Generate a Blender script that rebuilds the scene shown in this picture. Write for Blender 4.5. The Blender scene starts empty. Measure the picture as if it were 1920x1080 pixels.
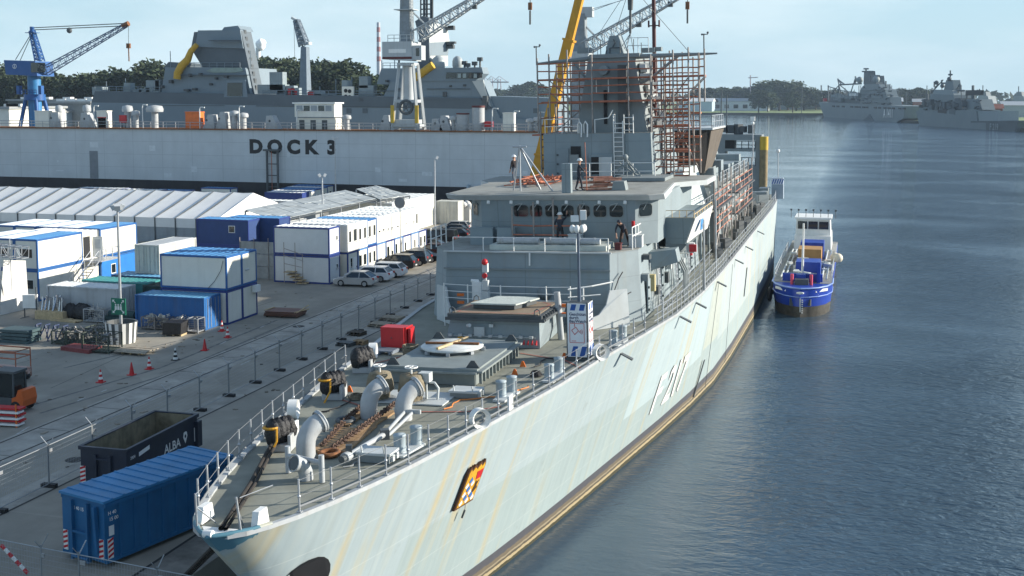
import bpy, math, random
from mathutils import Vector, Matrix
R = math.radians
rnd = random.Random(7)
scene = bpy.context.scene
COL = scene.collection
# ---------------------------------------------------------------- camera model (photo pixels 1920x1080 -> points of the place)
FOC, PPX, PPY, HOR, CH, YAW = 2200., 960., 385., 181., 19.8, R(16.5)
PITCH = math.atan((PPY-HOR)/FOC)
CAM = Vector((0, 0, CH))
HEEL, PIV = R(1.4), Vector((-16.35, 0, 4.))
def ray(px, py):
    x = (px-PPX)/FOC; y = -(py-PPY)/FOC
    d = (x, math.cos(PITCH)+y*math.sin(PITCH), -math.sin(PITCH)+y*math.cos(PITCH))
    c, s = math.cos(YAW), math.sin(YAW)
    return Vector((c*d[0]-s*d[1], s*d[0]+c*d[1], d[2]))
def G(px, py, z=1.5):
    r = ray(px, py); return CAM + r*((z-CH)/r.z)
def AY(px, py, Y):
    r = ray(px, py); return CAM + r*(Y/r.y)
def AX(px, py, X):
    r = ray(px, py); return CAM + r*(X/r.x)
def APL(px, py, p0, n):
    r = ray(px, py); p0 = Vector(p0); n = Vector(n)
    return CAM + r*((p0-CAM).dot(n)/r.dot(n))
HM = Matrix.Translation(PIV) @ Matrix.Rotation(-HEEL, 4, 'Y') @ Matrix.Translation(-PIV)   # port side up
HI = HM.inverted()
def sray(px, py): return HI @ CAM, (HI.to_3x3() @ ray(px, py))
def SG(px, py, z=8.):
    o, d = sray(px, py); return o + d*((z-o.z)/d.z)
def SX(px, py, X):
    o, d = sray(px, py); return o + d*((X-o.x)/d.x)
def SY(px, py, Y):
    o, d = sray(px, py); return o + d*((Y-o.y)/d.y)
V = Vector
# ---------------------------------------------------------------- mesh builder
class MB:
    def __init__(s): s.v = []; s.f = []; s.m = []; s.sm = []
    def add(s, vs, fs, m=0, smooth=False):
        o = len(s.v); s.v += [tuple(p) for p in vs]
        for f in fs: s.f.append(tuple(i+o for i in f)); s.m.append(m); s.sm.append(smooth)
        return s
    def hexa(s, b, t, m=0):
        return s.add(list(b)+list(t), [(3,2,1,0),(4,5,6,7),(0,1,5,4),(1,2,6,5),(2,3,7,6),(3,0,4,7)], m)
    def box(s, x0, x1, y0, y1, z0, z1, m=0):
        b = [(x0,y0),(x1,y0),(x1,y1),(x0,y1)]
        return s.hexa([(x,y,z0) for x,y in b], [(x,y,z1) for x,y in b], m)
    def cbox(s, c, sx, sy, sz, rz=0, m=0, tilt=0):
        M_ = Matrix.Rotation(rz,3,'Z') @ Matrix.Rotation(tilt,3,'X'); c = Vector(c)
        q = [(-1,-1),(1,-1),(1,1),(-1,1)]
        return s.hexa([c+M_@V((x*sx/2,y*sy/2,-sz/2)) for x,y in q], [c+M_@V((x*sx/2,y*sy/2,sz/2)) for x,y in q], m)
    def prism(s, poly, off, m=0):
        n = len(poly); off = Vector(off); a = [Vector(p) for p in poly]
        return s.add(a+[p+off for p in a], [tuple(range(n))[::-1], tuple(range(n,2*n))]+[(i,(i+1)%n,n+(i+1)%n,n+i) for i in range(n)], m)
    def quad(s, a, b, c, d, m=0): return s.add([a,b,c,d], [(0,1,2,3)], m)
    def poly(s, pts, m=0): return s.add(pts, [tuple(range(len(pts)))], m)
    def cyl(s, p0, p1, r0, r1=None, n=8, cap=True, m=0):
        p0, p1 = Vector(p0), Vector(p1); r1 = r0 if r1 is None else r1
        d = (p1-p0).normalized(); u = d.cross(V((0,0,1)) if abs(d.z) < .9 else V((1,0,0))).normalized(); w = d.cross(u)
        vs = []
        for p, r in ((p0,r0),(p1,r1)):
            vs += [p+(u*math.cos(2*math.pi*i/n)+w*math.sin(2*math.pi*i/n))*r for i in range(n)]
        s.add(vs, [(i,(i+1)%n,n+(i+1)%n,n+i) for i in range(n)], m, n > 5)
        if cap: s.add(vs, [tuple(range(n))[::-1], tuple(range(n,2*n))], m)
        return s
    def path(s, pts, r, n=6, m=0, closed=False):
        pts = [Vector(p) for p in pts]; k = len(pts); vs = []; up = None
        for i, p in enumerate(pts):
            a = pts[i-1] if i > 0 else (pts[-1] if closed else p); b = pts[i+1] if i < k-1 else (pts[0] if closed else p)
            d = (b-a).normalized()
            if up is None: up = d.cross(V((0,0,1)) if abs(d.z) < .9 else V((1,0,0))).normalized()
            u = (up - d*up.dot(d)).normalized(); w = d.cross(u); up = u
            rr = r[i] if isinstance(r, (list,tuple)) else r
            vs += [p+(u*math.cos(2*math.pi*j/n)+w*math.sin(2*math.pi*j/n))*rr for j in range(n)]
        fs = [(i*n+j, i*n+(j+1)%n, ((i+1)%k)*n+(j+1)%n, ((i+1)%k)*n+j) for i in range(k if closed else k-1) for j in range(n)]
        s.add(vs, fs, m, n > 5)
        if not closed: s.add(vs[:n]+vs[-n:], [tuple(range(n))[::-1], tuple(range(n,2*n))], m)
        return s
    def lathe(s, c, prof, n=16, m=0, cap=True):
        c = Vector(c); k = len(prof)
        vs = [c+V((r*math.cos(2*math.pi*j/n), r*math.sin(2*math.pi*j/n), z)) for r, z in prof for j in range(n)]
        s.add(vs, [(i*n+j, i*n+(j+1)%n, (i+1)*n+(j+1)%n, (i+1)*n+j) for i in range(k-1) for j in range(n)], m, True)
        if cap: s.add(vs[:n]+vs[-n:], [tuple(range(n))[::-1], tuple(range(n,2*n))], m)
        return s
    def ball(s, c, rx, ry=None, rz=None, n=10, k=6, m=0, jit=0):
        ry = ry or rx; rz = rz or rx; c = Vector(c); vs = []
        for i in range(k+1):
            t = math.pi*i/k
            for j in range(n):
                q = 1+rnd.uniform(-jit, jit); a = 2*math.pi*j/n
                vs.append(c+V((rx*math.sin(t)*math.cos(a)*q, ry*math.sin(t)*math.sin(a)*q, rz*math.cos(t)*q)))
        return s.add(vs, [(i*n+j, (i+1)*n+j, (i+1)*n+(j+1)%n, i*n+(j+1)%n) for i in range(k) for j in range(n)], m, True)
    def join(s, o, M_=None):
        k = len(s.v); s.v += [tuple(M_@Vector(p)) if M_ else p for p in o.v]
        s.f += [tuple(i+k for i in f) for f in o.f]; s.m += o.m; s.sm += o.sm; return s
    def ladder(s, a, b, w, side, step=.3, r=.025, m=0):
        a, b, side = Vector(a), Vector(b), Vector(side)*w/2
        for q in (-1,1): s.cyl(a+side*q, b+side*q, r*1.3, n=4, m=m)
        n = max(1, int((b-a).length/step))
        for i in range(n): p = a.lerp(b, (i+.5)/n); s.cyl(p-side, p+side, r, n=4, cap=False, m=m)
        return s
    def rail(s, pts, h=1.05, step=1.4, bars=(1.,.66,.33), r=.025, m=0):
        pts = [Vector(p) for p in pts]; up = V((0,0,h))
        for a, b in zip(pts, pts[1:]):
            n = max(1, round((b-a).length/step))
            for i in range(n+1): p = a.lerp(b, i/n); s.cyl(p, p+up, r*1.2, n=5, m=m)
            for q in bars: s.cyl(a+up*q, b+up*q, r, n=5, m=m)
        return s
    def truss(s, a, b, w0, w1, n, up=(0,0,1), r=.08, m=0):     # lattice boom, four chords
        a, b = Vector(a), Vector(b); d = (b-a).normalized(); u = d.cross(Vector(up)).normalized(); w = u.cross(d)
        def ring(t):
            c = a.lerp(b, t); h = (w0+(w1-w0)*t)/2
            return [c+u*h+w*h, c-u*h+w*h, c-u*h-w*h, c+u*h-w*h]
        pr = ring(0)
        for i in range(1, n+1):
            q = ring(i/n)
            for j in range(4):
                s.cyl(pr[j], q[j], r, n=4, cap=False, m=m)
                s.cyl(pr[j], q[(j+1)%4] if i % 2 else q[j-1], r*.55, n=3, cap=False, m=m)
                s.cyl(q[j], q[(j+1)%4], r*.55, n=3, cap=False, m=m)
            pr = q
        return s
def text_mb(txt, size, bold=False, align='CENTER', ext=0):
    cu = bpy.data.curves.new('lettering', 'FONT'); cu.body = txt; cu.size = size; cu.align_x = align; cu.align_y = 'CENTER'
    cu.offset = .022*size*bold; cu.resolution_u = 3; cu.extrude = ext
    ob = bpy.data.objects.new('lettering', cu); COL.objects.link(ob)
    dg = bpy.context.evaluated_depsgraph_get(); me = bpy.data.meshes.new_from_object(ob.evaluated_get(dg))
    mb = MB(); mb.add([v.co for v in me.vertices], [tuple(p.vertices) for p in me.polygons])
    bpy.data.objects.remove(ob); bpy.data.curves.remove(cu); bpy.data.meshes.remove(me)
    return mb
def place_text(mb, txt, size, o, ux, uy, bold=False, align='CENTER', m=0):
    t = text_mb(txt, size, bold, align); o, ux, uy = Vector(o), Vector(ux).normalized(), Vector(uy).normalized()
    mb.add([o+ux*p[0]+uy*p[1] for p in t.v], t.f, m); return mb
# ---------------------------------------------------------------- things and parts
def wloc(o):
    p = Vector((0,0,0))
    while o is not None: p += o.location; o = o.parent
    return p
def tag(o, label=None, cat=None, group=None, kind=None):
    if label: o['label'] = label
    if cat: o['category'] = cat
    if group: o['group'] = group
    if kind: o['kind'] = kind
    return o
def thing(name, label, cat, loc=(0,0,0), group=None):
    o = bpy.data.objects.new(name, None); COL.objects.link(o); o.location = loc; o.empty_display_size = .3
    return tag(o, label, cat, group)
ONE = dict(posts='post', wheels='wheel', legs='leg', tubes='tube', aerials='aerial', junction_boxes='junction_box', wall_lockers='wall_locker', wall_pipes='wall_pipe', pipe_run='wall_pipe', repaint_patches='repaint_patch', hull_hatches='hull_hatch', tyre_fenders='tyre_fender', red_bollards='red_bollard', end_winches='end_winch', derricks='derrick', deck_pipes='deck_fitting', roof_lights='roof_light', pipes='pipe', loose_battens='batten', stringers='stringer')
ONE.update({k: k for k in 'deck_gear upper_gear mast_equipment lifting_lug cover_clamp boom_fitting eye_plate hull_pipe side_opening hose_nozzle crutch_band lifting_ring floodlight roof_support wing_strut blue_hatch runner radome satcom_dome lifeboat red_gear fender platform_gear roof_light cargo_gear wall_ladder stern_gear anchor davit rope_guard steam guard_rail side_deck_rail support navel_pipe air_hose tank_cover hazard_band searchlight side_door door_dog hook_frame weld_line'.split()})
def clusters(mb):
    """index lists of the separate pieces of a mesh: shared vertices or touching boxes belong together"""
    n = len(mb.v); p = list(range(n))
    def find(i):
        while p[i] != i: p[i] = p[p[i]]; i = p[i]
        return i
    for f in mb.f:
        a = find(f[0])
        for i in f[1:]: p[find(i)] = a
    bx = {}
    for i, v in enumerate(mb.v):
        r = find(i); b = bx.get(r)
        if b is None: bx[r] = [list(v), list(v)]
        else:
            for k in range(3): b[0][k] = min(b[0][k], v[k]); b[1][k] = max(b[1][k], v[k])
    ks = list(bx); e = .03
    for i, a in enumerate(ks):
        for c in ks[i+1:]:
            A, B = bx[a], bx[c]
            if all(A[0][k]-e <= B[1][k] and B[0][k]-e <= A[1][k] for k in range(3)): p[find(a)] = find(c)
    g = {}
    for fi, f in enumerate(mb.f): g.setdefault(find(f[0]), []).append(fi)
    return list(g.values())
def part(name, mb, mat, parent=None, label=None, own=None):
    if name in ONE and parent is not None:
        cs = clusters(mb); first = None
        for c in cs:
            q = MB(); idx = {}
            for fi in c:
                f = []
                for i in mb.f[fi]:
                    if i not in idx: idx[i] = len(q.v); q.v.append(mb.v[i])
                    f.append(idx[i])
                q.f.append(tuple(f)); q.m.append(mb.m[fi]); q.sm.append(mb.sm[fi])
            o = part1(ONE[name], q, mat, parent, label, own); first = first or o
        return first
    return part1(name, mb, mat, parent, label, own)
def part1(name, mb, mat, parent=None, label=None, own=None):
    me = bpy.data.meshes.new(name)
    base = wloc(parent) if parent is not None else Vector((0,0,0))
    org = Vector(own)-base if own is not None else Vector((0,0,0))
    off = base+org
    me.from_pydata([(p[0]-off.x, p[1]-off.y, p[2]-off.z) for p in mb.v], [], mb.f)
    for mm in (mat if isinstance(mat, (list,tuple)) else [mat]): me.materials.append(mm)
    me.polygons.foreach_set('material_index', mb.m)
    me.polygons.foreach_set('use_smooth', mb.sm)
    me.update()
    o = bpy.data.objects.new(name, me); COL.objects.link(o); o.location = org
    if parent is not None: o.parent = parent
    if label: o['label'] = label
    return o
def single(name, mb, mat, label, cat, group=None, kind=None):
    xs = [p[0] for p in mb.v]; ys = [p[1] for p in mb.v]; zs = [p[2] for p in mb.v]
    o = part(name, mb, mat, None, None, ((min(xs)+max(xs))/2, (min(ys)+max(ys))/2, min(zs)))
    return tag(o, label, cat, group, kind)
def dup(src, loc, rz=0, label=None, scale=None):
    c = src.copy(); COL.objects.link(c); c.location = loc; c.rotation_euler = (0,0,rz)
    if label: c['label'] = label
    if scale: c.scale = scale if isinstance(scale, (tuple,list)) else (scale,)*3
    for ch in src.children:
        k = ch.copy(); COL.objects.link(k); k.parent = c
        for g in ch.children:
            q = g.copy(); COL.objects.link(q); q.parent = k
    return c
ORD = ['first','second','third','fourth','fifth','sixth','seventh','eighth','ninth','tenth','eleventh','twelfth','thirteenth','fourteenth','fifteenth','sixteenth','seventeenth','eighteenth','nineteenth','twentieth']
# ---------------------------------------------------------------- materials
def lin(c):
    f = lambda x: x/12.92 if x <= .04045 else ((x+.055)/1.055)**2.4
    return tuple(f(v/255) for v in c)
MATS = {}
def mat(name, col, rough=.6, metal=0., var=.12, scale=1.2, streak=0., scol=None, bump=0., spec=.4, dirt=0., dcol=(.05,.045,.035), alpha=1, stretch=(2.2,2.2,.12)):
    if name in MATS: return MATS[name]
    m = bpy.data.materials.new(name); m.use_nodes = True; nt = m.node_tree; N, L = nt.nodes, nt.links
    b = N['Principled BSDF']; b.inputs['Roughness'].default_value = rough; b.inputs['Metallic'].default_value = metal
    b.inputs['Specular IOR Level'].default_value = spec
    tc = N.new('ShaderNodeTexCoord'); nz = N.new('ShaderNodeTexNoise'); nz.inputs['Scale'].default_value = scale; nz.inputs['Detail'].default_value = 5; nz.inputs['Roughness'].default_value = .62
    L.new(tc.outputs['Object'], nz.inputs['Vector'])
    rp = N.new('ShaderNodeValToRGB'); rp.color_ramp.elements[0].position = .3; rp.color_ramp.elements[1].position = .7
    rp.color_ramp.elements[0].color = tuple(min(1,c*(1-var)) for c in col)+(1,); rp.color_ramp.elements[1].color = tuple(min(1,c*(1+var)) for c in col)+(1,)
    L.new(nz.outputs['Fac'], rp.inputs['Fac']); out = rp.outputs['Color']
    def over(fac, colour, src):
        mx = N.new('ShaderNodeMix'); mx.data_type = 'RGBA'; mx.inputs['B'].default_value = tuple(colour)+(1,)
        L.new(fac, mx.inputs['Factor']); L.new(src, mx.inputs['A']); return mx.outputs['Result']
    if streak:
        mp = N.new('ShaderNodeMapping'); mp.inputs['Scale'].default_value = stretch; L.new(tc.outputs['Object'], mp.inputs['Vector'])
        n2 = N.new('ShaderNodeTexNoise'); n2.inputs['Scale'].default_value = 1.; n2.inputs['Detail'].default_value = 4; L.new(mp.outputs['Vector'], n2.inputs['Vector'])
        r2 = N.new('ShaderNodeValToRGB'); r2.color_ramp.elements[0].position = .52; r2.color_ramp.elements[1].position = .75
        r2.color_ramp.elements[0].color = (0,0,0,1); r2.color_ramp.elements[1].color = (streak,)*3+(1,)
        L.new(n2.outputs['Fac'], r2.inputs['Fac']); out = over(r2.outputs['Color'], scol or (.28,.22,.12), out)
    if dirt:
        n3 = N.new('ShaderNodeTexNoise'); n3.inputs['Scale'].default_value = scale*.37; n3.inputs['Detail'].default_value = 8; n3.inputs['Roughness'].default_value = .7; L.new(tc.outputs['Object'], n3.inputs['Vector'])
        r3 = N.new('ShaderNodeValToRGB'); r3.color_ramp.elements[0].position = .5; r3.color_ramp.elements[1].position = .68
        r3.color_ramp.elements[0].color = (0,0,0,1); r3.color_ramp.elements[1].color = (dirt,)*3+(1,)
        L.new(n3.outputs['Fac'], r3.inputs['Fac']); out = over(r3.outputs['Color'], dcol, out)
    L.new(out, b.inputs['Base Color'])
    if bump:
        bp = N.new('ShaderNodeBump'); bp.inputs['Strength'].default_value = bump; bp.inputs['Distance'].default_value = .05
        n4 = N.new('ShaderNodeTexNoise'); n4.inputs['Scale'].default_value = scale*4; n4.inputs['Detail'].default_value = 4; L.new(tc.outputs['Object'], n4.inputs['Vector'])
        L.new(n4.outputs['Fac'], bp.inputs['Height']); L.new(bp.outputs['Normal'], b.inputs['Normal'])
    MATS[name] = m; return m
def seam(m, du, dz, axis=0, col=(.2,.22,.23), f=.45, w=.02, buckle=.35):
    """plate seams every du along one axis and dz in height, with slight buckling"""
    nt = m.node_tree; N, L = nt.nodes, nt.links; b = N['Principled BSDF']; src = b.inputs['Base Color'].links[0].from_socket; tc = [n for n in N if n.type == 'TEX_COORD'][0]
    sx = N.new('ShaderNodeSeparateXYZ'); L.new(tc.outputs['Object'], sx.inputs['Vector'])
    def mt(op, a, c):
        n = N.new('ShaderNodeMath'); n.operation = op
        for i, v in enumerate((a,c)):
            if isinstance(v, (int,float)): n.inputs[i].default_value = v
            else: L.new(v, n.inputs[i])
        return n.outputs[0]
    fr = lambda s, d: mt('GREATER_THAN', mt('FRACT', mt('DIVIDE', s, d), 0.), 1-w*min(1,3/d))
    fac = mt('MAXIMUM', fr(sx.outputs[axis], du), fr(sx.outputs[2], dz))
    x = N.new('ShaderNodeMix'); x.data_type = 'RGBA'; x.inputs['B'].default_value = col+(1,); L.new(mt('MULTIPLY', fac, f), x.inputs['Factor']); L.new(src, x.inputs['A']); L.new(x.outputs['Result'], b.inputs['Base Color'])
    nq = N.new('ShaderNodeTexNoise'); nq.inputs['Scale'].default_value = .7; nq.inputs['Detail'].default_value = 2; L.new(tc.outputs['Object'], nq.inputs['Vector'])
    bp = N.new('ShaderNodeBump'); bp.inputs['Strength'].default_value = buckle; bp.inputs['Distance'].default_value = .08; L.new(nq.outputs['Fac'], bp.inputs['Height']); L.new(bp.outputs['Normal'], b.inputs['Normal']); return m
def rib_mat(name, col, axis=0, freq=4., rough=.5, depth=.5, streak=.25, scol=(.12,.1,.08), var=.1, dirt=0):
    """sheet metal with ribs along one object axis (bump only)"""
    if name in MATS: return MATS[name]
    m = mat(name, col, rough, 0, var, .8, streak, scol, dirt=dirt); nt = m.node_tree; N, L = nt.nodes, nt.links
    tc = [n for n in N if n.type == 'TEX_COORD'][0]
    w = N.new('ShaderNodeTexWave'); w.wave_type = 'BANDS'; w.bands_direction = 'XYZ'[axis]; w.inputs['Scale'].default_value = freq; L.new(tc.outputs['Object'], w.inputs['Vector'])
    bp = N.new('ShaderNodeBump'); bp.inputs['Strength'].default_value = depth; bp.inputs['Distance'].default_value = .04
    L.new(w.outputs['Fac'], bp.inputs['Height']); L.new(bp.outputs['Normal'], N['Principled BSDF'].inputs['Normal']); return m
# ---------------------------------------------------------------- palette
GREY   = mat('warship grey paint', (.235,.285,.305), .55, var=.1, scale=.6, streak=.22, scol=(.25,.23,.17), dirt=.2, dcol=(.19,.22,.225)); seam(GREY, 2.4, 1.3, 0, (.13,.15,.16), .4, .025, .3)
GREY2  = mat('darker warship grey paint', (.22,.25,.255), .55, var=.1, scale=.6, streak=.15, scol=(.12,.12,.11))
LGREY  = mat('pale grey paint', (.5,.53,.53), .5, var=.08, scale=1., streak=.2, scol=(.32,.27,.18))
DKGREY = mat('dark grey steel', (.075,.085,.09), .55, var=.2)
BLACK  = mat('black rubber', (.014,.014,.016), .6, var=.3)
VENTM = mat('pale vent paint', (.4,.42,.43), .5, var=.1, scale=2, streak=.35, scol=(.3,.26,.2), stretch=(4,4,.4), dirt=.25, dcol=(.25,.22,.18))
WHITE  = mat('white paint', (.78,.78,.75), .45, var=.06, streak=.12, scol=(.4,.36,.28))
RUST   = mat('rust', (.2,.085,.035), .85, var=.4, scale=5)
WOOD   = mat('weathered planks', (.36,.23,.12), .8, var=.3, scale=3, streak=.4, scol=(.14,.08,.04), stretch=(6,.4,6))
PALEWD = mat('pale timber', (.5,.38,.22), .8, var=.25, scale=3)
GALV   = mat('galvanised steel', (.42,.44,.46), .42, .55, var=.15, scale=3)
RED    = mat('red paint', (.52,.02,.025), .4, var=.12)
ORANGE = mat('orange paint', (.72,.16,.025), .5, var=.15)
RLEAD  = mat('red primer tubes', (.4,.14,.08), .65, var=.35, scale=2)
YELLOW = mat('crane yellow paint', (.62,.3,.02), .45, var=.14, scale=.6, streak=.25, scol=(.2,.12,.03))
BLUE   = mat('container blue paint', (.02,.11,.32), .5, var=.12, streak=.2, scol=(.04,.06,.1))
NAVY   = mat('navy blue trim', (.02,.045,.2), .5, var=.1)
GLASS  = mat('dark window glass', (.012,.018,.02), .08, var=.3, spec=.8)
TARP   = mat('khaki canvas', (.22,.185,.125), .9, var=.25, scale=3, bump=.6)
BTARP  = mat('black tarpaulin', (.018,.018,.02), .55, var=.4, scale=3, bump=1.)
CONC   = mat('concrete', (.3,.29,.27), .9, var=.18, scale=1.5, dirt=.4)
CREAM  = mat('white panel wall', (.76,.74,.66), .6, var=.05, scale=.7, streak=.14, scol=(.45,.4,.32))
GREEN  = mat('dark green paint', (.02,.07,.05), .6, var=.2)
SCAFT  = mat('scaffold tube', (.3,.27,.25), .5, .4, var=.35, scale=2)
SKIN   = mat('skin', (.5,.28,.19), .6, var=.08)
CLOTHK = mat('dark work clothes', (.03,.033,.045), .85, var=.25, scale=6)
HIVIS  = mat('orange safety vest', (.75,.3,.02), .7, var=.15)
ROPE   = mat('rope', (.2,.17,.12), .9, var=.3, scale=12)
# ---------------------------------------------------------------- camera
cd = bpy.data.cameras.new('camera'); cam = bpy.data.objects.new('camera', cd); COL.objects.link(cam); scene.camera = cam
cd.sensor_width = 36; cd.sensor_fit = 'HORIZONTAL'; cd.lens = 36*FOC/1920; cd.shift_y = (PPY-540)/1920; cd.clip_end = 9000; cd.clip_start = .5
cam.location = CAM; cam.rotation_euler = (math.pi/2-PITCH, 0, YAW)
# ---------------------------------------------------------------- light and sky
SUN_EL, SUN_DIR = R(19), Vector((.93,.37,0)).normalized()
sd = SUN_DIR*math.cos(SUN_EL)+V((0,0,math.sin(SUN_EL)))
ld = bpy.data.lights.new('sun', 'SUN'); ld.energy = 5.; ld.angle = R(.5); ld.color = (1,.93,.81)
lo = bpy.data.objects.new('sun', ld); COL.objects.link(lo); lo.rotation_euler = sd.to_track_quat('Z','Y').to_euler(); lo.location = (60,40,80)
w = bpy.data.worlds.new('World'); scene.world = w; w.use_nodes = True; N, L = w.node_tree.nodes, w.node_tree.links
bg = N['Background']; bg.inputs['Strength'].default_value = .092
sky = N.new('ShaderNodeTexSky'); sky.sky_type = 'NISHITA'; sky.sun_disc = False; sky.sun_elevation = SUN_EL
sky.sun_rotation = math.atan2(SUN_DIR.x, SUN_DIR.y); sky.air_density = 1.; sky.dust_density = 0.; sky.ozone_density = 2.2
tc = N.new('ShaderNodeTexCoord'); mp = N.new('ShaderNodeMapping'); mp.inputs['Scale'].default_value = (1.6,1.6,7.); mp.inputs['Location'].default_value = (.3,.1,.2); L.new(tc.outputs['Generated'], mp.inputs['Vector'])
nz = N.new('ShaderNodeTexNoise'); nz.inputs['Scale'].default_value = 1.7; nz.inputs['Detail'].default_value = 7; nz.inputs['Roughness'].default_value = .58; L.new(mp.outputs['Vector'], nz.inputs['Vector'])
rp = N.new('ShaderNodeValToRGB'); rp.color_ramp.elements[0].position = .42; rp.color_ramp.elements[1].position = .72; rp.color_ramp.elements[0].color = (.0,)*3+(1,); rp.color_ramp.elements[1].color = (.7,)*3+(1,)
L.new(nz.outputs['Fac'], rp.inputs['Fac'])
mx = N.new('ShaderNodeMix'); mx.data_type = 'RGBA'; mx.inputs['B'].default_value = (6.4,7.2,7.4,1)
L.new(rp.outputs['Color'], mx.inputs['Factor']); tn = N.new('ShaderNodeMix'); tn.data_type = 'RGBA'; tn.blend_type = 'MULTIPLY'; tn.inputs['Factor'].default_value = 1.; tn.inputs['B'].default_value = (.7,.95,1.1,1); L.new(sky.outputs['Color'], tn.inputs['A']); pass; sz = N.new('ShaderNodeSeparateXYZ'); L.new(tc.outputs['Generated'], sz.inputs['Vector'])
hz = N.new('ShaderNodeMapRange'); hz.interpolation_type = 'SMOOTHSTEP'; hz.inputs['From Min'].default_value = -.02; hz.inputs['From Max'].default_value = .42; hz.inputs['To Min'].default_value = .92; hz.inputs['To Max'].default_value = 0.; L.new(sz.outputs['Z'], hz.inputs['Value'])
hm_ = N.new('ShaderNodeMix'); hm_.data_type = 'RGBA'; hm_.inputs['B'].default_value = (3.8,5.15,5.85,1); L.new(hz.outputs[0], hm_.inputs['Factor']); L.new(tn.outputs['Result'], hm_.inputs['A']); L.new(hm_.outputs['Result'], mx.inputs['A']); L.new(mx.outputs['Result'], bg.inputs['Color'])
vs = scene.view_settings; vs.view_transform = 'Standard'; vs.look = 'None'; vs.exposure = .74; vs.gamma = 1
# ---------------------------------------------------------------- ground, water, banks
QE = -24.15
def ground_mat():
    m = mat('worn asphalt and concrete', (.33,.305,.255), .9, var=.22, scale=.22, streak=.35, scol=(.19,.18,.165), stretch=(.9,.05,1), dirt=.5, dcol=(.2,.19,.17), bump=.25)
    nt = m.node_tree; N, L = nt.nodes, nt.links; b = N['Principled BSDF']; src = b.inputs['Base Color'].links[0].from_socket; tc = [n for n in N if n.type == 'TEX_COORD'][0]
    v = N.new('ShaderNodeTexVoronoi'); v.inputs['Scale'].default_value = .16; v.distance = 'CHEBYCHEV'; L.new(tc.outputs['Object'], v.inputs['Vector'])     # relaid rectangular patches
    hs = N.new('ShaderNodeMix'); hs.data_type = 'RGBA'; hs.blend_type = 'MULTIPLY'; hs.inputs['Factor'].default_value = .22; L.new(src, hs.inputs['A']); bw = N.new('ShaderNodeRGBToBW'); L.new(v.outputs['Color'], bw.inputs['Color']); L.new(bw.outputs['Val'], hs.inputs['B'])
    n2 = N.new('ShaderNodeTexNoise'); n2.inputs['Scale'].default_value = 1.1; n2.inputs['Detail'].default_value = 9; n2.inputs['Roughness'].default_value = .75; L.new(tc.outputs['Object'], n2.inputs['Vector'])
    mr = N.new('ShaderNodeMapRange'); mr.inputs['From Min'].default_value = .62; mr.inputs['From Max'].default_value = .72; mr.inputs['To Max'].default_value = .7; L.new(n2.outputs['Fac'], mr.inputs['Value'])
    sp = N.new('ShaderNodeMix'); sp.data_type = 'RGBA'; sp.inputs['B'].default_value = (.11,.105,.095,1); L.new(mr.outputs[0], sp.inputs['Factor']); L.new(hs.outputs['Result'], sp.inputs['A']); L.new(sp.outputs['Result'], b.inputs['Base Color']); return m
q = MB().box(-700, QE, -60, 176, -6, 1.5); tag(part('quay', q, ground_mat()), kind='structure')
q = MB().box(-900, -330, 176, 900, -6, 1.5).box(-330, -110, 262, 520, -6, 1.5)
tag(part('shore', q, mat('far ground', (.10,.105,.07), .95, var=.3, scale=.05)), kind='structure')
wm = bpy.data.materials.new('harbour water'); wm.use_nodes = True; nt = wm.node_tree; N, L = nt.nodes, nt.links; b = N['Principled BSDF']
b.inputs['Base Color'].default_value = (.034,.066,.1,1); b.inputs['Roughness'].default_value = .03; b.inputs['IOR'].default_value = 1.333
tc = N.new('ShaderNodeTexCoord')
def wn(sc, scale, det, dist=0, rot=0):
    mp = N.new('ShaderNodeMapping'); mp.inputs['Scale'].default_value = sc; mp.inputs['Rotation'].default_value = (0,0,rot); L.new(tc.outputs['Object'], mp.inputs['Vector'])
    n = N.new('ShaderNodeTexNoise'); n.inputs['Scale'].default_value = scale; n.inputs['Detail'].default_value = det; n.inputs['Roughness'].default_value = .55; n.inputs['Distortion'].default_value = dist; L.new(mp.outputs['Vector'], n.inputs['Vector']); return n.outputs['Fac']
def mth(op, a, bb):
    n = N.new('ShaderNodeMath'); n.operation = op
    for i, x in enumerate((a, bb)):
        if isinstance(x, (int,float)): n.inputs[i].default_value = x
        else: L.new(x, n.inputs[i])
    return n.outputs[0]
r1 = wn((.95,1.7,1), 1.75, 6, .5, YAW); r2 = wn((.6,1.3,1), .62, 3, .4, YAW-.15); patch = wn((1,1.6,1), .028, 4, .4, YAW)
r3 = wn((.9,1.5,1), 4.6, 4, .3, YAW+.3); hgt = mth('ADD', mth('ADD', mth('MULTIPLY', r1, .72), mth('MULTIPLY', r2, 1.15)), mth('MULTIPLY', r3, .12))
mr = N.new('ShaderNodeMapRange'); mr.inputs['From Min'].default_value = .35; mr.inputs['From Max'].default_value = .65; mr.inputs['To Min'].default_value = .3; mr.inputs['To Max'].default_value = 1.; L.new(patch, mr.inputs['Value'])
sx = N.new('ShaderNodeSeparateXYZ'); L.new(tc.outputs['Object'], sx.inputs['Vector'])
lee = N.new('ShaderNodeMapRange'); lee.inputs['From Min'].default_value = -9.; lee.inputs['From Max'].default_value = 6.; lee.inputs['To Min'].default_value = .12; lee.inputs['To Max'].default_value = 1.; L.new(sx.outputs['X'], lee.inputs['Value'])   # calm water in the lee of the hull
bp = N.new('ShaderNodeBump'); bp.inputs['Distance'].default_value = .6
L.new(mth('MULTIPLY', mr.outputs[0], lee.outputs[0]), bp.inputs['Strength']); L.new(hgt, bp.inputs['Height']); L.new(bp.outputs['Normal'], b.inputs['Normal'])
tag(part('water', MB().quad((-1500,-200,0),(4000,-200,0),(4000,6000,0),(-1500,6000,0)), wm), kind='structure')
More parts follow.
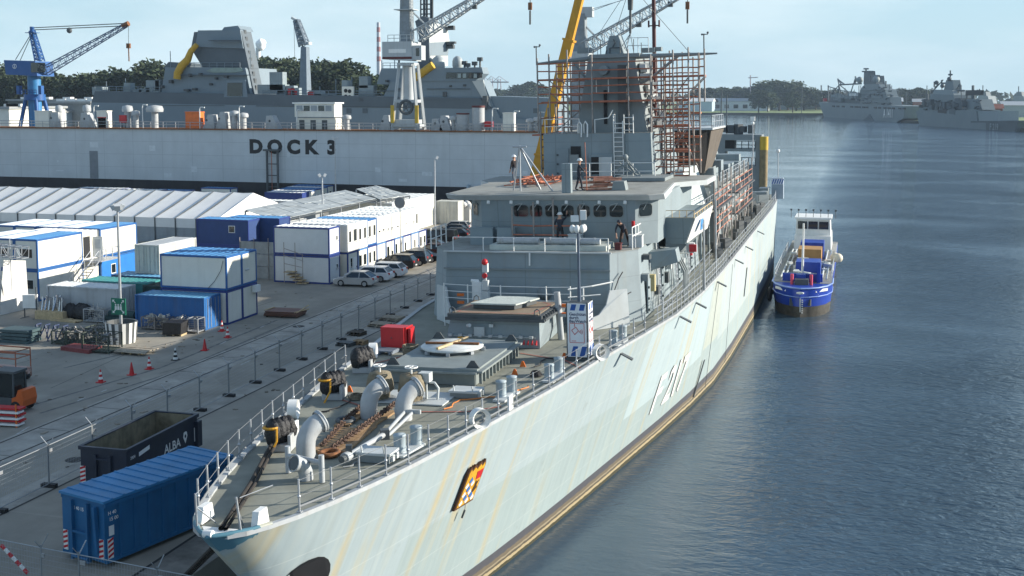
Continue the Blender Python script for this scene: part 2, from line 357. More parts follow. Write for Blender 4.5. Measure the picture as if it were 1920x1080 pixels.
# painted and laid lines on the quay, each a sheet 4 mm up
STRIP = mat('concrete strip', (.36,.34,.30), .9, var=.2, scale=.8, dirt=.4); DARKL = mat('rail groove', (.03,.028,.026), .7, var=.3)
def strip(name, x0, x1, y0, y1, m, z=1.504):
    n = 24; mb = MB()
    mb.add([(x, y0+(y1-y0)*i/n, z) for i in range(n+1) for x in (x0,x1)], [(2*i,2*i+1,2*i+3,2*i+2) for i in range(n)])
    tag(part(name, mb, m), kind='structure')
strip('crane_track_slab', -43.6, -40.6, 0, 175, STRIP); strip('fence_strip', -37.3, -35.8, 0, 175, STRIP)
def scribe(a, b, w, name='slab_joint', m=None, z=1.5055):
    a, b = V((a.x,a.y,z)), V((b.x,b.y,z)); d = (b-a).normalized().cross(V((0,0,1)))*w/2; tag(part(name, MB().quad(a-d,b-d,b+d,a+d), m or DARKL), kind='structure')
JM = mat('tar joint', (.12,.115,.105), .9, var=.4, scale=3); WL_ = mat('worn white line', (.42,.42,.4), .9, var=.5, scale=5)
for a, b in (((95,728),(232,666)),((232,666),(310,648)),((0,690),(70,672)),((480,575),(520,562)),((300,700),(420,668)),((0,610),(480,606))): scribe(G(*a), G(*b), .07, m=JM)
for a, b in (((188,735),(200,731)),((412,646),(424,640)),((488,614),(497,610)),((452,684),(470,675)),((505,655),(518,648)),((145,752),(160,745)),((548,640),(560,634)),((30,815),(55,800))): scribe(G(*a), G(*b), .1, 'road_marking', WL_)
TM = mat('tyre marks', (.15,.145,.135), .9, var=.5, scale=2)
for a, b in (((60,760),(300,690)),((75,775),(320,700)),((300,690),(520,600)),((320,700),(540,606)),((120,690),(330,640))): scribe(G(*a), G(*b), .22, 'tyre_mark', TM, 1.5025)
for px, py in ((141,862),(713,597),(560,612)):
    p = G(px,py); tag(part('drain_cover', MB().lathe((p.x,p.y,1.502), [(.5,0),(.42,.012),(.02,.012)], 20), DARKL), kind='structure')
strip('quay_edge_slab', -26.2, QE-.02, 0, 175, mat('quay coping', (.2,.19,.17), .9, var=.3, scale=.8, dirt=.6))
for x in (-43.3,-41.15,-35.75,-26.25): strip('rail_groove', x-.07, x+.07, 0, 175, DARKL, 1.508)
for i in range(30):
    y = 30+i*4.7; tag(part('slab_joint', MB().box(-43.2,-41.2,y,y+.05,1.505,1.5075), DARKL), kind='structure')
# ================================================================ THE FRIGATE (ship frame: deck at z = 8, centreline x = XC)
ABOARD = []
XC, DZ, YB, YS = -16.35, 8., 26.9, 143.
ship = thing('warship', 'grey naval frigate under refit moored along the quay with scaffolding round its mast', 'ship', (XC, YB, 0)); ABOARD.append(ship)
def itp(tab, x):
    for (a, b), (c, d) in zip(tab, tab[1:]):
        if x <= c: t = (x-a)/(c-a); return b+(d-b)*max(0,t)
    return tab[-1][1]
HWD = [(26.9,.0),(27.05,.35),(27.5,.85),(28.5,1.45),(30.2,2.05),(33,2.85),(37,3.65),(42,4.5),(46,5.15),(52,5.85),(58,6.9),(63,7.45),(70,7.8),(78,7.95),(130,7.95),(143,7.2)]
HWW = [(34.5,.05),(38,.7),(42,1.5),(46.6,2.4),(54,3.55),(66.7,5.4),(78,6.9),(88,7.3),(106,7.6),(132,7.5),(143,6.6)]
def stem(z): return 26.9 + max(0, 8-z)*.95
def hw(Y, z):
    """half width of the hull at station Y and height z"""
    f = min(1, max(0, z/8)); ys = stem(z)
    if Y <= ys: return 0.
    t = (Y-ys)/(YS-ys)
    a = itp(HWD, YB+t*(YS-YB)); bq = itp(HWW, 34.5+t*(YS-34.5))
    k = f**1.15
    return bq+(a-bq)*k
def hull_hit(px, py):
    o, d = sray(px, py); lo_, hi_ = 20., 170.
    prev = None
    for i in range(1, 1500):
        p = o+d*(i*.1/max(.2,d.y)) if d.y > 0 else o
        if p.z < 8 and p.z > -2 and p.x-XC <= hw(p.y, p.z) and p.y > stem(p.z): return p
    return o+d*60
# hull shell ------------------------------------------------------------------------------------
ZL = [-1.5,-.4,.0,.28,.8,1.15,2,3,4,5,6,7,7.6,8.]
TS = [0,.002,.005,.01,.018,.03,.045,.06,.08,.1,.13,.16,.2,.25,.3,.36,.42,.5,.58,.66,.75,.84,.92,1.]
def shell():
    mb = MB()
    for sgn in (1,-1):
        vs = []
        for z in ZL:
            ys = stem(z)
            for t in TS:
                y = ys+t*(YS-ys); vs.append((XC+sgn*hw(y,z), y, z))
        n = len(TS)
        fs = []
        for i in range(len(ZL)-1):
            for j in range(n-1):
                q = (i*n+j, i*n+j+1, (i+1)*n+j+1, (i+1)*n+j); fs.append(q if sgn > 0 else q[::-1])
        mb.add(vs, fs, 0, True)
    ring = [(XC+s*hw(YS,z), YS, z) for s, zz in ((1,ZL),(-1,ZL[::-1])) for z in zz]
    mb.poly(ring)
    return mb
def hull_mat():
    m = mat('hull paint', (.365,.435,.45), .5, var=.05, scale=.25, streak=.4, scol=(.46,.45,.34), stretch=(.5,.9,.05)); nt = m.node_tree; N, L = nt.nodes, nt.links
    b = N['Principled BSDF']; src = b.inputs['Base Color'].links[0].from_socket
    tc = [n for n in N if n.type == 'TEX_COORD'][0]; sx = N.new('ShaderNodeSeparateXYZ'); L.new(tc.outputs['Object'], sx.inputs['Vector'])
    def mix(fac, col, s, blend='MIX'):
        x = N.new('ShaderNodeMix'); x.data_type = 'RGBA'; x.blend_type = blend
        if isinstance(fac, (int,float)): x.inputs['Factor'].default_value = fac
        else: L.new(fac, x.inputs['Factor'])
        if isinstance(col, tuple): x.inputs['B'].default_value = col+(1,)
        else: L.new(col, x.inputs['B'])
        L.new(s, x.inputs['A']); return x.outputs['Result']
    def mth(op, a, c=None, e=None):
        n = N.new('ShaderNodeMath'); n.operation = op
        for i, v in enumerate((a,c,e)):
            if v is None: continue
            if isinstance(v, (int,float)): n.inputs[i].default_value = v
            else: L.new(v, n.inputs[i])
        return n.outputs[0]
    Y, Z = sx.outputs['Y'], sx.outputs['Z']
    # repainted patches: a slightly darker lower belt, lighter rectangles, yellowish wash
    belt = mth('MULTIPLY', mth('LESS_THAN', Z, mth('ADD', mth('MULTIPLY', Y, -.012), 5.0)), mth('GREATER_THAN', Y, 9.))
    src = mix(mth('MULTIPLY', belt, .75), (.32,.39,.385), src)
    bx = lambda a, c, z0, z1: mth('MULTIPLY', mth('MULTIPLY', mth('GREATER_THAN', Y, a), mth('LESS_THAN', Y, c)), mth('MULTIPLY', mth('GREATER_THAN', Z, z0), mth('LESS_THAN', Z, z1)))
    src = mix(mth('MULTIPLY', bx(31,47,3.2,7.8), .8), (.44,.53,.55), src)
    src = mix(mth('MULTIPLY', bx(47.5,53,3.4,7.9), .42), (.56,.55,.42), src)
    src = mix(mth('MULTIPLY', bx(53,74,3.,7.9), .6), (.47,.52,.52), src)
    # plate seams: horizontal strakes and vertical butts
    seam = mth('GREATER_THAN', mth('FRACT', mth('MULTIPLY', mth('ADD', Z, mth('MULTIPLY', Y, -.02)), .62)), .985)
    src = mix(mth('MULTIPLY', seam, .5), (.6,.63,.6), src)
    vert = mth('GREATER_THAN', mth('FRACT', mth('MULTIPLY', Y, .14)), .994)
    src = mix(mth('MULTIPLY', vert, .35), (.26,.29,.29), src)
    # rust runs below the scuppers
    mp = N.new('ShaderNodeMapping'); mp.inputs['Scale'].default_value = (.0,.75,.06); L.new(tc.outputs['Object'], mp.inputs['Vector'])
    nz = N.new('ShaderNodeTexNoise'); nz.inputs['Scale'].default_value = 1.3; nz.inputs['Detail'].default_value = 5; L.new(mp.outputs['Vector'], nz.inputs['Vector'])
    rr = N.new('ShaderNodeMapRange'); rr.inputs['From Min'].default_value = .57; rr.inputs['From Max'].default_value = .72; rr.inputs['To Max'].default_value = .75; L.new(nz.outputs['Fac'], rr.inputs['Value'])
    src = mix(mth('MULTIPLY', rr.outputs[0], mth('GREATER_THAN', Z, 1.2)), (.5,.40,.2), src)
    m3 = N.new('ShaderNodeMapping'); m3.inputs['Scale'].default_value = (.0,1.9,.07); L.new(tc.outputs['Object'], m3.inputs['Vector'])
    n3 = N.new('ShaderNodeTexNoise'); n3.inputs['Scale'].default_value = 1.6; n3.inputs['Detail'].default_value = 8; n3.inputs['Roughness'].default_value = .7; L.new(m3.outputs['Vector'], n3.inputs['Vector'])
    r3 = N.new('ShaderNodeMapRange'); r3.inputs['From Min'].default_value = .5; r3.inputs['From Max'].default_value = .75; r3.inputs['To Max'].default_value = .55; L.new(n3.outputs['Fac'], r3.inputs['Value'])
    src = mix(r3.outputs[0], (.27,.315,.32), src)
    r4 = N.new('ShaderNodeMapRange'); r4.inputs['From Min'].default_value = .5; r4.inputs['From Max'].default_value = .3; r4.inputs['To Max'].default_value = .4; L.new(n3.outputs['Fac'], r4.inputs['Value'])
    src = mix(r4.outputs[0], (.47,.5,.45), src)
    # scrapes near the water, fender marks
    n5 = N.new('ShaderNodeTexNoise'); n5.inputs['Scale'].default_value = .9; n5.inputs['Detail'].default_value = 9; n5.inputs['Roughness'].default_value = .75; L.new(tc.outputs['Object'], n5.inputs['Vector'])
    r5 = N.new('ShaderNodeMapRange'); r5.inputs['From Min'].default_value = .6; r5.inputs['From Max'].default_value = .68; r5.inputs['To Max'].default_value = .5; L.new(n5.outputs['Fac'], r5.inputs['Value'])
    src = mix(mth('MULTIPLY', r5.outputs[0], mth('LESS_THAN', Z, 6.5)), (.24,.27,.26), src)
    # boot-topping and weed line
    nb = N.new('ShaderNodeTexNoise'); nb.inputs['Scale'].default_value = 2.5; nb.inputs['Detail'].default_value = 6; L.new(tc.outputs['Object'], nb.inputs['Vector'])
    Zn = mth('ADD', Z, mth('MULTIPLY', mth('SUBTRACT', nb.outputs['Fac'], .5), .16))
    src = mix(mth('LESS_THAN', Z, 1.15), (.085,.085,.095), src)
    src = mix(mth('LESS_THAN', Zn, .72), (.16,.13,.09), src)
    src = mix(mth('LESS_THAN', Zn, .5), (.3,.25,.17), src)
    src = mix(mth('LESS_THAN', Zn, .4), (.1,.085,.06), src)
    src = mix(mth('LESS_THAN', Zn, .27), (.40,.32,.19), src)
    src = mix(mth('LESS_THAN', Zn, .1), (.06,.055,.03), src)
    # chipped blue primer at the stem head
    d = mth('ADD', mth('MULTIPLY', Y, 1.), mth('MULTIPLY', mth('SUBTRACT', 8., Z), .6))
    src = mix(mth('LESS_THAN', mth('ADD', d, mth('MULTIPLY', nb.outputs['Fac'], .9)), 1.3), (.08,.2,.26), src)
    L.new(src, b.inputs['Base Color'])
    wv = N.new('ShaderNodeTexWave'); wv.bands_direction = 'Y'; wv.inputs['Scale'].default_value = .42; wv.inputs['Distortion'].default_value = 1.2; wv.inputs['Detail'].default_value = 2; L.new(tc.outputs['Object'], wv.inputs['Vector'])
    nq = N.new('ShaderNodeTexNoise'); nq.inputs['Scale'].default_value = .55; nq.inputs['Detail'].default_value = 3; L.new(tc.outputs['Object'], nq.inputs['Vector'])
    bp = N.new('ShaderNodeBump'); bp.inputs['Strength'].default_value = .5; bp.inputs['Distance'].default_value = .06; L.new(mth('ADD', mth('MULTIPLY', wv.outputs['Fac'], .1), nq.outputs['Fac']), bp.inputs['Height']); L.new(bp.outputs['Normal'], b.inputs['Normal']); return m
HULLM = hull_mat()
part('hull', shell(), HULLM, ship)
def outline(z, inset=0., y1=YS):
    """deck plan, port edge from the stem aft, then starboard forward"""
    ys = [YB+t*(y1-YB) for t in TS]
    return [V((XC+max(0,hw(y,8)-inset), y, z)) for y in ys], [V((XC-max(0,hw(y,8)-inset), y, z)) for y in ys]
DECKM = mat('grey green deck paint', (.24,.245,.205), .85, var=.16, scale=.9, dirt=.5, dcol=(.165,.165,.14), bump=.15)
po, st = outline(DZ-.02, .1)
mb = MB(); n = len(po); mb.add(po+st, [(i, n+i, n+i+1, i+1)[::-1] for i in range(1, n-1)]+[(0, n+1, 1)[::-1]]); part('weather_deck', mb, DECKM, ship)
# gunwale strip and toe pipe
for sgn, pts in ((1,outline(8.,0)[0]),(-1,outline(8.,0)[1])):
    mb = MB(); a = [p for p in pts]; b_ = [V((p.x-sgn*.22, p.y, p.z)) for p in pts]
    for i in range(1, len(a)-1):
        mb.hexa([a[i]-V((0,0,.06)), a[i+1]-V((0,0,.06)), b_[i+1]-V((0,0,.06)), b_[i]-V((0,0,.06))], [a[i]+V((0,0,.07)), a[i+1]+V((0,0,.07)), b_[i+1]+V((0,0,.05)), b_[i]+V((0,0,.05))])
    part('gunwale', mb, VENTM, ship)
mb = MB(); mb.path([V((XC+hw(y,8)*s-.08*s, y, 8.06)) for s, y in ((-1,28.2),(-1,27.7),(-1,27.2),(-1,27.),(0,26.85),(1,27.),(1,27.2),(1,27.7),(1,28.2))], .07, 6); part('stem_rim', mb, HULLM, ship)
# guard rail: stanchions as parts, wires and toe pipe per side
def stan(x, y, rake=0):
    mb = MB(); mb.cyl((x,y,8.02),(x+rake,y,9.02),.032,n=6); mb.box(x-.07,x+.07,y-.07,y+.07,8.02,8.1); mb.ball((x,y,8.52),.06,n=6,k=4); return mb
for sgn, y0, y1 in ((1,29.2,58.),(-1,28.6,47.)):
    wire = MB(); pr = None; y = y0
    while y < y1:
        x = XC+sgn*(hw(y,8)-.16); part('stanchion', stan(x,y), GALV, ship)
        if pr:
            for h, r in ((.98,.008),(.52,.008),(.22,.036)): wire.cyl((pr[0],pr[1],8+h),(x,y,8+h),r,n=4,cap=False)
        pr = (x,y); y += 1.22 if y < 40 else 1.5
    part('guard_wires', wire, mat('dull wire', (.2,.21,.215), .6), ship)
for sgn in (1,-1):
    mb = MB(); y = 27.45; x = XC+sgn*(hw(y,8)-.12); mb.cyl((x,y,8),(x-.05*sgn,y-.1,9.05),.03,n=6); mb.cyl((x-.03*sgn,y-.05,8.65),(x-.25*sgn,y+.55,8.02),.022,n=5); mb.cyl((x,y,9),(x+sgn*.3,y+1.3,8.95),.012,n=4); part('bow_stanchion', mb, GALV, ship)
    mb = MB(); x = XC+sgn*(hw(28.1,8)-.35); mb.prism([(x-.1,27.8,8),(x-.1,28.5,8),(x-.1,28.4,8.45),(x-.1,27.95,8.45)], (.2,0,0)); part('fairlead_cheek', mb, WHITE, ship)
mb = MB(); c = V((XC,27.3,8.05)); mb.prism([(XC-.55,27.5,8.03),(XC+.55,27.5,8.03),(XC+.12,26.95,8.03),(XC-.12,26.95,8.03)], (0,0,.07)); mb.cyl((XC-.16,26.95,8.12),(XC+.1,26.95,8.12),.11,n=10); part('stem_fairlead', mb, WHITE, ship)
# red deck lines
RL = mat('faded red line', (.38,.13,.1), .85, var=.3, scale=4, dirt=.5)
mb = MB()
def dline(a, b, w=.11):
    a, b = V(a), V(b); d = (b-a).normalized().cross(V((0,0,1)))*w/2; z = V((0,0,.006)); mb.quad(a-d+z,b-d+z,b+d+z,a+d+z)
for a, b in ((SG(610,740),SG(690,765)),(SG(760,772),SG(875,772)),(SG(875,772),SG(940,762)),(SG(700,682),SG(780,662)),(SG(975,662),SG(1060,676)),(SG(1060,676),SG(1090,690))): dline(a,b)
part('deck_line', mb, RL, ship)
# gun foundation: the gun is away, its round opening is covered
gx0, gx1, gy0, gy1 = -18.55, -14.55, 44.5, 50.4
mb = MB(); mb.box(gx0+.15,gx1-.15,gy0+.15,gy1-.15,8.,8.5); mb.box(gx0,gx1,gy0,gy1,8.5,8.72)
for k in range(12):
    y = gy0+.3+k*.48; mb.box(gx1,gx1+.1,y,y+.06,8.05,8.6); mb.box(gx0-.1,gx0,y,y+.06,8.05,8.6)
mb.box(gx1,gx1+.22,gy0,gy1,8.56,8.64); mb.box(gx0,gx1,gy0-.16,gy0,8.52,8.6)
part('gun_foundation', mb, mat('foundation grey green', (.22,.25,.245), .6, var=.12, scale=1, dirt=.2), ship)
mb = MB()
for x, y in ((gx0+.25,gy0+.2),(gx1-.25,gy0+.2),(gx0+.25,gy1-.2),(gx1-.25,gy1-.2)): mb.prism([(x-.3,y,8.72),(x+.3,y,8.72),(x+.08,y,9.02),(x-.08,y,9.02)], (0,.07,0))
part('lifting_lug', mb, DKGREY, ship)
gc = V(((gx0+gx1)/2-.25, 47.9, 8.72))
mb = MB(); mb.lathe(gc+V((0,0,.02)), [(1.22,0),(1.22,.13)], 36); part('gun_ring', mb, DKGREY, ship)
cv = part('gun_cover', MB().lathe(gc+V((0,0,.15)), [(1.36,0),(1.38,.06),(1.34,.1),(.02,.13)], 40), mat('chalky white plate', (.62,.64,.62), .6, var=.15, scale=2, streak=.3, scol=(.35,.26,.15), dirt=.3, dcol=(.3,.22,.13)), ship)
mb = MB(); mb.cbox(gc+V((0,0,.31)), 2.4,.13,.09, .1); part('cover_beam', mb, RUST, cv)
mb = MB(); mb.cbox(gc+V((.02,0,.33)), .12,2.6,.09, -.2); part('cover_beam', mb, PALEWD, cv)
mb = MB()
for k in range(8): a = k*.785+.2; mb.cbox(gc+V((1.36*math.cos(a),1.36*math.sin(a),.08)), .16,.16,.13, a)
part('cover_clamp', mb, GALV, cv)
# capstans under canvas
for px, py, tilt in ((714,748,.0),(773,752,.05)):
    p = SG(px,py); hd = 0
    mb = MB(); mb.lathe(p, [(.62,0),(.6,.05)], 20); part('capstan_base', mb, LGREY, ship)
    mb = MB(); prof = [(.36,.05),(.4,.28),(.54,.4),(.5,.75),(.44,1.0),(.4,1.06),(.05,1.08)]
    k0 = len(mb.v); mb.lathe(p, prof, 18); mb.v = [(x+rnd.uniform(-.035,.035), y+rnd.uniform(-.035,.035), z+rnd.uniform(-.02,.02)) for x,y,z in mb.v]
    part('capstan', mb, TARP, ship)
    mb = MB(); mb.path([p+V((.24*math.cos(a),.24*math.sin(a),1.34)) for a in [i*math.pi/8 for i in range(16)]], .03, 5, closed=True); mb.cyl(p+V((0,0,1.05)),p+V((0,0,1.36)),.04); mb.cyl(p+V((-.24,0,1.34)),p+V((.24,0,1.34)),.02); mb.cyl(p+V((0,-.24,1.34)),p+V((0,.24,1.34)),.02); part('handwheel', mb, WHITE, ship)
mb = MB(); p = SG(770,775); mb.box(-18.2,-14.9,41.3,43.2,8.0,8.05); part('capstan_plate', mb, LGREY, ship)
mb = MB(); p = SG(800,750); mb.box(p.x-.25,p.x+.2,p.y-.2,p.y+.2,8.75,9.1); mb.cyl((p.x,p.y,8),(p.x,p.y,8.75),.05); mb.path([(p.x+.45,p.y,8),(p.x+.5,p.y,8.5),(p.x+.35,p.y,8.7),(p.x+.15,p.y,8.7)],.05,6); part('capstan_controls', mb, LGREY, ship)
# gooseneck ventilators
def gooseneck(px, py, ang, s=.88, h=.5):
    p = SG(px,py); d = V((math.cos(ang),math.sin(ang),0)); pts = [p, p+V((0,0,h*.6*s)), p+V((0,0,h*s))]
    for i in range(1,6):
        a = math.radians(i*15.5); pts.append(p+V((0,0,h*s))+d*(.8*s*(1-math.cos(a)))+V((0,0,.8*s*math.sin(a))))
    mb = MB().path(pts, .36*s, 16); e = pts[-1]; t = (pts[-1]-pts[-2]).normalized()
    f = part('ventilator', mb, VENTM, ship)
    mb = MB(); mb.cyl(e-t*.03,e+t*.07,.43*s,n=18,cap=False); u = t.cross(V((0,0,1))).normalized(); w_ = t.cross(u)
    mb.path([e+t*.07+(u*math.cos(a)+w_*math.sin(a))*.41*s for a in [i*math.pi/9 for i in range(18)]], .045*s, 6, closed=True); part('flange', mb, VENTM, f)
    mb = MB(); mb.cyl(e+t*.0,e+t*.075,.33*s,n=16); part('screen', mb, DKGREY, f)
gooseneck(692,783,R(52)); gooseneck(757,787,R(50)); gooseneck(574,860,R(55)); gooseneck(574,899,R(-115),.62,.2)
# anchor cables on planks, chain stoppers and navel pipes
def chain(a, b, n, sag=0, r=.035):
    mb = MB(); a, b = V(a), V(b); d = (b-a); L_ = d.length/n; d.normalize(); s = d.cross(V((0,0,1))).normalized(); up = s.cross(d)
    for i in range(n):
        c = a+d*(L_*(i+.5))+V((0,0,.02*rnd.random())); side = s if i % 2 else (s*.3+up*.95)
        mb.path([c+d*(L_*.72*math.cos(t))+side*(.085*math.sin(t)) for t in [k*math.pi/4 for k in range(8)]], r, 5, closed=True)
    return mb
CHM = mat('rusty chain', (.09,.055,.04), .8, var=.6, scale=7, spec=.3)
h1, h2 = SG(648,793), SG(618,855)
c1, c2 = SG(703,757), SG(757,765)
part('anchor_chain', chain(c1+V((0,0,.35)), h1+V((0,0,.12)), 26), CHM, ship); part('anchor_chain', chain(h1+V((-.0,0,.12)), SG(605,840)+V((0,0,.1)), 14), CHM, ship)
part('anchor_chain', chain(c2+V((0,0,.4)), SG(622,848)+V((0,0,.12)), 44), CHM, ship)
for a, b, w_ in ((SG(640,800),SG(676,775),.55),(SG(603,848),SG(655,805),.75),(SG(632,850),SG(690,800),.7),(SG(690,800),SG(733,772),.5)):
    mb = MB(); d = (b-a).normalized(); s = d.cross(V((0,0,1))).normalized()
    for k in (-1,0,1):
        q = s*(k*w_/3); e = rnd.uniform(-.15,.15); mb.prism([a+q-s*w_*.155+d*e, a+q+s*w_*.155+d*e, b+q+s*w_*.155, b+q-s*w_*.155], (0,0,.07))
    part('plank_bed', mb, WOOD, ship)
for p in (h1, h2):
    mb = MB(); mb.path([p+V((.3*math.cos(a),.3*math.sin(a),.1)) for a in [i*math.pi/8 for i in range(16)]], .09, 6, closed=True); mb.lathe(p, [(.3,.03),(.02,.02)], 16); part('navel_pipe', mb, RUST if p is h2 else DKGREY, ship)
# white boat boom / A-bar lying on the fore deck
a, b_ = SG(765,790)+V((0,0,.35)), SG(655,868)+V((0,0,.25))
mb = MB(); m_ = SG(722,830)+V((0,0,.3)); mb.cyl(a+V((-.12,0,0)),m_,.07); mb.cyl(a+V((.2,0,0)),m_+V((.12,0,-.05)),.06); mb.cyl(m_,b_,.1); mb.cyl(b_,b_+(b_-m_)*.12,.17); mb.box(a.x-.5,a.x+.5,a.y-.06,a.y+.06,a.z-.05,a.z+.1)
bm_ = part('deck_boom', mb, VENTM, ship); mb = MB(); mb.cbox(m_,.3,.3,.34,.5); mb.cbox(b_+V((0,0,.1)),.2,.2,.5,.4); mb.cyl(b_+(b_-m_)*.12,b_+(b_-m_)*.2,.12); part('boom_fitting', mb, DKGREY, bm_)
# H-shaped bitts, ring bollards, pairs of bollards
p, q = SG(541,886), SG(604,904)
mb = MB(); mb.cyl(p,p+V((0,0,.85)),.09,n=10); mb.cyl(q,q+V((0,0,.85)),.09,n=10); mb.cyl(p+V((0,0,.55)),q+V((0,0,.6)),.085,n=10); part('towing_bitts', mb, VENTM, ship)
for px, py in ((750,852),(781,836),(940,746),(960,737),(1030,713),(1048,700),(1150,646),(1168,636)):
    p = SG(px,py); mb = MB(); mb.lathe(p, [(.28,0),(.23,.05),(.2,.1),(.2,.6),(.215,.62),(.215,.68),(.02,.7)], 16); part('bollard', mb, mat('bollard blue grey', (.32,.38,.41), .5, var=.1, streak=.3, scol=(.22,.2,.15), stretch=(5,5,.5)), ship)
for px, py in ((765,846),(950,745),(1039,710),(1159,645)):
    p = SG(px,py); part('bollard_base', MB().cbox(p+V((0,0,.04)),.5,1.6,.08,-.1), LGREY, ship)
def fairlead(p, ang):
    d = V((math.cos(ang),math.sin(ang),0)); mb = MB(); u = d.cross(V((0,0,1)))
    prof = [(-.17,.36),(-.1,.28),(0,.24),(.1,.28),(.17,.36)]; vs = []; n = 18
    for t, r in prof: vs += [p+V((0,0,.36))+d*t+(u*math.cos(2*math.pi*i/n)+V((0,0,1))*math.sin(2*math.pi*i/n))*r for i in range(n)]
    mb.add(vs, [(i*n+j,(i+1)*n+j,(i+1)*n+(j+1)%n,i*n+(j+1)%n) for i in range(4) for j in range(n)], 0, True)
    mb.add(vs, [(j,(j+1)%n,4*n+(j+1)%n,4*n+j) for j in range(n)], 0, True)
    part('panama_fairlead', mb, WHITE, ship)
fairlead(SG(900,803), R(-45)); fairlead(SG(1127,675), R(-45)); fairlead(SG(551,785), R(195)); fairlead(SG(700,672), R(195))
mb = MB()
for px, py in ((957,770),(553,822)): p = SG(px,py); mb.cbox(p+V((0,0,.3)),.08,.5,.6,.0)
part('rope_guard', mb, WHITE, ship)
# small hatches and eye plates
for px, py, sx_, sy_, hh in ((935,662,1.5,.9,.32),(708,862,1.1,.7,.25),(875,742,1.1,.8,.2)):
    p = SG(px,py); f = part('deck_hatch', MB().cbox(p+V((0,0,hh/2)),sx_,sy_,hh), GREY2, ship); mb = MB(); mb.cbox(p+V((0,0,hh+.04)),sx_+.1,sy_+.1,.08)
    for k in (-1,1): mb.cyl(p+V((k*sx_*.35,-sy_/2,hh+.05)),p+V((k*sx_*.35,-sy_/2-.05,hh+.3)),.03,n=5); mb.cbox(p+V((sx_/2+.05,k*sy_*.25,hh*.6)),.1,.16,.2)
    part('hatch_lid', mb, LGREY, f)
mb = MB()
for px, py in ((980,688),(965,703),(920,650),(1058,672),(655,735)): p = SG(px,py); mb.prism([p+V((-.14,0,0)),p+V((.14,0,0)),p+V((.04,0,.25)),p+V((-.04,0,.25))],(0,.05,0))
part('eye_plate', mb, ORANGE, ship)
# bow mooring line and hawse pipe with anchor
mb = MB(); pts = [SG(527,832)+V((0,0,.45)), SG(500,858)+V((0,0,.15)), SG(470,915)+V((0,0,.14)), SG(437,968)+V((0,0,.16)), SG(415,1001)+V((0,0,.16))]
tl = HI @ G(395,1030,5.4); pts += [tl, HI @ G(345,1080,3.2), HI @ G(260,1160,1.7)]
ln = MB().path(pts, .07, 7); ln.path([p+V((.14,0,-.02)) for p in pts], .06, 6)
ABOARD.append(single('mooring_line', ln, mat('tarred rope', (.035,.03,.026), .9, var=.4, scale=9), 'thick dark mooring rope running over the bow down to the quay', 'rope'))
def on_hull(y, z, out=.02): return V((XC+hw(y,z)+out, y, z))
hc = hull_hit(578,1078)
mb = MB(); pts = []
for i in range(20):
    a = 2*math.pi*i/20; pts.append(on_hull(hc.y+1.0*math.cos(a)-.25*math.sin(a), hc.z-.25+.85*math.sin(a)))
hp = part('hawse_pocket', MB().poly(pts), BLACK, ship)
mb = MB(); c = on_hull(hc.y-.15, hc.z-.55, .1); mb.cbox(c,.35,1.3,.55,.3); mb.prism([c+V((.1,-.6,-.2)),c+V((.1,.5,-.2)),c+V((.1,-.1,.6))],(.2,0,0)); part('anchor', mb, RUST, ship)
# name board, coat of arms hung on the side
cr = [hull_hit(*p) for p in ((874,884),(899,871),(882,932),(853,942))]
cc = sum(cr, V((0,0,0)))/4; yv = V((0,1,0)); 
y0, y1 = cc.y-.66, cc.y+.66; zb, zt = cc.z-.82, cc.z+.82
crest = thing('coat_of_arms', 'gold framed coat of arms board with blue and white lozenges hung on the hull', 'emblem', on_hull(cc.y, zb, 0)); ABOARD.append(crest)
def cp(u, v_, out): y = y0+(y1-y0)*u; z = zb+(zt-zb)*v_; return on_hull(y, z, out)
def cpoly(mb, uv, out, th=.05, m=0): mb.prism([cp(u,v_,out) for u, v_ in uv], (th,0,0), m)
GOLD = mat('gilded wood', (.7,.36,.03), .45, .1, var=.25, scale=6)
mb = MB(); cpoly(mb, [(0,0),(1,0),(1,.86),(.9,1),(.78,.9),(.66,1),(.5,.9),(.34,1),(.22,.9),(.1,1),(0,.86)], .03, .1); part('board', mb, mat('brown board', (.09,.035,.015), .7), crest)
mb = MB(); cpoly(mb, [(.06,.05),(.94,.05),(.94,.84),(.88,.93),(.78,.85),(.66,.93),(.5,.85),(.34,.93),(.22,.85),(.12,.93),(.06,.84)], .13, .02); part('gold_face', mb, GOLD, crest)
mb = MB(); mbw = MB()
for i in range(5):
    for j in range(6):
        u, v_ = .18+i*.15, .12+j*.1
        if (i+j) % 2 == 0 and (u < .62 or v_ < .3): cpoly(mb if (i//1) % 2 else mbw, [(u,v_-.06),(u+.1,v_),(u,v_+.09),(u-.1,v_)], .155, .012)
part('blue_lozenges', mb, mat('heraldic blue', (.03,.16,.5), .5), crest); part('white_lozenges', mbw, WHITE, crest)
mb = MB(); cpoly(mb, [(.62,.58),(.9,.58),(.9,.78),(.55,.78)], .155, .012); part('red_field', mb, RED, crest)
mb = MB(); cpoly(mb, [(.6,.3),(.72,.26),(.88,.34),(.8,.42),(.86,.52),(.74,.5),(.66,.56),(.68,.44)], .155, .012); part('lion_figure', mb, mat('dark lion paint', (.06,.03,.01), .6), crest)
mb = MB(); p = hull_hit(889,870); a = SG(888,775)+V((0,0,.3)); mb.cyl(a, V((on_hull(cc.y+.1,zb-.2,.2))), .012, n=4); mb.cyl(on_hull(cc.y+.1,zb-.2,.2), on_hull(cc.y+.1,zb-.5,.2), .04, n=6); part('hanging_wire', mb, DKGREY, crest)
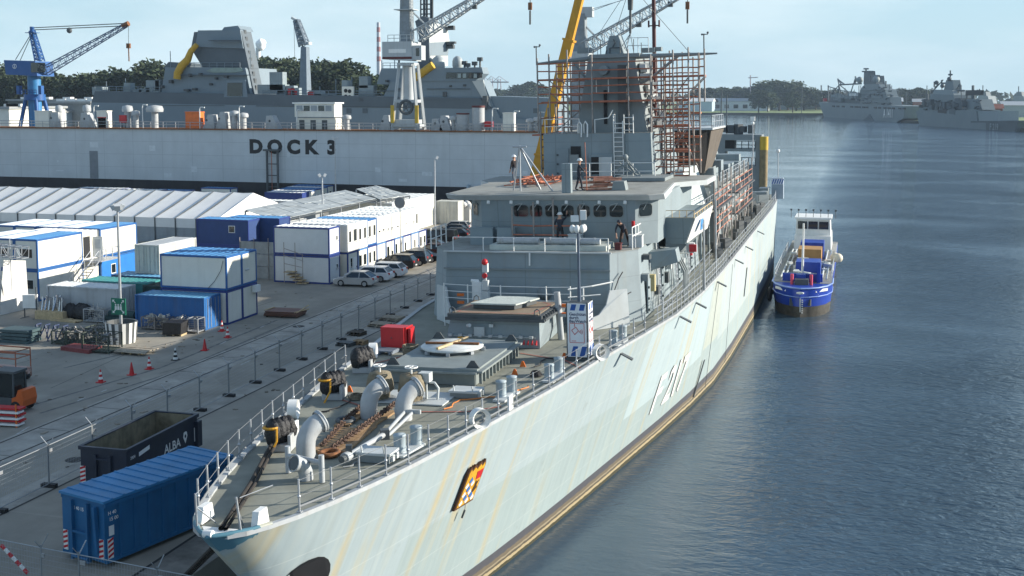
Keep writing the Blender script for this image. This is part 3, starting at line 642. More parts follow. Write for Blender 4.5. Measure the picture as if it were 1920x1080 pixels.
# pennant number, projected on the plating
a, b_ = hull_hit(1240,758), hull_hit(1283,690)
num = text_mb('F 217', 1., True); xs = [p[0] for p in num.v]; w_ = max(xs)-min(xs); mn = min(xs); hh = max(p[1] for p in num.v)-min(p[1] for p in num.v)
yA, yB = hull_hit(1228,742).y, hull_hit(1286,692).y; zc = (hull_hit(1238,715).z+hull_hit(1275,725).z)/2
def num_part(dy, dz, out, m, name):
    mb = MB(); mb.add([on_hull(yA+(p[0]-mn)/w_*(yB-yA)+dy, zc+p[1]/hh*2.3+dz, out) for p in num.v], num.f); return part(name, mb, m, ship)
num_part(.07,-.03,.015, mat('number shadow paint', (.1,.1,.1), .6), 'number_shadow'); num_part(0,0,.03, mat('white number paint', (.72,.71,.68), .6, var=.08, dirt=.25, dcol=(.42,.46,.46)), 'pennant_number')
# scupper lips along the side and draught line
for px, py in ((1160,660),(1275,588),(1306,558),(1343,532),(1378,485),(1398,450),(1420,428)):
    h = hull_hit(px, py+6); p = on_hull(h.y, 7.7, 0); mb = MB(); mb.prism([p+V((0,-.14,0)),p+V((0,.14,0)),p+V((.6,.17,-.3)),p+V((.6,-.17,-.3))],(0,0,.06)); part('scupper', mb, DKGREY, ship)
mb = MB()
for y in (84.,76.):
    mb.cyl(on_hull(y,7.7,.06), on_hull(y+.6,.4,.1), .014, n=4)
part('hull_pipe', mb, DKGREY, ship)
mb = MB(); 
for y, z in ((96.,4.6),(74.5,1.6)): mb.prism([on_hull(y-.7,z-1.1,.02),on_hull(y-.5,z-1.1,.02),on_hull(y+.6,z+1.1,.02),on_hull(y+.35,z+1.1,.02)],(.05,0,0))
part('side_opening', mb, DKGREY, ship)
# ================================================================ superstructure (all parts of the warship)
def plan_block(pl0, z0, pl1, z1):
    n = len(pl0); mb = MB(); mb.add([(x,y,z0) for x,y in pl0]+[(x,y,z1) for x,y in pl1], [tuple(range(n))[::-1], tuple(range(n,2*n))]+[(i,(i+1)%n,n+(i+1)%n,n+i) for i in range(n)]); return mb
def wall_door(x, y, z, w_, h, nrm, mt=None, name='door'):
    """door leaf standing 5 cm proud of a wall whose outward normal is nrm"""
    n = V(nrm); s = n.cross(V((0,0,1))); mb = MB(); o = V((x,y,z)); mb.prism([o-s*w_/2+V((0,0,.1)),o+s*w_/2+V((0,0,.1)),o+s*w_/2+V((0,0,h)),o-s*w_/2+V((0,0,h))], n*.07)
    d = part(name, mb, mt or GREY, ship); m2 = MB()
    for q in (.3,.9,1.5): m2.cbox(o+s*w_*.42+n*.1+V((0,0,q)), .1,.1,.12)
    part('door_dog', m2, DKGREY, d); return d
# missile block with its roof plate and tarpaulin
part('launcher_block', plan_block([(-18.7,52.2),(-14.,52.2),(-14.2,57.4),(-18.6,57.4)],8,[(-18.45,52.35),(-14.05,52.35),(-13.9,57.2),(-18.5,57.2)],9.3), GREY, ship)
mb = MB(); mb.box(-18.5,-13.85,52.05,55.9,9.36,9.56); mb.box(-18.6,-13.7,51.98,52.1,9.26,9.4); mb.box(-13.84,-13.66,52.1,55.9,9.3,9.42)
for k in range(9): mb.box(-13.9,-13.72,52.3+k*.4,52.36+k*.4,9.26,9.55)
part('launcher_roof', mb, DKGREY, ship)
mb = MB(); mb.box(-18.3,-14.05,52.2,55.75,9.57,9.6); part('launcher_deck', mb, mat('brown deck coat', (.26,.2,.14), .85, var=.15, scale=1), ship)
mb = MB()
for a, b in (((-18.1,52.4),(-14.3,52.4)),((-18.1,52.4),(-17.9,55.5)),((-14.4,52.5),(-14.2,55.)),((-14.2,55.),(-14.7,55.6))): 
    a, b = V((*a,9.602)), V((*b,9.602)); d = (b-a).normalized().cross(V((0,0,1)))*.05; mb.quad(a-d,b-d,b+d,a+d)
part('deck_line', mb, RL, ship)
mb = MB(); mb.prism([(-17.6,53.3,9.62),(-15.5,53.2,9.62),(-14.9,55.,9.62),(-16.9,55.2,9.62)], (0,0,.2)); part('launcher_hatch', mb, DKGREY, ship)
mb = MB(); mb.prism([(-17.7,53.15,9.84),(-16.6,53.1,9.84),(-15.4,53.1,9.84),(-14.75,55.05,9.84),(-15.6,55.3,9.84),(-17.,55.3,9.84)], (0,0,.07)); part('hatch_cover', mb, mat('faded pale tarp', (.5,.54,.5), .8, var=.12, scale=2, bump=.5), ship)
mb = MB()
for x, y in ((-18.3,52.2),(-14.1,52.2),(-13.95,55.6),(-18.2,55.6)): mb.path([(x-.14,y,9.58),(x-.12,y,9.78),(x,y,9.86),(x+.12,y,9.78),(x+.14,y,9.58)],.03,5)
part('lifting_ring', mb, DKGREY, ship)
mb = MB(); mb.box(-17.2,-16.7,52.1,52.25,8.5,8.95); mb.cyl((-17.5,52.1,9.0),(-17.35,51.9,9.05),.09); mb.box(-16.45,-16.25,52.1,52.25,8.95,9.1)
for k in range(9): mb.cbox((-18.4+k*.5,52.15,8.52), .18,.16,.12)
mb.cyl((-18.5,52.14,8.5),(-14.2,52.14,8.5),.02,n=4); part('junction_boxes', mb, LGREY, ship)
mb = MB()
for k in range(4): mb.cyl((-14.75+k*.2,52.05,8.18),(-14.72+k*.2,52.1,8.4),.06,.02)
part('hose_nozzle', mb, RED, ship)
part('fire_hydrant', MB().cyl((-17.85,52.,8),(-17.85,52.,8.4),.07).cbox((-17.85,51.95,8.42),.2,.2,.12), YELLOW, ship)
# forward deckhouse
dp0 = [(-20.9,58.2),(-11.9,58.2),(-10.55,60.),(-10.5,82),(-22.2,82),(-22.15,60.)]; dp1 = [(-20.7,58.35),(-11.9,58.35),(-10.75,60.1),(-10.75,82),(-21.95,82),(-21.9,60.1)]
part('forward_deckhouse', plan_block(dp0,7.98,dp1,11.72), GREY, ship)
mb = MB(); mb.box(-20.85,-11.85,58.18,58.3,10.8,10.88); part('ledge', mb, GREY2, ship)
mb = MB(); mb.box(-20.85,-11.8,58.2,58.32,11.7,11.78); part('ledge', mb, LGREY, ship)
mb = MB(); mb.cyl((-16.1,58.2,11.7),(-16.1,58.15,11.05),.045); part('drain_pipe', mb, WHITE, ship)
mb = MB(); mb.lathe((-15.35,0,0), [(.35,0),(.37,.04),(.05,.1)], 18); mb.v = [(x, 58.2-z, 9.62+y) for x,y,z in mb.v]; part('round_hatch', mb, GREY2, ship)
for sgn in (1,-1):     # curved wing plates in front of the house
    x = lambda v_: XC+.15+sgn*(v_-XC-.15)
    mb = MB(); c = [(x(-11.),58.6,8),(x(-13.1),56.4,8),(x(-13.),56.5,8.5),(x(-12.3),57.2,8.75),(x(-12.),57.6,9.2),(x(-11.85),57.8,9.9),(x(-11.1),58.5,9.9)]
    mb.prism(c if sgn > 0 else c[::-1], (.06*sgn,-.06,0)); part('wing_plate', mb, LGREY, ship)
mb = MB(); p = SY(913,575,56.6); mb.cyl((p.x,56.6,8),(p.x,56.6,10.2),.05); mb.cbox((p.x,56.5,10.25),.3,.25,.5); mb.cbox((p.x,56.5,9.6),.35,.3,.7); mb.cbox((p.x,56.5,11.15),.28,.24,.45); mb.cyl((p.x,56.5,10.3),(p.x,56.5,11.),.06); part('signal_unit', mb, LGREY, ship)
mb = MB(); mb.ball((p.x,56.4,11.45),.17); mb.cyl((p.x,56.37,10.75),(p.x,56.3,10.75),.14); part('signal_lamp', mb, RED, ship)
mb = MB(); pts = [(-20.4,56.9,9.3),(-19.,56.6,9.3),(-17.2,56.5,9.3),(-14.8,56.5,9.3),(-13.6,56.7,9.3)]
for q in pts: mb.cyl((q[0],q[1],8),(q[0],q[1],10.25),.035,n=6)
for h in (10.2,9.85,9.5): mb.path([(q[0],q[1],h) for q in pts],.018,4)
part('house_rail', mb, WHITE, ship)
mb = MB(); mb.path([(-13.7,56.6,10.1),(-12.6,57.2,10.2),(-11.7,58.1,10.3)],.04,5); mb.path([(-13.7,56.6,9.7),(-12.2,57.4,9.75)],.03,5); mb.path([(-13.7,56.6,9.3),(-12.6,57.1,9.35)],.03,5); mb.cyl((-13.,57.,8.4),(-13.,57.,10.2),.04); part('house_rail', mb, WHITE, ship)
mb = MB(); mb.cyl((-13.55,54.5,7.98),(-13.75,54.6,10.3),.16,n=12); mb.cbox((-13.3,54.5,9.6),.5,.12,.12); mb.cbox((-13.4,54.4,9.2),.5,.12,.14); part('crutch_post', mb, VENTM, ship)
mb = MB()
for k in range(2): mb.cbox((-13.25,54.45,9.25+k*.42),.45,.16,.14)
mb.cbox((-19.6,57.2,9.6),.35,.14,.14); mb.cbox((-19.6,57.2,9.2),.35,.14,.14); part('crutch_band', mb, ORANGE, ship)
mb = MB(); mb.path([(-18.6,57.6,8.4),(-18.6,57.5,10.),(-18.75,57.5,10.3),(-19.1,57.5,10.3)],.09,8); mb.cbox((-18.75,57.4,9.4),.5,.2,1.7); part('white_trunk', mb, WHITE, ship)
mb = MB(); pts = [(-11.35,58.9,10.7),(-11.5,58.6,10.4),(-11.7,58.4,9.8),(-11.4,58.7,9.4),(-11.,59.3,9.6)]; mb.path(pts,.03,5); mb.path([(-11.3,58.8,9.2),(-11.6,58.4,8.9),(-11.1,59.1,8.6)],.03,5); part('hanging_hose', mb, BLACK, ship)
# top of the forward deckhouse: timber, life raft canisters, walkway
DECK2 = mat('upper deck coat', (.29,.295,.27), .85, var=.16, scale=1.1, dirt=.4)
part('upper_deck', MB().prism([(x,y,11.725) for x,y in dp1],(0,0,.03)), DECK2, ship)
mb = MB(); mb.box(-18.5,-12.2,58.9,60.9,11.76,12.02); part('pipe_bed', mb, mat('pale roof sheet', (.5,.53,.48), .7, var=.15), ship)
for k, (a, b_) in enumerate(((-18.2,-15.9),(-15.6,-12.6))):
    mb = MB(); mb.cyl((a,59.4,12.2),(b_,59.4,12.2),.17,n=12)
    for q in range(4): x = a+.3+q*(b_-a-.6)/3; mb.cyl((x-.05,59.4,12.2),(x+.05,59.4,12.2),.2,n=12)
    part('stowed_pipe', mb, VENTM, ship)
mb = MB().rail([(-20.4,58.5,11.75),(-12.,58.5,11.75)],.72,1.7,(1.,),.022); part('front_rail', mb, WHITE, ship)
mb = MB().rail([(-11.,59.8,11.75),(-10.75,67.2,11.75)],1.15,.72,(1.,.6),.03); part('side_rail', mb, WHITE, ship)
mb = MB().rail([(-21.8,58.9,11.75),(-21.9,61.6,11.75)],1.1,.8,(1.,.5),.03); mb.path([(-21.9,58.4,11.2),(-21.9,58.2,11.8),(-21.9,58.2,12.2)],.03,5); part('side_rail', mb, WHITE, ship)
for x, y, sx_, sy_, hh, mm in ((-14.3,61.,.7,.5,.6,LGREY),(-19.6,61.1,1.3,.35,.9,GREY),(-18.2,61.1,1.,.35,.9,GREY),(-11.7,59.6,.3,.4,.3,mat('dark red rim',(.1,.02,.02),.6)),(-11.0,60.9,.7,.5,.6,LGREY)):
    mb = MB().cbox((x,y,11.76+hh/2),sx_,sy_,hh); mb.cbox((x,y,11.76+hh+.03),sx_+.06,sy_+.06,.06); part('deck_locker', mb, mm, ship)
mb = MB(); mb.cyl((-11.2,61.2,12.8),(-11.2,61.2,13.1),.09); part('fire_extinguisher', mb, RED, ship)
# bridge
bf = [(-21.1,63.6),(-19.8,61.7),(-11.2,61.7),(-10.2,63.),(-10.2,76.),(-21.6,76.)]; bt = [(-20.9,63.3),(-19.7,61.35),(-11.1,61.35),(-10.1,62.7),(-10.1,76.),(-21.5,76.)]
part('bridge', plan_block(bf,11.74,bt,14.3), GREY, ship)
def bridge_window(c0, c1, z0, z1, n, lean):
    """rounded pane in a raised frame"""
    a, b = V(c0), V(c1); s = (b-a).normalized(); up = V((0,0,1))+V(lean)
    def ring(g):
        w_ = (b-a).length; r = .16; pts = []
        for cx, cz, a0 in ((g+r,z0+g+r,180),(w_-g-r,z0+g+r,270),(w_-g-r,z1-g-r,0),(g+r,z1-g-r,90)):
            for k in range(4):
                t = math.radians(a0+k*30); pts.append(a+s*(cx+r*math.cos(t))+up*(cz+r*math.sin(t)-z0))
        return pts
    n = V(n); f = part('window', MB().prism([p+n*.01 for p in ring(-.06)], n*.05), GREY2, ship)
    part('pane', MB().prism([p+n*.05 for p in ring(0)], n*.03), GLASS, f)
    mb = MB(); m_ = (a+b)/2+up*(z1-z0+.12)+n*.1; mb.cyl(m_+s*.1, m_-s*.2-up*.4, .018, n=4); mb.cyl(m_+s*.05,m_-s*.3-up*.1,.012,n=4); part('wiper', mb, LGREY, f)
for x0, x1 in ((965,992),(995,1018),(1024,1048),(1054,1077),(1084,1107),(1114,1138),(1144,1169)):
    a, b = SY(x0,407,61.55), SY(x1,407,61.55); bridge_window((a.x,61.52,13.28),(b.x,61.52,13.28),13.28,13.9,(0,-1,.14),(0,-.14,0))
bridge_window((-20.55,62.75,13.28),(-20.05,62.,13.28),13.28,13.9,(-.83,-.55,.1),(0,-.12,0))
bridge_window((-11.0,61.75,13.28),(-10.45,62.45,13.28),13.28,13.92,(.77,-.63,.1),(.03,-.1,0))
rf = [(-21.,60.9),(-10.3,60.9),(-9.6,61.6),(-10.35,70.4),(-8.7,72.6),(-8.7,77.),(-23.5,77.),(-23.5,73.),(-22.2,70.5),(-22.,62.)]
part('bridge_roof', plan_block([(x*1+(-.02 if x<XC else .02)*0,y+.35 if y < 65 else y) for x,y in rf],14.2,rf,14.5), LGREY, ship)
part('roof_deck', MB().prism([(x*.985-.24,y+.12 if y < 65 else y-.1,14.502) for x,y in rf],(0,0,.02)), DECK2, ship)
mb = MB()
for x in (-19.2,-17.9,-16.4,-14.8,-13.,-11.6): mb.cyl((x,61.1,14.18),(x,61.05,14.02),.09)
part('floodlight', mb, WHITE, ship)
# bridge wing, port
wy0, wy1, wx = 65.4, 73.6, -8.55
mb = plan_block([(-10.2,wy0+.3),(wx-.55,wy0+.3),(wx-.35,wy1),(-10.2,wy1)],11.35,[(-10.2,wy0),(wx,wy0),(wx,wy1+.2),(-10.2,wy1+.2)],12.85); part('bridge_wing', mb, GREY, ship)
mb = MB(); mb.add([(wx+.005,wy0+.4,12.78),(wx+.02,wy1,12.78),(wx-.33,wy1-.1,11.4),(wx-.5,wy0+.8,11.4)],[(0,1,2,3)]); wp = part('wing_side_plate', MB().prism([(wx+.03,wy0+.1,12.83),(wx-.52,wy0+.4,11.4),(wx-.32,wy1,11.4),(wx+.03,wy1+.1,12.83)],(.04,0,0)), WHITE, ship)
cy, cz = wy0+2.6, 12.2
mb = MB(); mb.prism([(wx-.07+.12,cy-.4,cz-.28),(wx-.07+.12,cy+.4,cz-.28),(wx+.08,cy+.55,cz+.1),(wx+.1,cy+.4,cz+.36),(wx+.1,cy-.4,cz+.36),(wx+.08,cy-.55,cz+.1)],(.03,0,0)); em = part('emblem_plaque', mb, mat('emblem blue', (.06,.25,.55), .5), wp)
mb = MB(); mb.prism([(wx+.12,cy-.1,cz-.1),(wx+.12,cy+.12,cz-.08),(wx+.13,cy+.15,cz+.1),(wx+.13,cy-.08,cz+.1)],(.025,0,0)); part('emblem_figure', mb, mat('emblem pale', (.35,.5,.65), .5), em)
mb = MB(); mb.rail([(-10.2,wy0+.05,12.85),(wx,wy0+.05,12.85)],.42,.42,(1.,.03),.018); mb.rail([(wx,wy0,12.85),(wx,wy1,12.85)],.2,1.2,(1.,),.03); part('wing_rail', mb, PALEWD, ship)
mb = MB(); mb.prism([(-10.2,wy0+.2,11.4),(-8.95,wy0+.6,11.4),(-10.3,wy0+.5,9.9)],(0,6.5,0)); part('wing_bracket', mb, GREY2, ship)
mb = MB(); mb.cbox((-8.85,66.1,11.1),.45,.35,.55); nl = part('lamp_box', mb, LGREY, ship); part('red_lens', MB().cbox((-8.7,65.9,11.1),.4,.12,.42), RED, nl)
mb = MB()
for y in (70.,76.): mb.cyl((-8.6,y,8),(-8.6,y,13),.06,n=6)
part('wing_strut', mb, GALV, ship)
mb = MB(); mb.box(-12.2,-11.2,76.2,77.2,11.7,14.5); mb.box(-14.,-12.6,76.1,76.2,12.2,14.3); part('roof_support', mb, GREY2, ship)
# side wall fittings of the forward deckhouse: doors, vents, ladders, pipes, davit, platform
for y, z, w_, h in ((61.6,8.05,.75,1.9),(66.2,8.05,.8,1.9),(72.6,8.05,.8,1.9),(78.2,8.05,.9,2.)): wall_door(-10.52,y,z,w_,h,(1,0,0))
mb = MB()
for k in range(7):
    y = 62.8+k*.5; mb.cyl((-10.48,y,8.),(-10.62,y,10.2+rnd.random()),.03,n=5)
for y in (64.6,69.5,70.2,74.6,75.3,80.): mb.cyl((-10.45,y,8.),(-10.6,y,11.7),.055,n=6)
part('pipe_run', mb, LGREY, ship)
mb = MB()
for y in (65.,71.2,76.6): mb.ladder((-10.38,y,8.05),(-10.6,y,11.7),.45,(0,1,0))
part('wall_ladder', mb, GALV, ship)
for y, z, sy_, sz_, mm in ((60.6,10.2,.5,.35,GREY2),(62.6,9.6,.4,.9,mat('yellowed steel',(.45,.38,.2),.7)),(63.9,9.,.6,.45,DKGREY),(65.6,10.4,.5,.3,GREY2),(67.3,9.2,.5,.6,DKGREY),(68.4,9.8,.45,.5,LGREY),(70.9,10.6,.4,.35,GREY2),(73.8,9.,.5,.9,LGREY),(75.9,10.,.6,.5,DKGREY),(77.2,9.5,.35,.6,RED),(79.5,10.2,.6,1.,GREY2),(61.2,11.2,.6,.25,DKGREY),(69.8,11.0,.7,.3,LGREY)):
    p = part('wall_box', MB().box(-10.72,-10.3,y-sy_/2,y+sy_/2,z-sz_/2,z+sz_/2), mm, ship)
mb = MB().prism([(-10.7,63.,11.2),(-9.3,63.3,11.35),(-9.2,63.6,10.6),(-10.6,63.,10.2)],(0,1.2,0)); part('side_sponson', mb, GREY, ship)
mb = MB()
for k in range(3):
    y = 66.2+k*.55; mb.path([(-10.5,y-1.2,10.9),(-9.6,y-.4,10.6),(-9.25,y,9.7),(-9.25,y,8.)],.06,6)
mb.truss((-10.2,64.3,11.2),(-9.3,68.2,10.6),.25,.2,6,r=.025); part('davit', mb, GREY2, ship)
mb = MB()
for y in (60.5,63.,65.5,68.,70.5,73.,75.5,78.,80.5): mb.cyl((-9.6,y,8.02),(-9.6,y,9.02),.03,n=5)
for h in (9.0,8.65,8.3): mb.path([(-9.3,59.,h),(-9.6,61,h),(-9.6,82,h)],.02,4)
part('side_deck_rail', mb, GALV, ship)
mb = MB()
for k in range(26):
    y = 58.6+k*.95; x = XC+hw(y,8)-.14; mb.cyl((x,y,8.05),(x,y,9.05),.028,n=5)
for h in (9.0,8.65,8.35): mb.path([(XC+hw(y,8)-.14,y,h) for y in range(58,84,2)],.02,4)
part('edge_rail', mb, GALV, ship)
# mast house
mh0 = [(-19.6,74.5),(-12.4,74.5),(-12.35,85.4),(-20.,85.4)]; mh1 = [(-19.6,74.5),(-12.5,74.5),(-12.75,85.),(-19.9,85.)]
part('mast_house', plan_block(mh0,14.5,mh1,17.4), GREY, ship)
mb = MB(); mb.box(-14.95,-14.15,74.35,74.55,14.5,17.4); part('cable_trunk', mb, GREY2, ship)
part('house_top', MB().prism([(x,y,17.405) for x,y in mh1],(0,0,.03)), DECK2, ship)
wall_door(-18.3,74.48,14.55,.8,1.9,(0,-1,0)); mb = MB().box(-17.75,-17.1,74.42,74.52,14.75,16.6); part('doorway', mb, BLACK, ship)
mb = MB().box(-17.65,-17.05,73.6,73.68,14.7,16.1); part('door', mb, GREY2, ship)
mb = MB().box(-16.5,-14.9,74.3,74.52,14.6,16.05); lk = part('open_locker', mb, GREY, ship); part('locker_inside', MB().box(-16.35,-15.75,74.2,74.32,14.8,15.9), BLACK, lk); part('locker_door', MB().cbox((-15.4,74.15,15.25),.85,.06,1.3,.1), LGREY, lk)
mb = MB().rail([(-19.2,61.2,14.52),(-15.8,61.2,14.52)],.0001,9,(1.,),.001) if False else MB()
mb.rail([(-17.6,73.,14.52),(-12.,73.,14.52)],1.05,1.4,(1.,.5),.025); part('roof_rail', mb, WHITE, ship)
mb = MB().ladder((-14.55,74.28,14.6),(-14.55,74.2,18.2),.6,(1,0,0)); mb.rail([(-14.9,74.45,17.42),(-14.9,75.,17.42)],1.2,.6,(1.,.5),.03); mb.ladder((-13.9,74.4,17.4),(-13.9,74.4,18.6),.6,(1,0,0),.35); part('house_ladder', mb, WHITE, ship)
mb = MB()
for x in (-17.,-16.6): mb.path([(x-.3,74.7,17.3),(x-.3,74.6,18.),(x-.15,74.5,18.2),(x,74.4,18.),(x,74.3,17.2)],.05,6)
mb.path([(-16.2,74.8,17.4),(-16.2,74.8,18.3),(-15.3,74.8,18.4),(-15.,74.8,18.9)],.04,5); mb.rail([(-19.5,74.6,17.43),(-17.2,74.6,17.43)],.95,1.,(1.,.5),.025); part('house_pipes', mb, WHITE, ship)
mb = MB()
for a, b in (((-12.9,72.6,14.9),(-13.9,72.9,15.9)),((-14.2,72.6,15.6),(-13.,73.,14.7)),((-14.,72.8,16.),(-13.3,72.9,15.)),((-13.9,72.5,14.6),(-12.8,72.5,14.8)),((-14.3,72.7,15.1),(-13.6,72.6,15.6))): mb.cyl(a,b,.06)
mb.cyl((-13.7,72.6,14.5),(-13.7,72.6,15.9),.03); mb.ball((-13.8,72.6,15.95),.2); part('searchlight', mb, GREY2, ship)
# mast tower
t0 = [(-17.6,75.6),(-12.9,75.6),(-12.3,80.5),(-18.,80.5)]; t1 = [(-16.85,76.),(-13.75,76.),(-13.3,78.8),(-17.1,78.8)]
part('mast_tower', plan_block(t0,17.42,t1,22.3), GREY2, ship)
mb = MB().box(-14.75,-14.2,75.3,75.9,17.43,21.8); part('cable_trunk', mb, DKGREY, ship)
mb = MB(); mb.rail([(-16.2,75.45,20.),(-14.6,75.45,20.)],.95,.8,(1.,.02),.03); part('mast_balcony', mb, WHITE, ship)
mb = MB(); mb.cyl((-15.7,75.9,21.5),(-15.7,75.3,21.5),.3,n=14); mb.cyl((-15.7,75.3,21.5),(-15.7,75.25,21.5),.12,n=10); part('radar_bracket', mb, GREY, ship)
part('mast_door', MB().box(-15.75,-15.55,75.55,75.68,18.,20.2), BLACK, ship)
part('mast_top', plan_block([(-16.9,75.8),(-13.4,75.8),(-13.4,78.9),(-17.1,78.9)],22.3,[(-16.7,75.8),(-13.4,75.8),(-13.4,78.8),(-16.6,78.8)],22.55), GREY2, ship)
part('radar_house', plan_block([(-15.75,76.2),(-14.5,76.2),(-14.4,77.6),(-15.8,77.6)],22.55,[(-15.45,76.3),(-14.85,76.3),(-14.8,77.4),(-15.5,77.4)],23.75), GREY, ship)
mb = MB(); mb.rail([(-15.4,76.1,22.6),(-14.7,76.1,22.6)],.35,.7,(1.,),.03); mb.path([(-15.2,76.15,23.),(-15.05,76.15,23.3),(-15.15,76.15,23.5)],.04,5)
for k in range(8): x = -16.5+k*.45; mb.cyl((x,76.+.3*(k%2),22.5),(x,76.+.3*(k%2),23.+rnd.random()*.6),.025,n=4)
part('aerials', mb, DKGREY, ship)
mb = MB(); mb.rail([(-14.2,76.,22.55),(-12.9,76.4,22.55)],1.,.6,(1.,.5),.02); mb.rail([(-16.8,76.,22.55),(-16.2,76.,22.55)],.7,.6,(1.,.5),.02); part('top_rail', mb, GALV, ship)
for k, (x, y, sx_, sz_) in enumerate(((-13.,77.,.9,.3),(-12.4,77.2,.5,.25),(-17.2,76.6,.9,.35))): part('sensor_box', MB().cbox((x,y,22.75+.06*k),sx_,.6,sz_), GREY2, ship)
a, b_ = SY(1008,119,75.8), SY(1128,108,76.2)
mb = MB(); mb.path([a,a.lerp(b_,.25),b_],[.05,.1,.16],8); mb.path([a.lerp(b_,.55),V((-17.,76.2,20.9)),V((-16.6,76.2,20.6))],.09,6); part('yardarm', mb, GREY2, ship)
c_, d_ = SY(1170,107,76.2), SY(1345,100,75.8)
mb = MB(); mb.path([c_,c_.lerp(d_,.7),d_],[.17,.12,.05],8); mb.path([c_.lerp(d_,.6),V((-12.6,76.2,21.)),V((-13.5,76.2,20.5))],.1,6); part('yardarm', mb, GREY2, ship)
for px, py0, py1 in ((1006,122,86),(1320,100,70)):
    a = SY(px,py0,75.8); mb = MB(); mb.cyl(a,a+V((0,0,1.25)),.04); mb.cyl(a+V((-.1,0,1.2)),a+V((.25,0,1.2)),.03,n=5); mb.ball(a+V((.25,0,1.3)),.08,n=6,k=4); mb.ball(a+V((-.12,0,1.2)),.07,n=6,k=4); part('wind_vane', mb, DKGREY, ship)
mb = MB(); a = SY(1228,190,78.); mb.cyl((a.x,78.,17.4),(a.x,78.,28.),.13,n=10); b = SY(1228,48,78.); 
for q in (-.35,.35): mb.cyl((a.x+q,78,b.z-.1),(a.x+q,78,b.z+.35),.06)
mb.cyl((a.x-.35,78,b.z),(a.x+.35,78,b.z),.04); part('pole_mast', mb, mat('red brown mast', (.09,.03,.03), .6), ship)
mb = MB()
for k in range(34):
    z = 17.6+rnd.random()*4.6; t = (z-17.4)/4.9; x = -12.4-1.0*t; y = 76.3+rnd.random()*(3.6-1.8*t); mb.cbox((x,y,z),.3+rnd.random()*.5,.2+rnd.random()*.4,.12+rnd.random()*.4,rnd.random())
part('mast_equipment', mb, LGREY, ship)
# boat deck, funnel and after house
part('boat_deck_house', plan_block([(-22,82.02),(-12.4,82.02),(-12.4,97),(-22,97)],8,[(-22,82.02),(-12.6,82.02),(-12.6,97),(-22,97)],11.), GREY, ship)
part('boat_deck', MB().box(-22.6,-10.3,82.1,97,11.,11.16), DECK2, ship)
for y in (83.,87.5,92.,96.): part('deck_pillar', MB().cyl((-10.5,y,8),(-10.5,y,11.),.09,n=8), GREY, ship)
mb = MB().rail([(-10.45,82.5,11.16),(-10.45,97,11.16)],1.05,1.5,(1.,.66,.33),.025); part('boat_deck_rail', mb, GALV, ship)
part('funnel_casing', plan_block([(-18.,88.),(-12.6,88.),(-12.6,98.5),(-18.,98.5)],11.16,[(-17.6,88.5),(-12.9,88.5),(-12.9,98.4),(-17.6,98.4)],13.0), LGREY, ship)
fb = [(-20.,97.),(-13.3,97.),(-12.2,98.3),(-12.2,104.),(-20.,104.)]; ft = [(-19.7,95.),(-12.6,95.),(-11.45,96.2),(-11.2,104.),(-19.7,104.)]
part('funnel', plan_block(fb,13.3,ft,17.), mat('sooty funnel', (.028,.027,.026), .7, var=.3, scale=.6, streak=.3, scol=(.06,.05,.045)), ship)
part('funnel_side', plan_block([(-12.18,98.3),(-12.1,98.3),(-12.1,103.6),(-12.18,103.6)],13.5,[(-11.42,96.3),(-11.3,96.3),(-11.1,103.8),(-11.2,103.8)],16.9), mat('brown funnel side', (.12,.1,.08), .8, var=.2, streak=.4, scol=(.05,.045,.04)), ship)  # port side sheet, browner and paler than the rest of the funnel
part('funnel_cap', plan_block([(-19.8,95),(-11.1,95.6),(-11.,104.1),(-19.8,104.1)],17.,[(-19.8,95),(-11.1,95.6),(-11.,104.1),(-19.8,104.1)],17.15), LGREY, ship)
mb = MB().rail([(-16.,95.3,17.15),(-11.2,96.,17.15),(-11.1,103.,17.15)],1.,1.2,(1.,.5),.03); part('funnel_rail', mb, GALV, ship)
part('intake_screen', plan_block([(-13.6,88),(-12.,88),(-11.3,95),(-13.6,95)],11.16,[(-13.5,89),(-12.6,89),(-12.3,94.6),(-13.5,94.6)],14.2), mat('pale lit steel', (.55,.6,.58), .5, var=.1, scale=1, streak=.25), ship)
part('splinter_plate', MB().prism([(-11.6,93.,8.),(-10.3,93.,8.),(-10.9,94.2,14.1)],(0,1.6,.0)), GREY2, ship)
ah0 = [(-22,97.02),(-11.2,97.02),(-10.9,121),(-22,121)]; ah1 = [(-21.7,97.02),(-11.6,97.02),(-11.5,121),(-21.7,121)]
part('after_house', plan_block(ah0,8.,ah1,12.2), LGREY, ship); part('after_deck', MB().box(-22.3,-10.6,97.1,121.2,12.2,12.35), DECK2, ship)
part('hangar', plan_block([(-21,109),(-13.2,109),(-13.2,120.9),(-21,120.9)],12.35,[(-20.6,109.6),(-13.8,109.6),(-13.8,120.8),(-20.6,120.8)],14.8), GREY2, ship)
mb = MB().rail([(-10.7,97.2,12.35),(-10.7,121,12.35)],1.05,1.5,(1.,.66,.33),.028); part('after_rail', mb, GALV, ship)
mb = MB()
for k in range(70):
    y = 82.5+rnd.random()*38; hi = 12. if y > 97 else 11.; x = -11.1 if y > 97 else -12.3; z = 8.1+rnd.random()*(hi-8.4); mb.cbox((x+rnd.random()*.3,y,z),.3+.5*rnd.random(),.2+.7*rnd.random(),.2+.9*rnd.random())
part('wall_lockers', mb, LGREY, ship)
mb = MB()
for k in range(40):
    y = 83+rnd.random()*37; x = -10.9 if y > 97 else -11.8; z1 = 12.2 if y > 97 else 11.; mb.cyl((x+.2*rnd.random(),y,8.),(x,y+rnd.uniform(-.2,.2),z1),.03+.05*rnd.random(),n=5)
part('wall_pipes', mb, GALV, ship)
mb = MB()
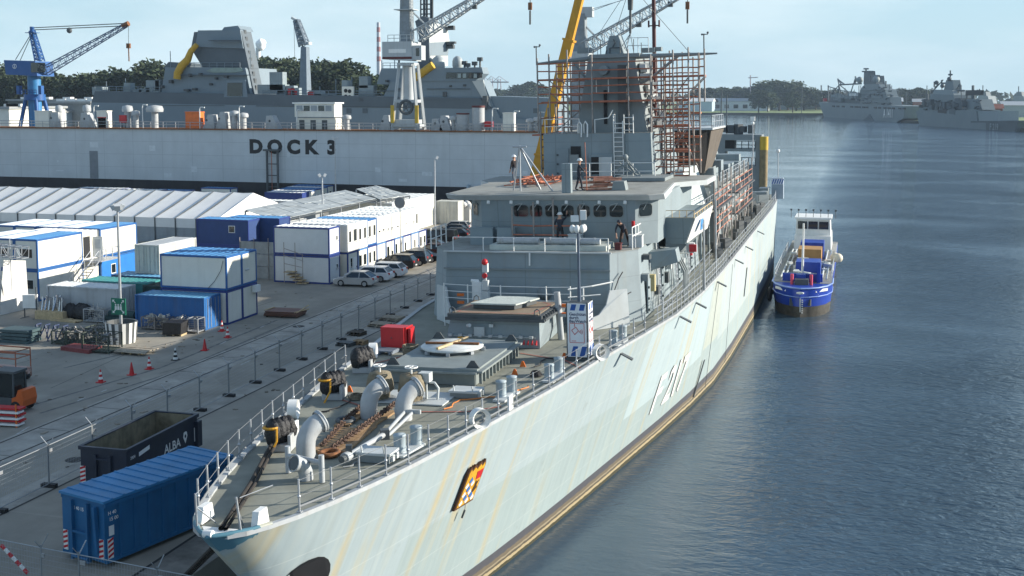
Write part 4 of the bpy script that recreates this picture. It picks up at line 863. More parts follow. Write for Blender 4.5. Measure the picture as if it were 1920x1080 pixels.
for k in range(36): mb.cbox((-9.9+rnd.uniform(-.5,.7),83+rnd.random()*45,8.2+rnd.random()*.5),.2+.5*rnd.random(),.2+.6*rnd.random(),.3+rnd.random()*.8,rnd.random()*3)
part('deck_gear', mb, DKGREY, ship)
mb = MB()
for y in (101,104.5,108,113,117,119.5): mb.box(-14.3+rnd.random(),-11.4+rnd.random()*.5,y-1,y+.8,12.35,12.9+rnd.random()*1.5)
part('upper_gear', mb, GREY, ship)
mb = MB()
for k in range(32):
    y = 84+k*1.8; x = XC+hw(y,8)-.14; mb.cyl((x,y,8.05),(x,y,9.05),.03,n=5)
for h in (9.0,8.65,8.35): mb.path([(XC+hw(y,8)-.14,y,h) for y in range(83,142,4)],.022,4)
part('edge_rail', mb, GALV, ship)
# flight deck aft
mb = MB()
for k in range(16): mb.cbox((rnd.uniform(-14,-9.6),rnd.uniform(122.5,134),8.2+rnd.random()*.7),.4+rnd.random()*1.2,.4+rnd.random()*1.5,.4+rnd.random()*1.6,rnd.random())
part('deck_gear', mb, GREY2, ship)
part('stern_gear', MB().box(-10.6,-9.6,134,136,8.,9.4).box(-12,-11,130,132,8,9.2), GREY2, ship)
# ================================================================ things that stand on the ship
# reels of rope under black covers
for px, py, lab, band in ((680,697,'black covered rope reel on a white stand, the one nearest the red cabinet',0),(625,747,'black covered rope reel with a yellow rim and strap, midway along the rail',1),(527,842,'black covered rope reel with a yellow strap, nearest the bow',1)):
    p = SG(px,py); t = thing('rope_reel', lab, 'rope reel', p, 'covered rope reels along the far rail'); ABOARD.append(t)
    mb = MB(); mb.cbox(p+V((0,.1,.12)),.8,.8,.24,.2); mb.cbox(p+V((.35,.2,.3)),.1,.9,.5,.2); part('stand', mb, VENTM, t)
    mb = MB()
    for k in range(4):
        mb.ball(p+V((-.16+.1*k,-.2+.17*k,.6)),.3,.26,.48,12,8,0,.1)
    part('cover', mb, BTARP, t)
    if band:
        mb = MB(); c = p+V((-.18,-.36,.72)); mb.path([c+V((.24*math.cos(a),.15*math.sin(a),.1)) for a in [i*math.pi/7 for i in range(14)]],.05,5,closed=True); mb.path([c+V((.3,-.1,.1)),c+V((.33,-.2,-.3)),c+V((.1,-.3,-.75))],.04,5); part('strap', mb, YELLOW, t)
# red cabinet with pallet
p = SG(737,657); t = thing('storage_cabinet', 'bright red steel cabinet lying on the fore deck beside the rail', 'cabinet', p); ABOARD.append(t)
mb = MB(); mb.cbox(p+V((0,.35,.62)),1.18,.75,.95,-.03); part('body', mb, RED, t); mb = MB(); mb.cbox(p+V((.64,.45,.6)),.1,.8,1.0,-.03); mb.cbox(p+V((.78,.45,.56)),.12,.7,.95,.1); part('door', mb, RED, t)
mb = MB(); mb.ball(p+V((-.05,-.03,.6)),.035,n=6,k=4); part('handle', mb, DKGREY, t)
p = SG(722,662); mb = MB()
for k in range(4): mb.cbox(p+V((-.1,-.3+k*.2,.16)),1.3,.15,.06,-.1)
for k in (-1,0,1): mb.cbox(p+V((-.1+k*.55,0,.07)),.1,.9,.13,-.1)
ABOARD.append(single('pallet', mb, mat('blue grey pallet', (.16,.19,.23), .7, var=.2), 'grey slatted pallet on deck under the red cabinet', 'pallet'))
p = SG(770,668); mb = MB()
for k in range(14): a = rnd.random()*6.3; mb.path([p+V((.3*math.cos(a+i*.8)*(1+.3*rnd.random()),.3*math.sin(a+i*.8),.1+.03*k+.04*rnd.random())) for i in range(9)],.035,5)
ABOARD.append(single('rope_coil', mb, ROPE, 'heap of light brown rope on the deck beside the gun foundation', 'rope'))
for pts, r, m_, lab in ((((690,720),(720,702),(760,700),(800,690)),.03,BLACK,'thin black hose lying along the left edge of the gun foundation'),(((830,770),(870,750),(915,748),(960,742),(990,725)),.03,mat('orange hose',(.6,.2,.04),.6),'orange hose trailing over the fore deck toward the bollards'),(((600,775),(640,765),(660,742),(700,735)),.028,BLACK,'black cable looping on the deck between the covered reels'),(((640,880),(690,862),(730,866),(745,850)),.03,mat('grey hose',(.25,.26,.26),.7),'grey hose near the bow rail below the bollards'),(((1000,690),(1030,672),(1052,676),(1070,662)),.03,BLACK,'black cable running to the striped camera tower')):
    ps = [SG(*q)+V((0,0,.035)) for q in pts]; fine = []
    for i in range(len(ps)-1):
        for k in range(6): t_ = k/6; fine.append(ps[i].lerp(ps[i+1],t_)+V((.12*math.sin(i*5+k*1.1),.12*math.cos(i*3+k*.9),0)))
    ABOARD.append(single('hose', MB().path(fine+[ps[-1]],r,5), m_, lab, 'hose', 'hoses and cables on the fore deck'))
for px, py, m_, lab in ((668,748,ROPE,'small light rope coil behind the middle covered reel'),(870,735,ROPE,'light rope coil before the gun foundation'),(1005,705,BLACK,'black cable coil beside the right hand bollards')):
    p = SG(px,py); mb = MB()
    for k in range(4): mb.path([p+V(((.26-.03*k)*math.cos(a),(.26-.03*k)*math.sin(a),.04+.05*k)) for a in [i*math.pi/7 for i in range(14)]],.03,5,closed=True)
    ABOARD.append(single('rope_coil', mb, m_, lab, 'rope'))
# camera tower with printed panels
p0, p1 = SG(1063,675), SG(1103,670); cw = .98
t = thing('surveillance_tower', 'tall camera tower with blue striped white sign panels standing at the port rail', 'camera tower', p0); ABOARD.append(t)
X0, X1, Y0, Y1, Z0, Z1 = p0.x, p0.x+cw, p0.y, p0.y+.95, 8.12, 10.62
mb = MB(); mb.box(X0+.04,X1-.04,Y0+.04,Y1-.04,8.05,Z1-.05); mb.box(X0-.05,X1+.05,Y0-.05,Y1+.05,8.0,8.1)
for x in (X0,X1-.05):
    for y in (Y0,Y1-.05): mb.box(x,x+.05,y,y+.05,8.1,Z1)
part('frame', mb, DKGREY, t)
SIGNW = mat('printed white panel', (.74,.76,.78), .5, var=.03); SIGNB = mat('printed blue', (.02,.09,.33), .5); SIGNN = mat('printed navy', (.015,.03,.1), .5); SIGNR = mat('printed red', (.5,.03,.03), .5)
def panel(o, ux, nrm):
    o, ux, n = V(o), V(ux), V(nrm); W, Hh = .86, 2.4
    q = lambda u, v_, e=0: o+ux*u*W+V((0,0,v_*Hh))+n*e
    f = part('sign_panel', MB().prism([q(0,0),q(1,0),q(1,1),q(0,1)], n*.03), SIGNW, t)
    mb = MB()
    for u in (.15,.62):
        for v0, v1, s in ((.87,.985,.08),(.015,.2,.14)):
            mb.prism([q(u,v0,.032),q(u+.26,v0,.032),q(u+.26+s,v1,.032),q(u+s,v1,.032)], n*.004)
    part('blue_stripes', mb, SIGNB, f)
    mb = MB()
    for k, s in enumerate(('Geschützt','durch','BauWatch')): place_text(mb, s, .185, q(.1,.80-k*.066,.036), ux, (0,0,1), True, 'LEFT')
    part('sign_text', mb, SIGNN, f)
    mb = MB(); e = .034
    for a, b in (((.12,.27),(.88,.27)),((.88,.27),(.88,.63)),((.88,.63),(.12,.63)),((.12,.63),(.12,.27))): mb.cyl(q(*a,e),q(*b,e),.012,n=4)
    for a, b in (((.22,.5),(.45,.56)),((.45,.56),(.58,.49)),((.58,.49),(.38,.42)),((.38,.42),(.22,.5)),((.38,.56),(.38,.62)),((.22,.3),(.45,.3))): mb.cyl(q(*a,e),q(*b,e),.014,n=4)
    for r in (.1,.17,.24): mb.path([q(.52+r*math.cos(a)*1.1,.475+r*math.sin(a)*.4,e) for a in (-.5,-.25,0,.25,.5)],.012,4)
    place_text(mb, '-', .1, q(.3,.3,.036), ux, (0,0,1)); part('camera_sign', mb, SIGNR, f)
panel((X0+.06,Y0-.0,Z0+.04),(1,0,0),(0,-1,0)); panel((X1+.0,Y0+.05,Z0+.04),(0,1,0),(1,0,0))
mb = MB(); mb.cyl((X0+.5,Y0+.5,10.5),(X0+.5,Y0+.5,13.9),.06,n=10); mb.cyl((X0+.5,Y0+.5,10.5),(X0+.5,Y0+.5,11.2),.09,n=10); part('mast', mb, mat('blue grey mast', (.12,.15,.2), .4, .5), t)
mb = MB(); c = V((X0+.5,Y0+.5,14.1))
for a in (-2.4,-1.5,-.6,.6): mb.ball(c+V((.28*math.cos(a),.28*math.sin(a),-.25)),.14,.14,.19,8,6)
mb.cbox(c+V((-.12,-.1,.2)),.34,.3,.26,.3); mb.cbox(c+V((.25,0,.35)),.26,.3,.42,.2); part('camera_head', mb, WHITE, t)
# people
def person(name, joints, edges, mats_, label, loc, yaw, helmet=None, extra=None):
    """one skinned body over a posed skeleton; joints: name -> (x,y,z,radius,material index)"""
    keys = list(joints); me = bpy.data.meshes.new('rig'); me.from_pydata([joints[k][:3] for k in keys], [(keys.index(a),keys.index(b)) for a,b in edges], [])
    ob = bpy.data.objects.new('rig', me); COL.objects.link(ob); md = ob.modifiers.new('skin','SKIN'); sv = me.skin_vertices[0].data
    for i, k in enumerate(keys): sv[i].radius = (joints[k][3],)*2; sv[i].use_root = (k == 'pelvis')
    md.use_smooth_shade = True; s2 = ob.modifiers.new('sub','SUBSURF'); s2.levels = 1; s2.render_levels = 1
    em = bpy.data.meshes.new_from_object(ob.evaluated_get(bpy.context.evaluated_depsgraph_get())); bpy.data.objects.remove(ob); bpy.data.meshes.remove(me)
    mb = MB()
    pts = [(V(joints[k][:3]), joints[k][4]) for k in keys]
    mb.v = [tuple(v.co) for v in em.vertices]; mb.f = [tuple(p.vertices) for p in em.polygons]
    for p in em.polygons:
        c = p.center; mb.m.append(min(pts, key=lambda q: (q[0]-c).length)[1]); mb.sm.append(True)
    bpy.data.meshes.remove(em)
    M_ = Matrix.Translation(loc) @ Matrix.Rotation(yaw,4,'Z'); mb.v = [tuple(M_@V(p)) for p in mb.v]
    root = thing(name, label, 'person', loc, 'workers on the warship'); part('body', mb, mats_, root); ABOARD.append(root)
    h = joints['head']; hc = M_@V(h[:3])
    m2 = MB(); 
    if helmet is not None:
        m2.lathe(hc+V((0,0,.0)), [(.17,.03),(.175,.05),(.14,.055),(.13,.1),(.09,.15),(.02,.17)], 14); part('helmet', m2, helmet, root)
    else: m2.ball(hc+V((0,0,.04)),.115,.115,.11,8,6); part('hair', m2, CLOTHK, root)
    fc = MB(); f = M_.to_3x3()@V((0,1,0)); s = M_.to_3x3()@V((1,0,0)); fc.cbox(hc+f*.105+V((0,0,-.03)),.03,.04,.05,yaw)
    for q in (-1,1): fc.ball(hc+f*.09+s*(q*.035)+V((0,0,.01)),.014,n=5,k=4); fc.ball(hc+s*(q*.11),.02,.03,.035,6,4)
    part('face', fc, SKIN, root)
    if extra: extra(root, M_)
    return root
def skeleton(lean=0., la=None, ra=None, stride=.12, skin=2, top=0, bot=1, legs=1):
    """y forward; la/ra = elbow and hand points"""
    c, s = math.cos(lean), math.sin(lean); up = lambda x, z, f=0: (x, s*(z-.95)+f*c, .95+c*(z-.95)-f*s)
    J = {'pelvis':(0,0,.95,.135,bot),'waist':(*up(0,1.1),.13,top),'chest':(*up(0,1.33),.155,top),'neck':(*up(0,1.5),.06,skin),'head':(*up(0,1.66,.02),.105,skin),'crown':(*up(0,1.73,.01),.08,skin)}
    E = [('pelvis','waist'),('waist','chest'),('chest','neck'),('neck','head'),('head','crown')]
    for q, n, arm in ((-1,'l',la),(1,'r',ra)):
        J['sh'+n] = (*up(.19*q,1.42),.068,top); E.append(('chest','sh'+n))
        el, hd = arm or ((.27*q,0,1.12),(.27*q,.1,.86))
        J['el'+n] = (*el,.05,top); J['wr'+n] = (*hd,.034,skin); E += [('sh'+n,'el'+n),('el'+n,'wr'+n)]
        d = (V(hd)-V(el)).normalized(); sd_ = d.cross(V((0,1,.3))).normalized(); J['pa'+n] = (*(V(hd)+d*.07),.036,skin); E.append(('wr'+n,'pa'+n))
        for k in range(4): J['f%d%s'%(k,n)] = (*(V(hd)+d*(.15-.012*abs(k-1))+sd_*(.03*(k-1.5))),.011,skin); E.append(('pa'+n,'f%d%s'%(k,n)))
        J['th'+n] = (*(V(hd)+d*.07+sd_*.07),.012,skin); E.append(('wr'+n,'th'+n))
        J['hip'+n] = (.1*q,0,.9,.095,bot); J['kn'+n] = (.13*q,.03+stride*q*.5,.5,.068,legs); J['an'+n] = (.14*q,stride*q-.02,.1,.05,legs); J['to'+n] = (.15*q,stride*q+.16,.04,.042,3)
        E += [('pelvis','hip'+n),('hip'+n,'kn'+n),('kn'+n,'an'+n),('an'+n,'to'+n)]
    return J, E
BOOT = mat('work boots', (.02,.017,.015), .7)
J, E = skeleton(0, ((-.3,.02,1.15),(-.26,.15,.95)), ((.3,.22,1.5),(.34,.42,1.82)))
person('person', J, E, [CLOTHK, mat('black trousers',(.02,.02,.024),.9), SKIN, BOOT], 'worker in a white helmet reaching up to the bridge windows, back turned', V((SY(1051,457,61.).x,60.95,11.76)), .1, WHITE)
J, E = skeleton(.95, ((-.24,.5,.95),(-.2,.55,.62)), ((.24,.5,.95),(.2,.5,.6)), .26)
person('person', J, E, [CLOTHK, mat('brown black trousers',(.05,.03,.022),.9), SKIN, BOOT], 'worker in dark clothes bending down before the bridge, no helmet', V((SY(1171,455,61.).x,60.9,11.76)), R(165), None)
def pole(root, M_): part('held_pole', MB().cyl(M_@V((.22,.42,.05)), M_@V((.1,.36,2.7)), .025, n=6), RLEAD, root)
J, E = skeleton(.05, ((-.26,.2,1.2),(-.02,.36,1.25)), ((.26,.2,1.2),(.14,.36,1.05)), .18)
person('person', J, E, [CLOTHK, CLOTHK, SKIN, BOOT], 'worker in a white helmet holding a long pole on the bridge roof', SG(1086,358,14.53), R(-75), WHITE, pole)
J, E = skeleton(0, None, ((.27,.15,1.2),(.2,.3,1.02)), .1)
person('person', J, E, [mat('black shirt',(.025,.02,.022),.9), mat('grey work trousers',(.16,.18,.21),.9), SKIN, BOOT], 'worker in grey trousers and white helmet at the far rail of the bridge roof', SG(965,346,14.53), R(60), WHITE)
# clutter on the bridge roof
p = SG(1108,357,14.53); mb = MB()
for k in range(9): mb.cbox(p+V((rnd.uniform(-.2,.9),rnd.uniform(0,.8),.06+.08*k)), 1.6,.22,.08, rnd.uniform(.2,.6))
ABOARD.append(single('plank_stack', mb, mat('red edged boards',(.45,.22,.15),.75,var=.5,scale=3), 'stack of red edged scaffold boards on the front of the bridge roof', 'boards'))
mb = MB(); p = SG(1190,340,14.53); mb.cbox(p+V((.3,1.5,.12)),3.2,3.4,.2,0); ABOARD.append(single('cover_plate', mb, GREY2, 'large grey cover plate lying on the right part of the bridge roof', 'plate'))
mb = MB()
for k in range(40): mb.cyl(V((rnd.uniform(-20.,-17.),rnd.uniform(66,72),14.6+rnd.random()*.4)), V((rnd.uniform(-20.,-17.),rnd.uniform(66,72),14.6+rnd.random()*.4)), .035, n=5)
ABOARD.append(single('tube_pile', mb, RLEAD, 'loose pile of red and brown scaffold tubes on the left of the bridge roof', 'tubes', kind='stuff'))
mb = MB(); a = SG(976,358,14.53)
for q in ((-.5,.3,0),(.9,1.,0),(1.9,-.1,0),(0,0,0)): mb.cyl(a+V(q),a+V((0,0,2.55)),.05,n=6)
mb.cyl(a+V((-.4,0,2.5)),a+V((.4,0,2.5)),.05); ABOARD.append(single('tripod_frame', mb, GALV, 'silver tube tripod standing on the left corner of the bridge roof', 'tripod'))
mb = MB(); p = SG(1062,362,14.53); mb.cbox(p+V((0,.2,.8)),.5,.4,1.6); ABOARD.append(single('cable_post', mb, GREY, 'grey steel box post on the front edge of the bridge roof', 'post'))
p = SG(1160,357,14.53); mb = MB(); mb.prism([p+V((-.4,0,0)),p+V((.4,0,0)),p+V((.3,0,.5)),p+V((-.3,0,.5))],(0,.8,0)); ABOARD.append(single('vent_cowl', mb, GREY2, 'small grey sloped vent cowl beside the red edged boards', 'vent'))
# scaffolding
def scaffold(name, label, uprights, levels, z0, z1, deckw=.0, mt=SCAFT, boards=None, braces=(), deckm=None, group='scaffolding on the warship'):
    """uprights: plan points in order; ledgers join neighbours at every level"""
    t = thing(name, label, 'scaffolding', (uprights[0][0],uprights[0][1],z0), group); ABOARD.append(t)
    for i, (x, y) in enumerate(uprights): part('standard', MB().cyl((x,y,z0),(x,y,z1+(i*37%5)*.12),.058,n=6), mt, t)
    mb = MB()
    for z in levels:
        for h in (0,.55,1.05):
            for a, b in zip(uprights, uprights[1:]): mb.cyl((*a,z+h+rnd.uniform(-.03,.03)),(*b,z+h+rnd.uniform(-.03,.03)),.043,n=5,cap=False)
    part('ledgers', mb, RLEAD, t)
    for z, poly, th in boards or []: part('platform', MB().prism([(x,y,z) for x,y in poly],(0,0,th)), deckm or RLEAD, t)
    if braces: 
        mb = MB()
        for a, b in braces: mb.cyl(a,b,.035,n=5)
        part('brace', mb, mt, t)
    return t
pxy = lambda px, py, Y: (SY(px,py,Y).x, Y)
up = [pxy(x,160,74.9) for x in (1008,1030,1064,1110,1178,1220)]
scaffold('scaffold', 'scaffold of red platforms across the front of the mast tower', up, [19.45,20.95], 17.43, 22.4, boards=[(19.42,[(up[1][0]-.6,75.),(up[-1][0]+.2,75.),(up[-1][0]+.2,75.5),(up[1][0]-.6,75.5)],.12),(20.9,[(up[0][0],75.),(up[-1][0],75.),(up[-1][0],75.5),(up[0][0],75.5)],.12)], braces=[((up[0][0],75,20.9),(up[2][0],75,19.)),((up[1][0],75,20.9),(up[2][0],75,19.8))])
up = [pxy(x,160,Y) for x, Y in ((1222,76.),(1245,76.),(1262,76.),(1291,76.),(1320,76.),(1320,79.),(1291,79.),(1262,79.),(1240,79.))]
scaffold('scaffold', 'tall scaffold tower of rusty tubes at the right side of the mast', up[:4]+up[6:], [14.6,16.2,17.8,19.4], 14.53, 22.2, boards=[(17.7,[(up[0][0],76),(up[3][0],76),(up[3][0],76.7),(up[0][0],76.7)],.14),(16.1,[(up[1][0],76),(up[3][0],76),(up[3][0],76.7),(up[1][0],76.7)],.14),(19.4,[(up[0][0],76),(up[3][0],76),(up[3][0],76.7),(up[0][0],76.7)],.12)], braces=[((up[0][0],76,14.6),(up[3][0],76,17.7)),((up[3][0],79,16.),(up[3][0],76,19.4)),((up[0][0],76,17.8),(up[3][0],76,20.9))])
up2 = [pxy(x,150,75.3) for x in (1222,1262,1291,1310,1321)]
scaffold('scaffold', 'cantilevered scaffold platform under the right yardarm', up2, [20.95], 19.3, 22.3, boards=[(20.9,[(up2[0][0],75.3),(up2[-1][0],75.3),(up2[-1][0],76.2),(up2[0][0],76.2)],.12)], braces=[((up2[-1][0],75.4,20.9),(up2[1][0],75.4,18.9)),((up2[-1][0],76.1,20.9),(up2[1][0],76.1,18.9))])
up = [(-19.9,75.),(-19.9,77.),(-19.9,79.),(-19.9,81.)]
scaffold('scaffold', 'low scaffold along the left side of the mast house', up, [14.6,16.,17.4], 14.53, 18.9, boards=[(17.3,[(-20.5,75),(-19.95,75),(-19.95,81),(-20.5,81)],.1)])
up = [(-9.7,84.5),(-9.7,87.),(-9.7,90.),(-9.7,93.),(-9.7,96.)]
scaffold('scaffold', 'dark scaffold standing on the side deck abreast of the funnel', up, [9.8,11.6], 8.02, 13.6, deckm=DKGREY, boards=[(11.5,[(-10.4,84.5),(-9.4,84.5),(-9.4,96),(-10.4,96)],.1)], braces=[((-9.7,84.5,8.1),(-9.7,90,11.5)),((-9.7,90,8.1),(-9.7,96,11.5))])
up = [(-9.8,100.),(-9.8,104.),(-9.8,108.),(-9.8,112.),(-9.8,116.)]
scaffold('scaffold', 'dark scaffold along the after deckhouse, nearest the stern', up, [9.8,11.6], 8.02, 13.4, deckm=DKGREY, boards=[(9.7,[(-10.5,100),(-9.5,100),(-9.5,116),(-10.5,116)],.1),(11.5,[(-10.5,100),(-9.5,100),(-9.5,116),(-10.5,116)],.1)], braces=[((-9.8,100,8.1),(-9.8,106,12.)),((-9.8,108,8.1),(-9.8,114,12.))])
up = [(-17.8,60.9),(-16.6,60.9),(-15.5,60.9),(-14.,60.9)]
scaffold('scaffold', 'light scaffold rail set up in front of the bridge windows', up, [11.8], 11.76, 13.9)
up = [pxy(x,160,78.6) for x in (1044,1056,1070,1086,1104)]
scaffold('scaffold', 'close set scaffold tubes at the left flank of the mast tower', up, [17.8,19.4,20.9], 17.43, 22.1, boards=[(19.35,[(up[0][0],78.6),(up[-1][0],78.6),(up[-1][0],79.2),(up[0][0],79.2)],.1)], braces=[((up[0][0],78.6,17.6),(up[-1][0],78.6,19.4)),((up[-1][0],78.6,19.5),(up[0][0],78.6,21.2))])
up = [pxy(x,160,79.4) for x in (1232,1248,1256,1270,1280,1300,1312)]
scaffold('scaffold', 'close set scaffold tubes behind the tall tower at the right of the mast', up, [15.4,17.,18.6,20.2], 14.53, 22.3, boards=[(18.5,[(up[0][0],79.4),(up[-1][0],79.4),(up[-1][0],80.2),(up[0][0],80.2)],.12),(16.9,[(up[2][0],79.4),(up[-1][0],79.4),(up[-1][0],80.2),(up[2][0],80.2)],.12),(15.3,[(up[2][0],79.4),(up[-1][0],79.4),(up[-1][0],80.2),(up[2][0],80.2)],.12)], deckm=mat('orange toe boards',(.5,.2,.1),.7,var=.3,scale=2), braces=[((up[0][0],79.4,17.),(up[-1][0],79.4,20.2)),((up[-1][0],79.4,14.6),(up[2][0],79.4,18.6))])
# lamp mast and sign tower at the stern
p = SX(1408,300,-11.); 
for px, py, X_, lab, hh in ((1412,330,-11.4,'slim grey lamp mast with a flood lamp on the after deckhouse',4.6),):
    q = SX(px,py,X_); q = V((X_,q.y,12.36)); t = thing('lamp_mast', lab, 'lamp mast', q); ABOARD.append(t)
    part('pole', MB().cyl(q,q+V((0,0,hh)),.06), GALV, t); part('lamp_head', MB().cbox(q+V((0,0,hh+.2)),.5,.4,.5).ball(q+V((0,-.2,hh-.3)),.2), WHITE, t)
q = V((-8.75,136.5,8.02)); t = thing('surveillance_tower', 'small camera tower with blue stripes and a thin mast at the stern', 'camera tower', q); ABOARD.append(t)
part('frame', MB().box(q.x-.6,q.x+.7,q.y-.6,q.y+.6,8.02,10.4), mat('grey blue panel',(.3,.36,.42),.5), t); mb = MB()
for k in range(5): mb.prism([(q.x-.6+k*.26,q.y-.63,9.75),(q.x-.46+k*.26,q.y-.63,9.75),(q.x-.26+k*.26,q.y-.63,10.3),(q.x-.4+k*.26,q.y-.63,10.3)],(0,.02,0))
part('blue_stripes', mb, SIGNB, t); part('white_band', MB().box(q.x-.61,q.x+.71,q.y-.62,q.y-.6,9.7,10.38), SIGNW, t)
part('mast', MB().cyl(q+V((.1,0,2.3)),q+V((.1,0,5.3)),.05), GALV, t); part('camera_head', MB().ball(q+V((.1,0,5.45)),.22,n=8,k=6), WHITE, t)
# ================================================================ THE YARD
GZ = 1.5
SHEET = mat('ribbed white roof sheet', (.66,.68,.68), .5, var=.1, scale=.5, streak=.3, scol=(.3,.3,.3), stretch=(.3,3,1))
BROOF = mat('blue roof sheet', (.06,.22,.45), .5, var=.15, scale=.6, streak=.3, scol=(.3,.36,.42), stretch=(.3,3,1))
CREAMS = [CREAM, mat('panel wall weathered', (.68,.67,.61), .6, var=.08, scale=.9, streak=.35, scol=(.4,.37,.31), stretch=(1.5,1.5,.15), dirt=.2, dcol=(.5,.48,.43)), mat('panel wall ivory', (.73,.7,.6), .55, var=.06, scale=.6, streak=.25, scol=(.42,.36,.28), stretch=(1.2,1.2,.12))]
def office(name, label, x0, x1, y0, y1, z0, wall=None, trim=None, roof=None, wins=(), h=2.75, group='office containers', doors=(), cat='container office'):
    """one site-office container: walls, trim frame, ribbed roof, windows (face,u,v,w,h) with face 'E' (+x) or 'S' (-y)"""
    if wall in (None, CREAM): wall = CREAMS[int(abs(x1*7+y0*13+z0*3)) % 3]
    trim = trim or NAVY; t = thing(name, label, cat, ((x0+x1)/2,(y0+y1)/2,z0), group)
    part('wall', MB().box(x0+.04,x1-.04,y0+.04,y1-.04,z0+.05,z0+h-.12), wall, t)
    mb = MB(); p = .13
    for x in (x0,x1-p):
        for y in (y0,y1-p): mb.box(x,x+p,y,y+p,z0+.16,z0+h-.16)
    for z in (z0,z0+h-.16):
        mb.box(x0,x1,y0,y0+p,z,z+.16).box(x0,x1,y1-p,y1,z,z+.16).box(x0,x0+p,y0+p,y1-p,z,z+.16).box(x1-p,x1,y0+p,y1-p,z,z+.16)
    part('frame', mb, trim, t)
    mb = MB(); mb.box(x0+p,x1-p,y0+p,y1-p,z0+h-.1,z0+h-.02)
    n = 10; 
    for i in range(n): xx = x0+.3+(x1-x0-.6)*i/(n-1); mb.box(xx-.04,xx+.04,y0+p,y1-p,z0+h-.02,z0+h+.02)
    part('roof', mb, roof or SHEET, t)
    for f, u, v_, w_, hh in wins:
        if f == 'E': c = V((x1-.04, y0+(y1-y0)*u, z0+v_)); sz = (.05,w_,hh); sp = (.07,w_-.12,hh-.12)
        else: c = V((x0+(x1-x0)*u, y0+.04, z0+v_)); sz = (w_,.05,hh); sp = (w_-.12,.07,hh-.12)
        fr = part('window', MB().cbox(c,*sz), WHITE, t); part('pane', MB().cbox(c,*sp), GLASS, fr)
        if f == 'E': part('sill', MB().cbox(c+V((.03,0,-hh/2-.03)),.1,w_+.06,.05), GALV, fr)
    for f, u, w_, hh in doors:
        c = V((x1-.03, y0+(y1-y0)*u, z0+.1+hh/2)) if f == 'E' else V((x0+(x1-x0)*u, y0+.03, z0+.1+hh/2))
        d = part('door', MB().cbox(c,*((.06,w_,hh) if f == 'E' else (w_,.06,hh))), WHITE, t)
        part('handle', MB().cbox(c+(V((.05,w_*.4,0)) if f == 'E' else V((w_*.4,-.05,0))),.06,.06,.14), DKGREY, d)
    return t
CONTB = rib_mat('blue corrugated steel', (.022,.13,.36), 0, 3.6, .5); CONTG = rib_mat('grey corrugated steel', (.45,.48,.5), 0, 3.6, .5); CONTT = rib_mat('teal corrugated steel', (.05,.27,.27), 0, 3.6, .5)
CONTW = rib_mat('dirty white corrugated steel', (.55,.55,.5), 0, 3.6, .5); CONTN = rib_mat('dark blue corrugated steel', (.02,.06,.18), 0, 3.6, .5)
def freight(label, x0, x1, y0, y1, z0, m, end='E', h=2.6, axis='x', roofm=None):
    t = thing('freight_container', label, 'container', ((x0+x1)/2,(y0+y1)/2,z0), 'freight containers')
    mb = MB(); n = int(((x1-x0) if axis == 'x' else (y1-y0))/.28)     # real corrugation
    if axis == 'x':
        for yy, s in ((y0,-1),(y1,1)):
            pts = []
            for i in range(n+1):
                x = x0+.1+(x1-x0-.2)*i/n; pts.append((x, yy-s*(.1 if i % 4 < 2 else .05)))
            for a, b in zip(pts, pts[1:]): mb.add([(a[0],a[1],z0+.15),(b[0],b[1],z0+.15),(b[0],b[1],z0+h-.12),(a[0],a[1],z0+h-.12)], [(0,1,2,3)])
        mb.box(x0+.1,x1-.1,y0+.12,y1-.12,z0+.12,z0+h-.1)
    else: mb.box(x0+.06,x1-.06,y0+.06,y1-.06,z0+.12,z0+h-.1)
    part('wall', mb, m, t)
    mb = MB(); p = .14
    for x in (x0,x1-p):
        for y in (y0,y1-p): mb.box(x,x+p,y,y+p,z0,z0+h)
    for z in (z0+.02,z0+h-.14): mb.box(x0+p,x1-p,y0,y0+.1,z,z+.12).box(x0+p,x1-p,y1-.1,y1,z,z+.12).box(x0,x0+.1,y0+p,y1-p,z,z+.12).box(x1-.1,x1,y0+p,y1-p,z,z+.12)
    part('frame', mb, m, t)
    mb = MB(); k = 14
    mb.box(x0+.1,x1-.1,y0+.1,y1-.1,z0+h-.09,z0+h-.04)
    for i in range(k): xx = x0+.3+(x1-x0-.6)*i/(k-1); mb.box(xx-.09,xx+.09,y0+.12,y1-.12,z0+h-.04,z0+h-.015)
    part('roof', mb, roofm or m, t)
    for q in (0,1):
        if end == 'E': a, b = y0+.16+q*(y1-y0-.3)/2, y0+.13+(q+1)*(y1-y0-.3)/2; c = V((x1-.02,(a+b)/2,z0+h/2)); d = part('door', MB().cbox(c,.08,b-a,h-.3), m, t)
        else: a, b = x0+.16+q*(x1-x0-.3)/2, x0+.13+(q+1)*(x1-x0-.3)/2; c = V(((a+b)/2,y0+.02,z0+h/2)); d = part('door', MB().cbox(c,b-a,.08,h-.3), m, t)
        mb = MB()
        for s in (.28,.72):
            o = V((x1+.05,a+(b-a)*s,0)) if end == 'E' else V((a+(b-a)*s,y0-.05,0)); mb.cyl((o.x,o.y,z0+.15),(o.x,o.y,z0+h-.15),.025,n=5); mb.cbox((o.x,o.y,z0+1.1),.06,.06,.12)
        part('locking_bars', mb, GALV, d)
    return t
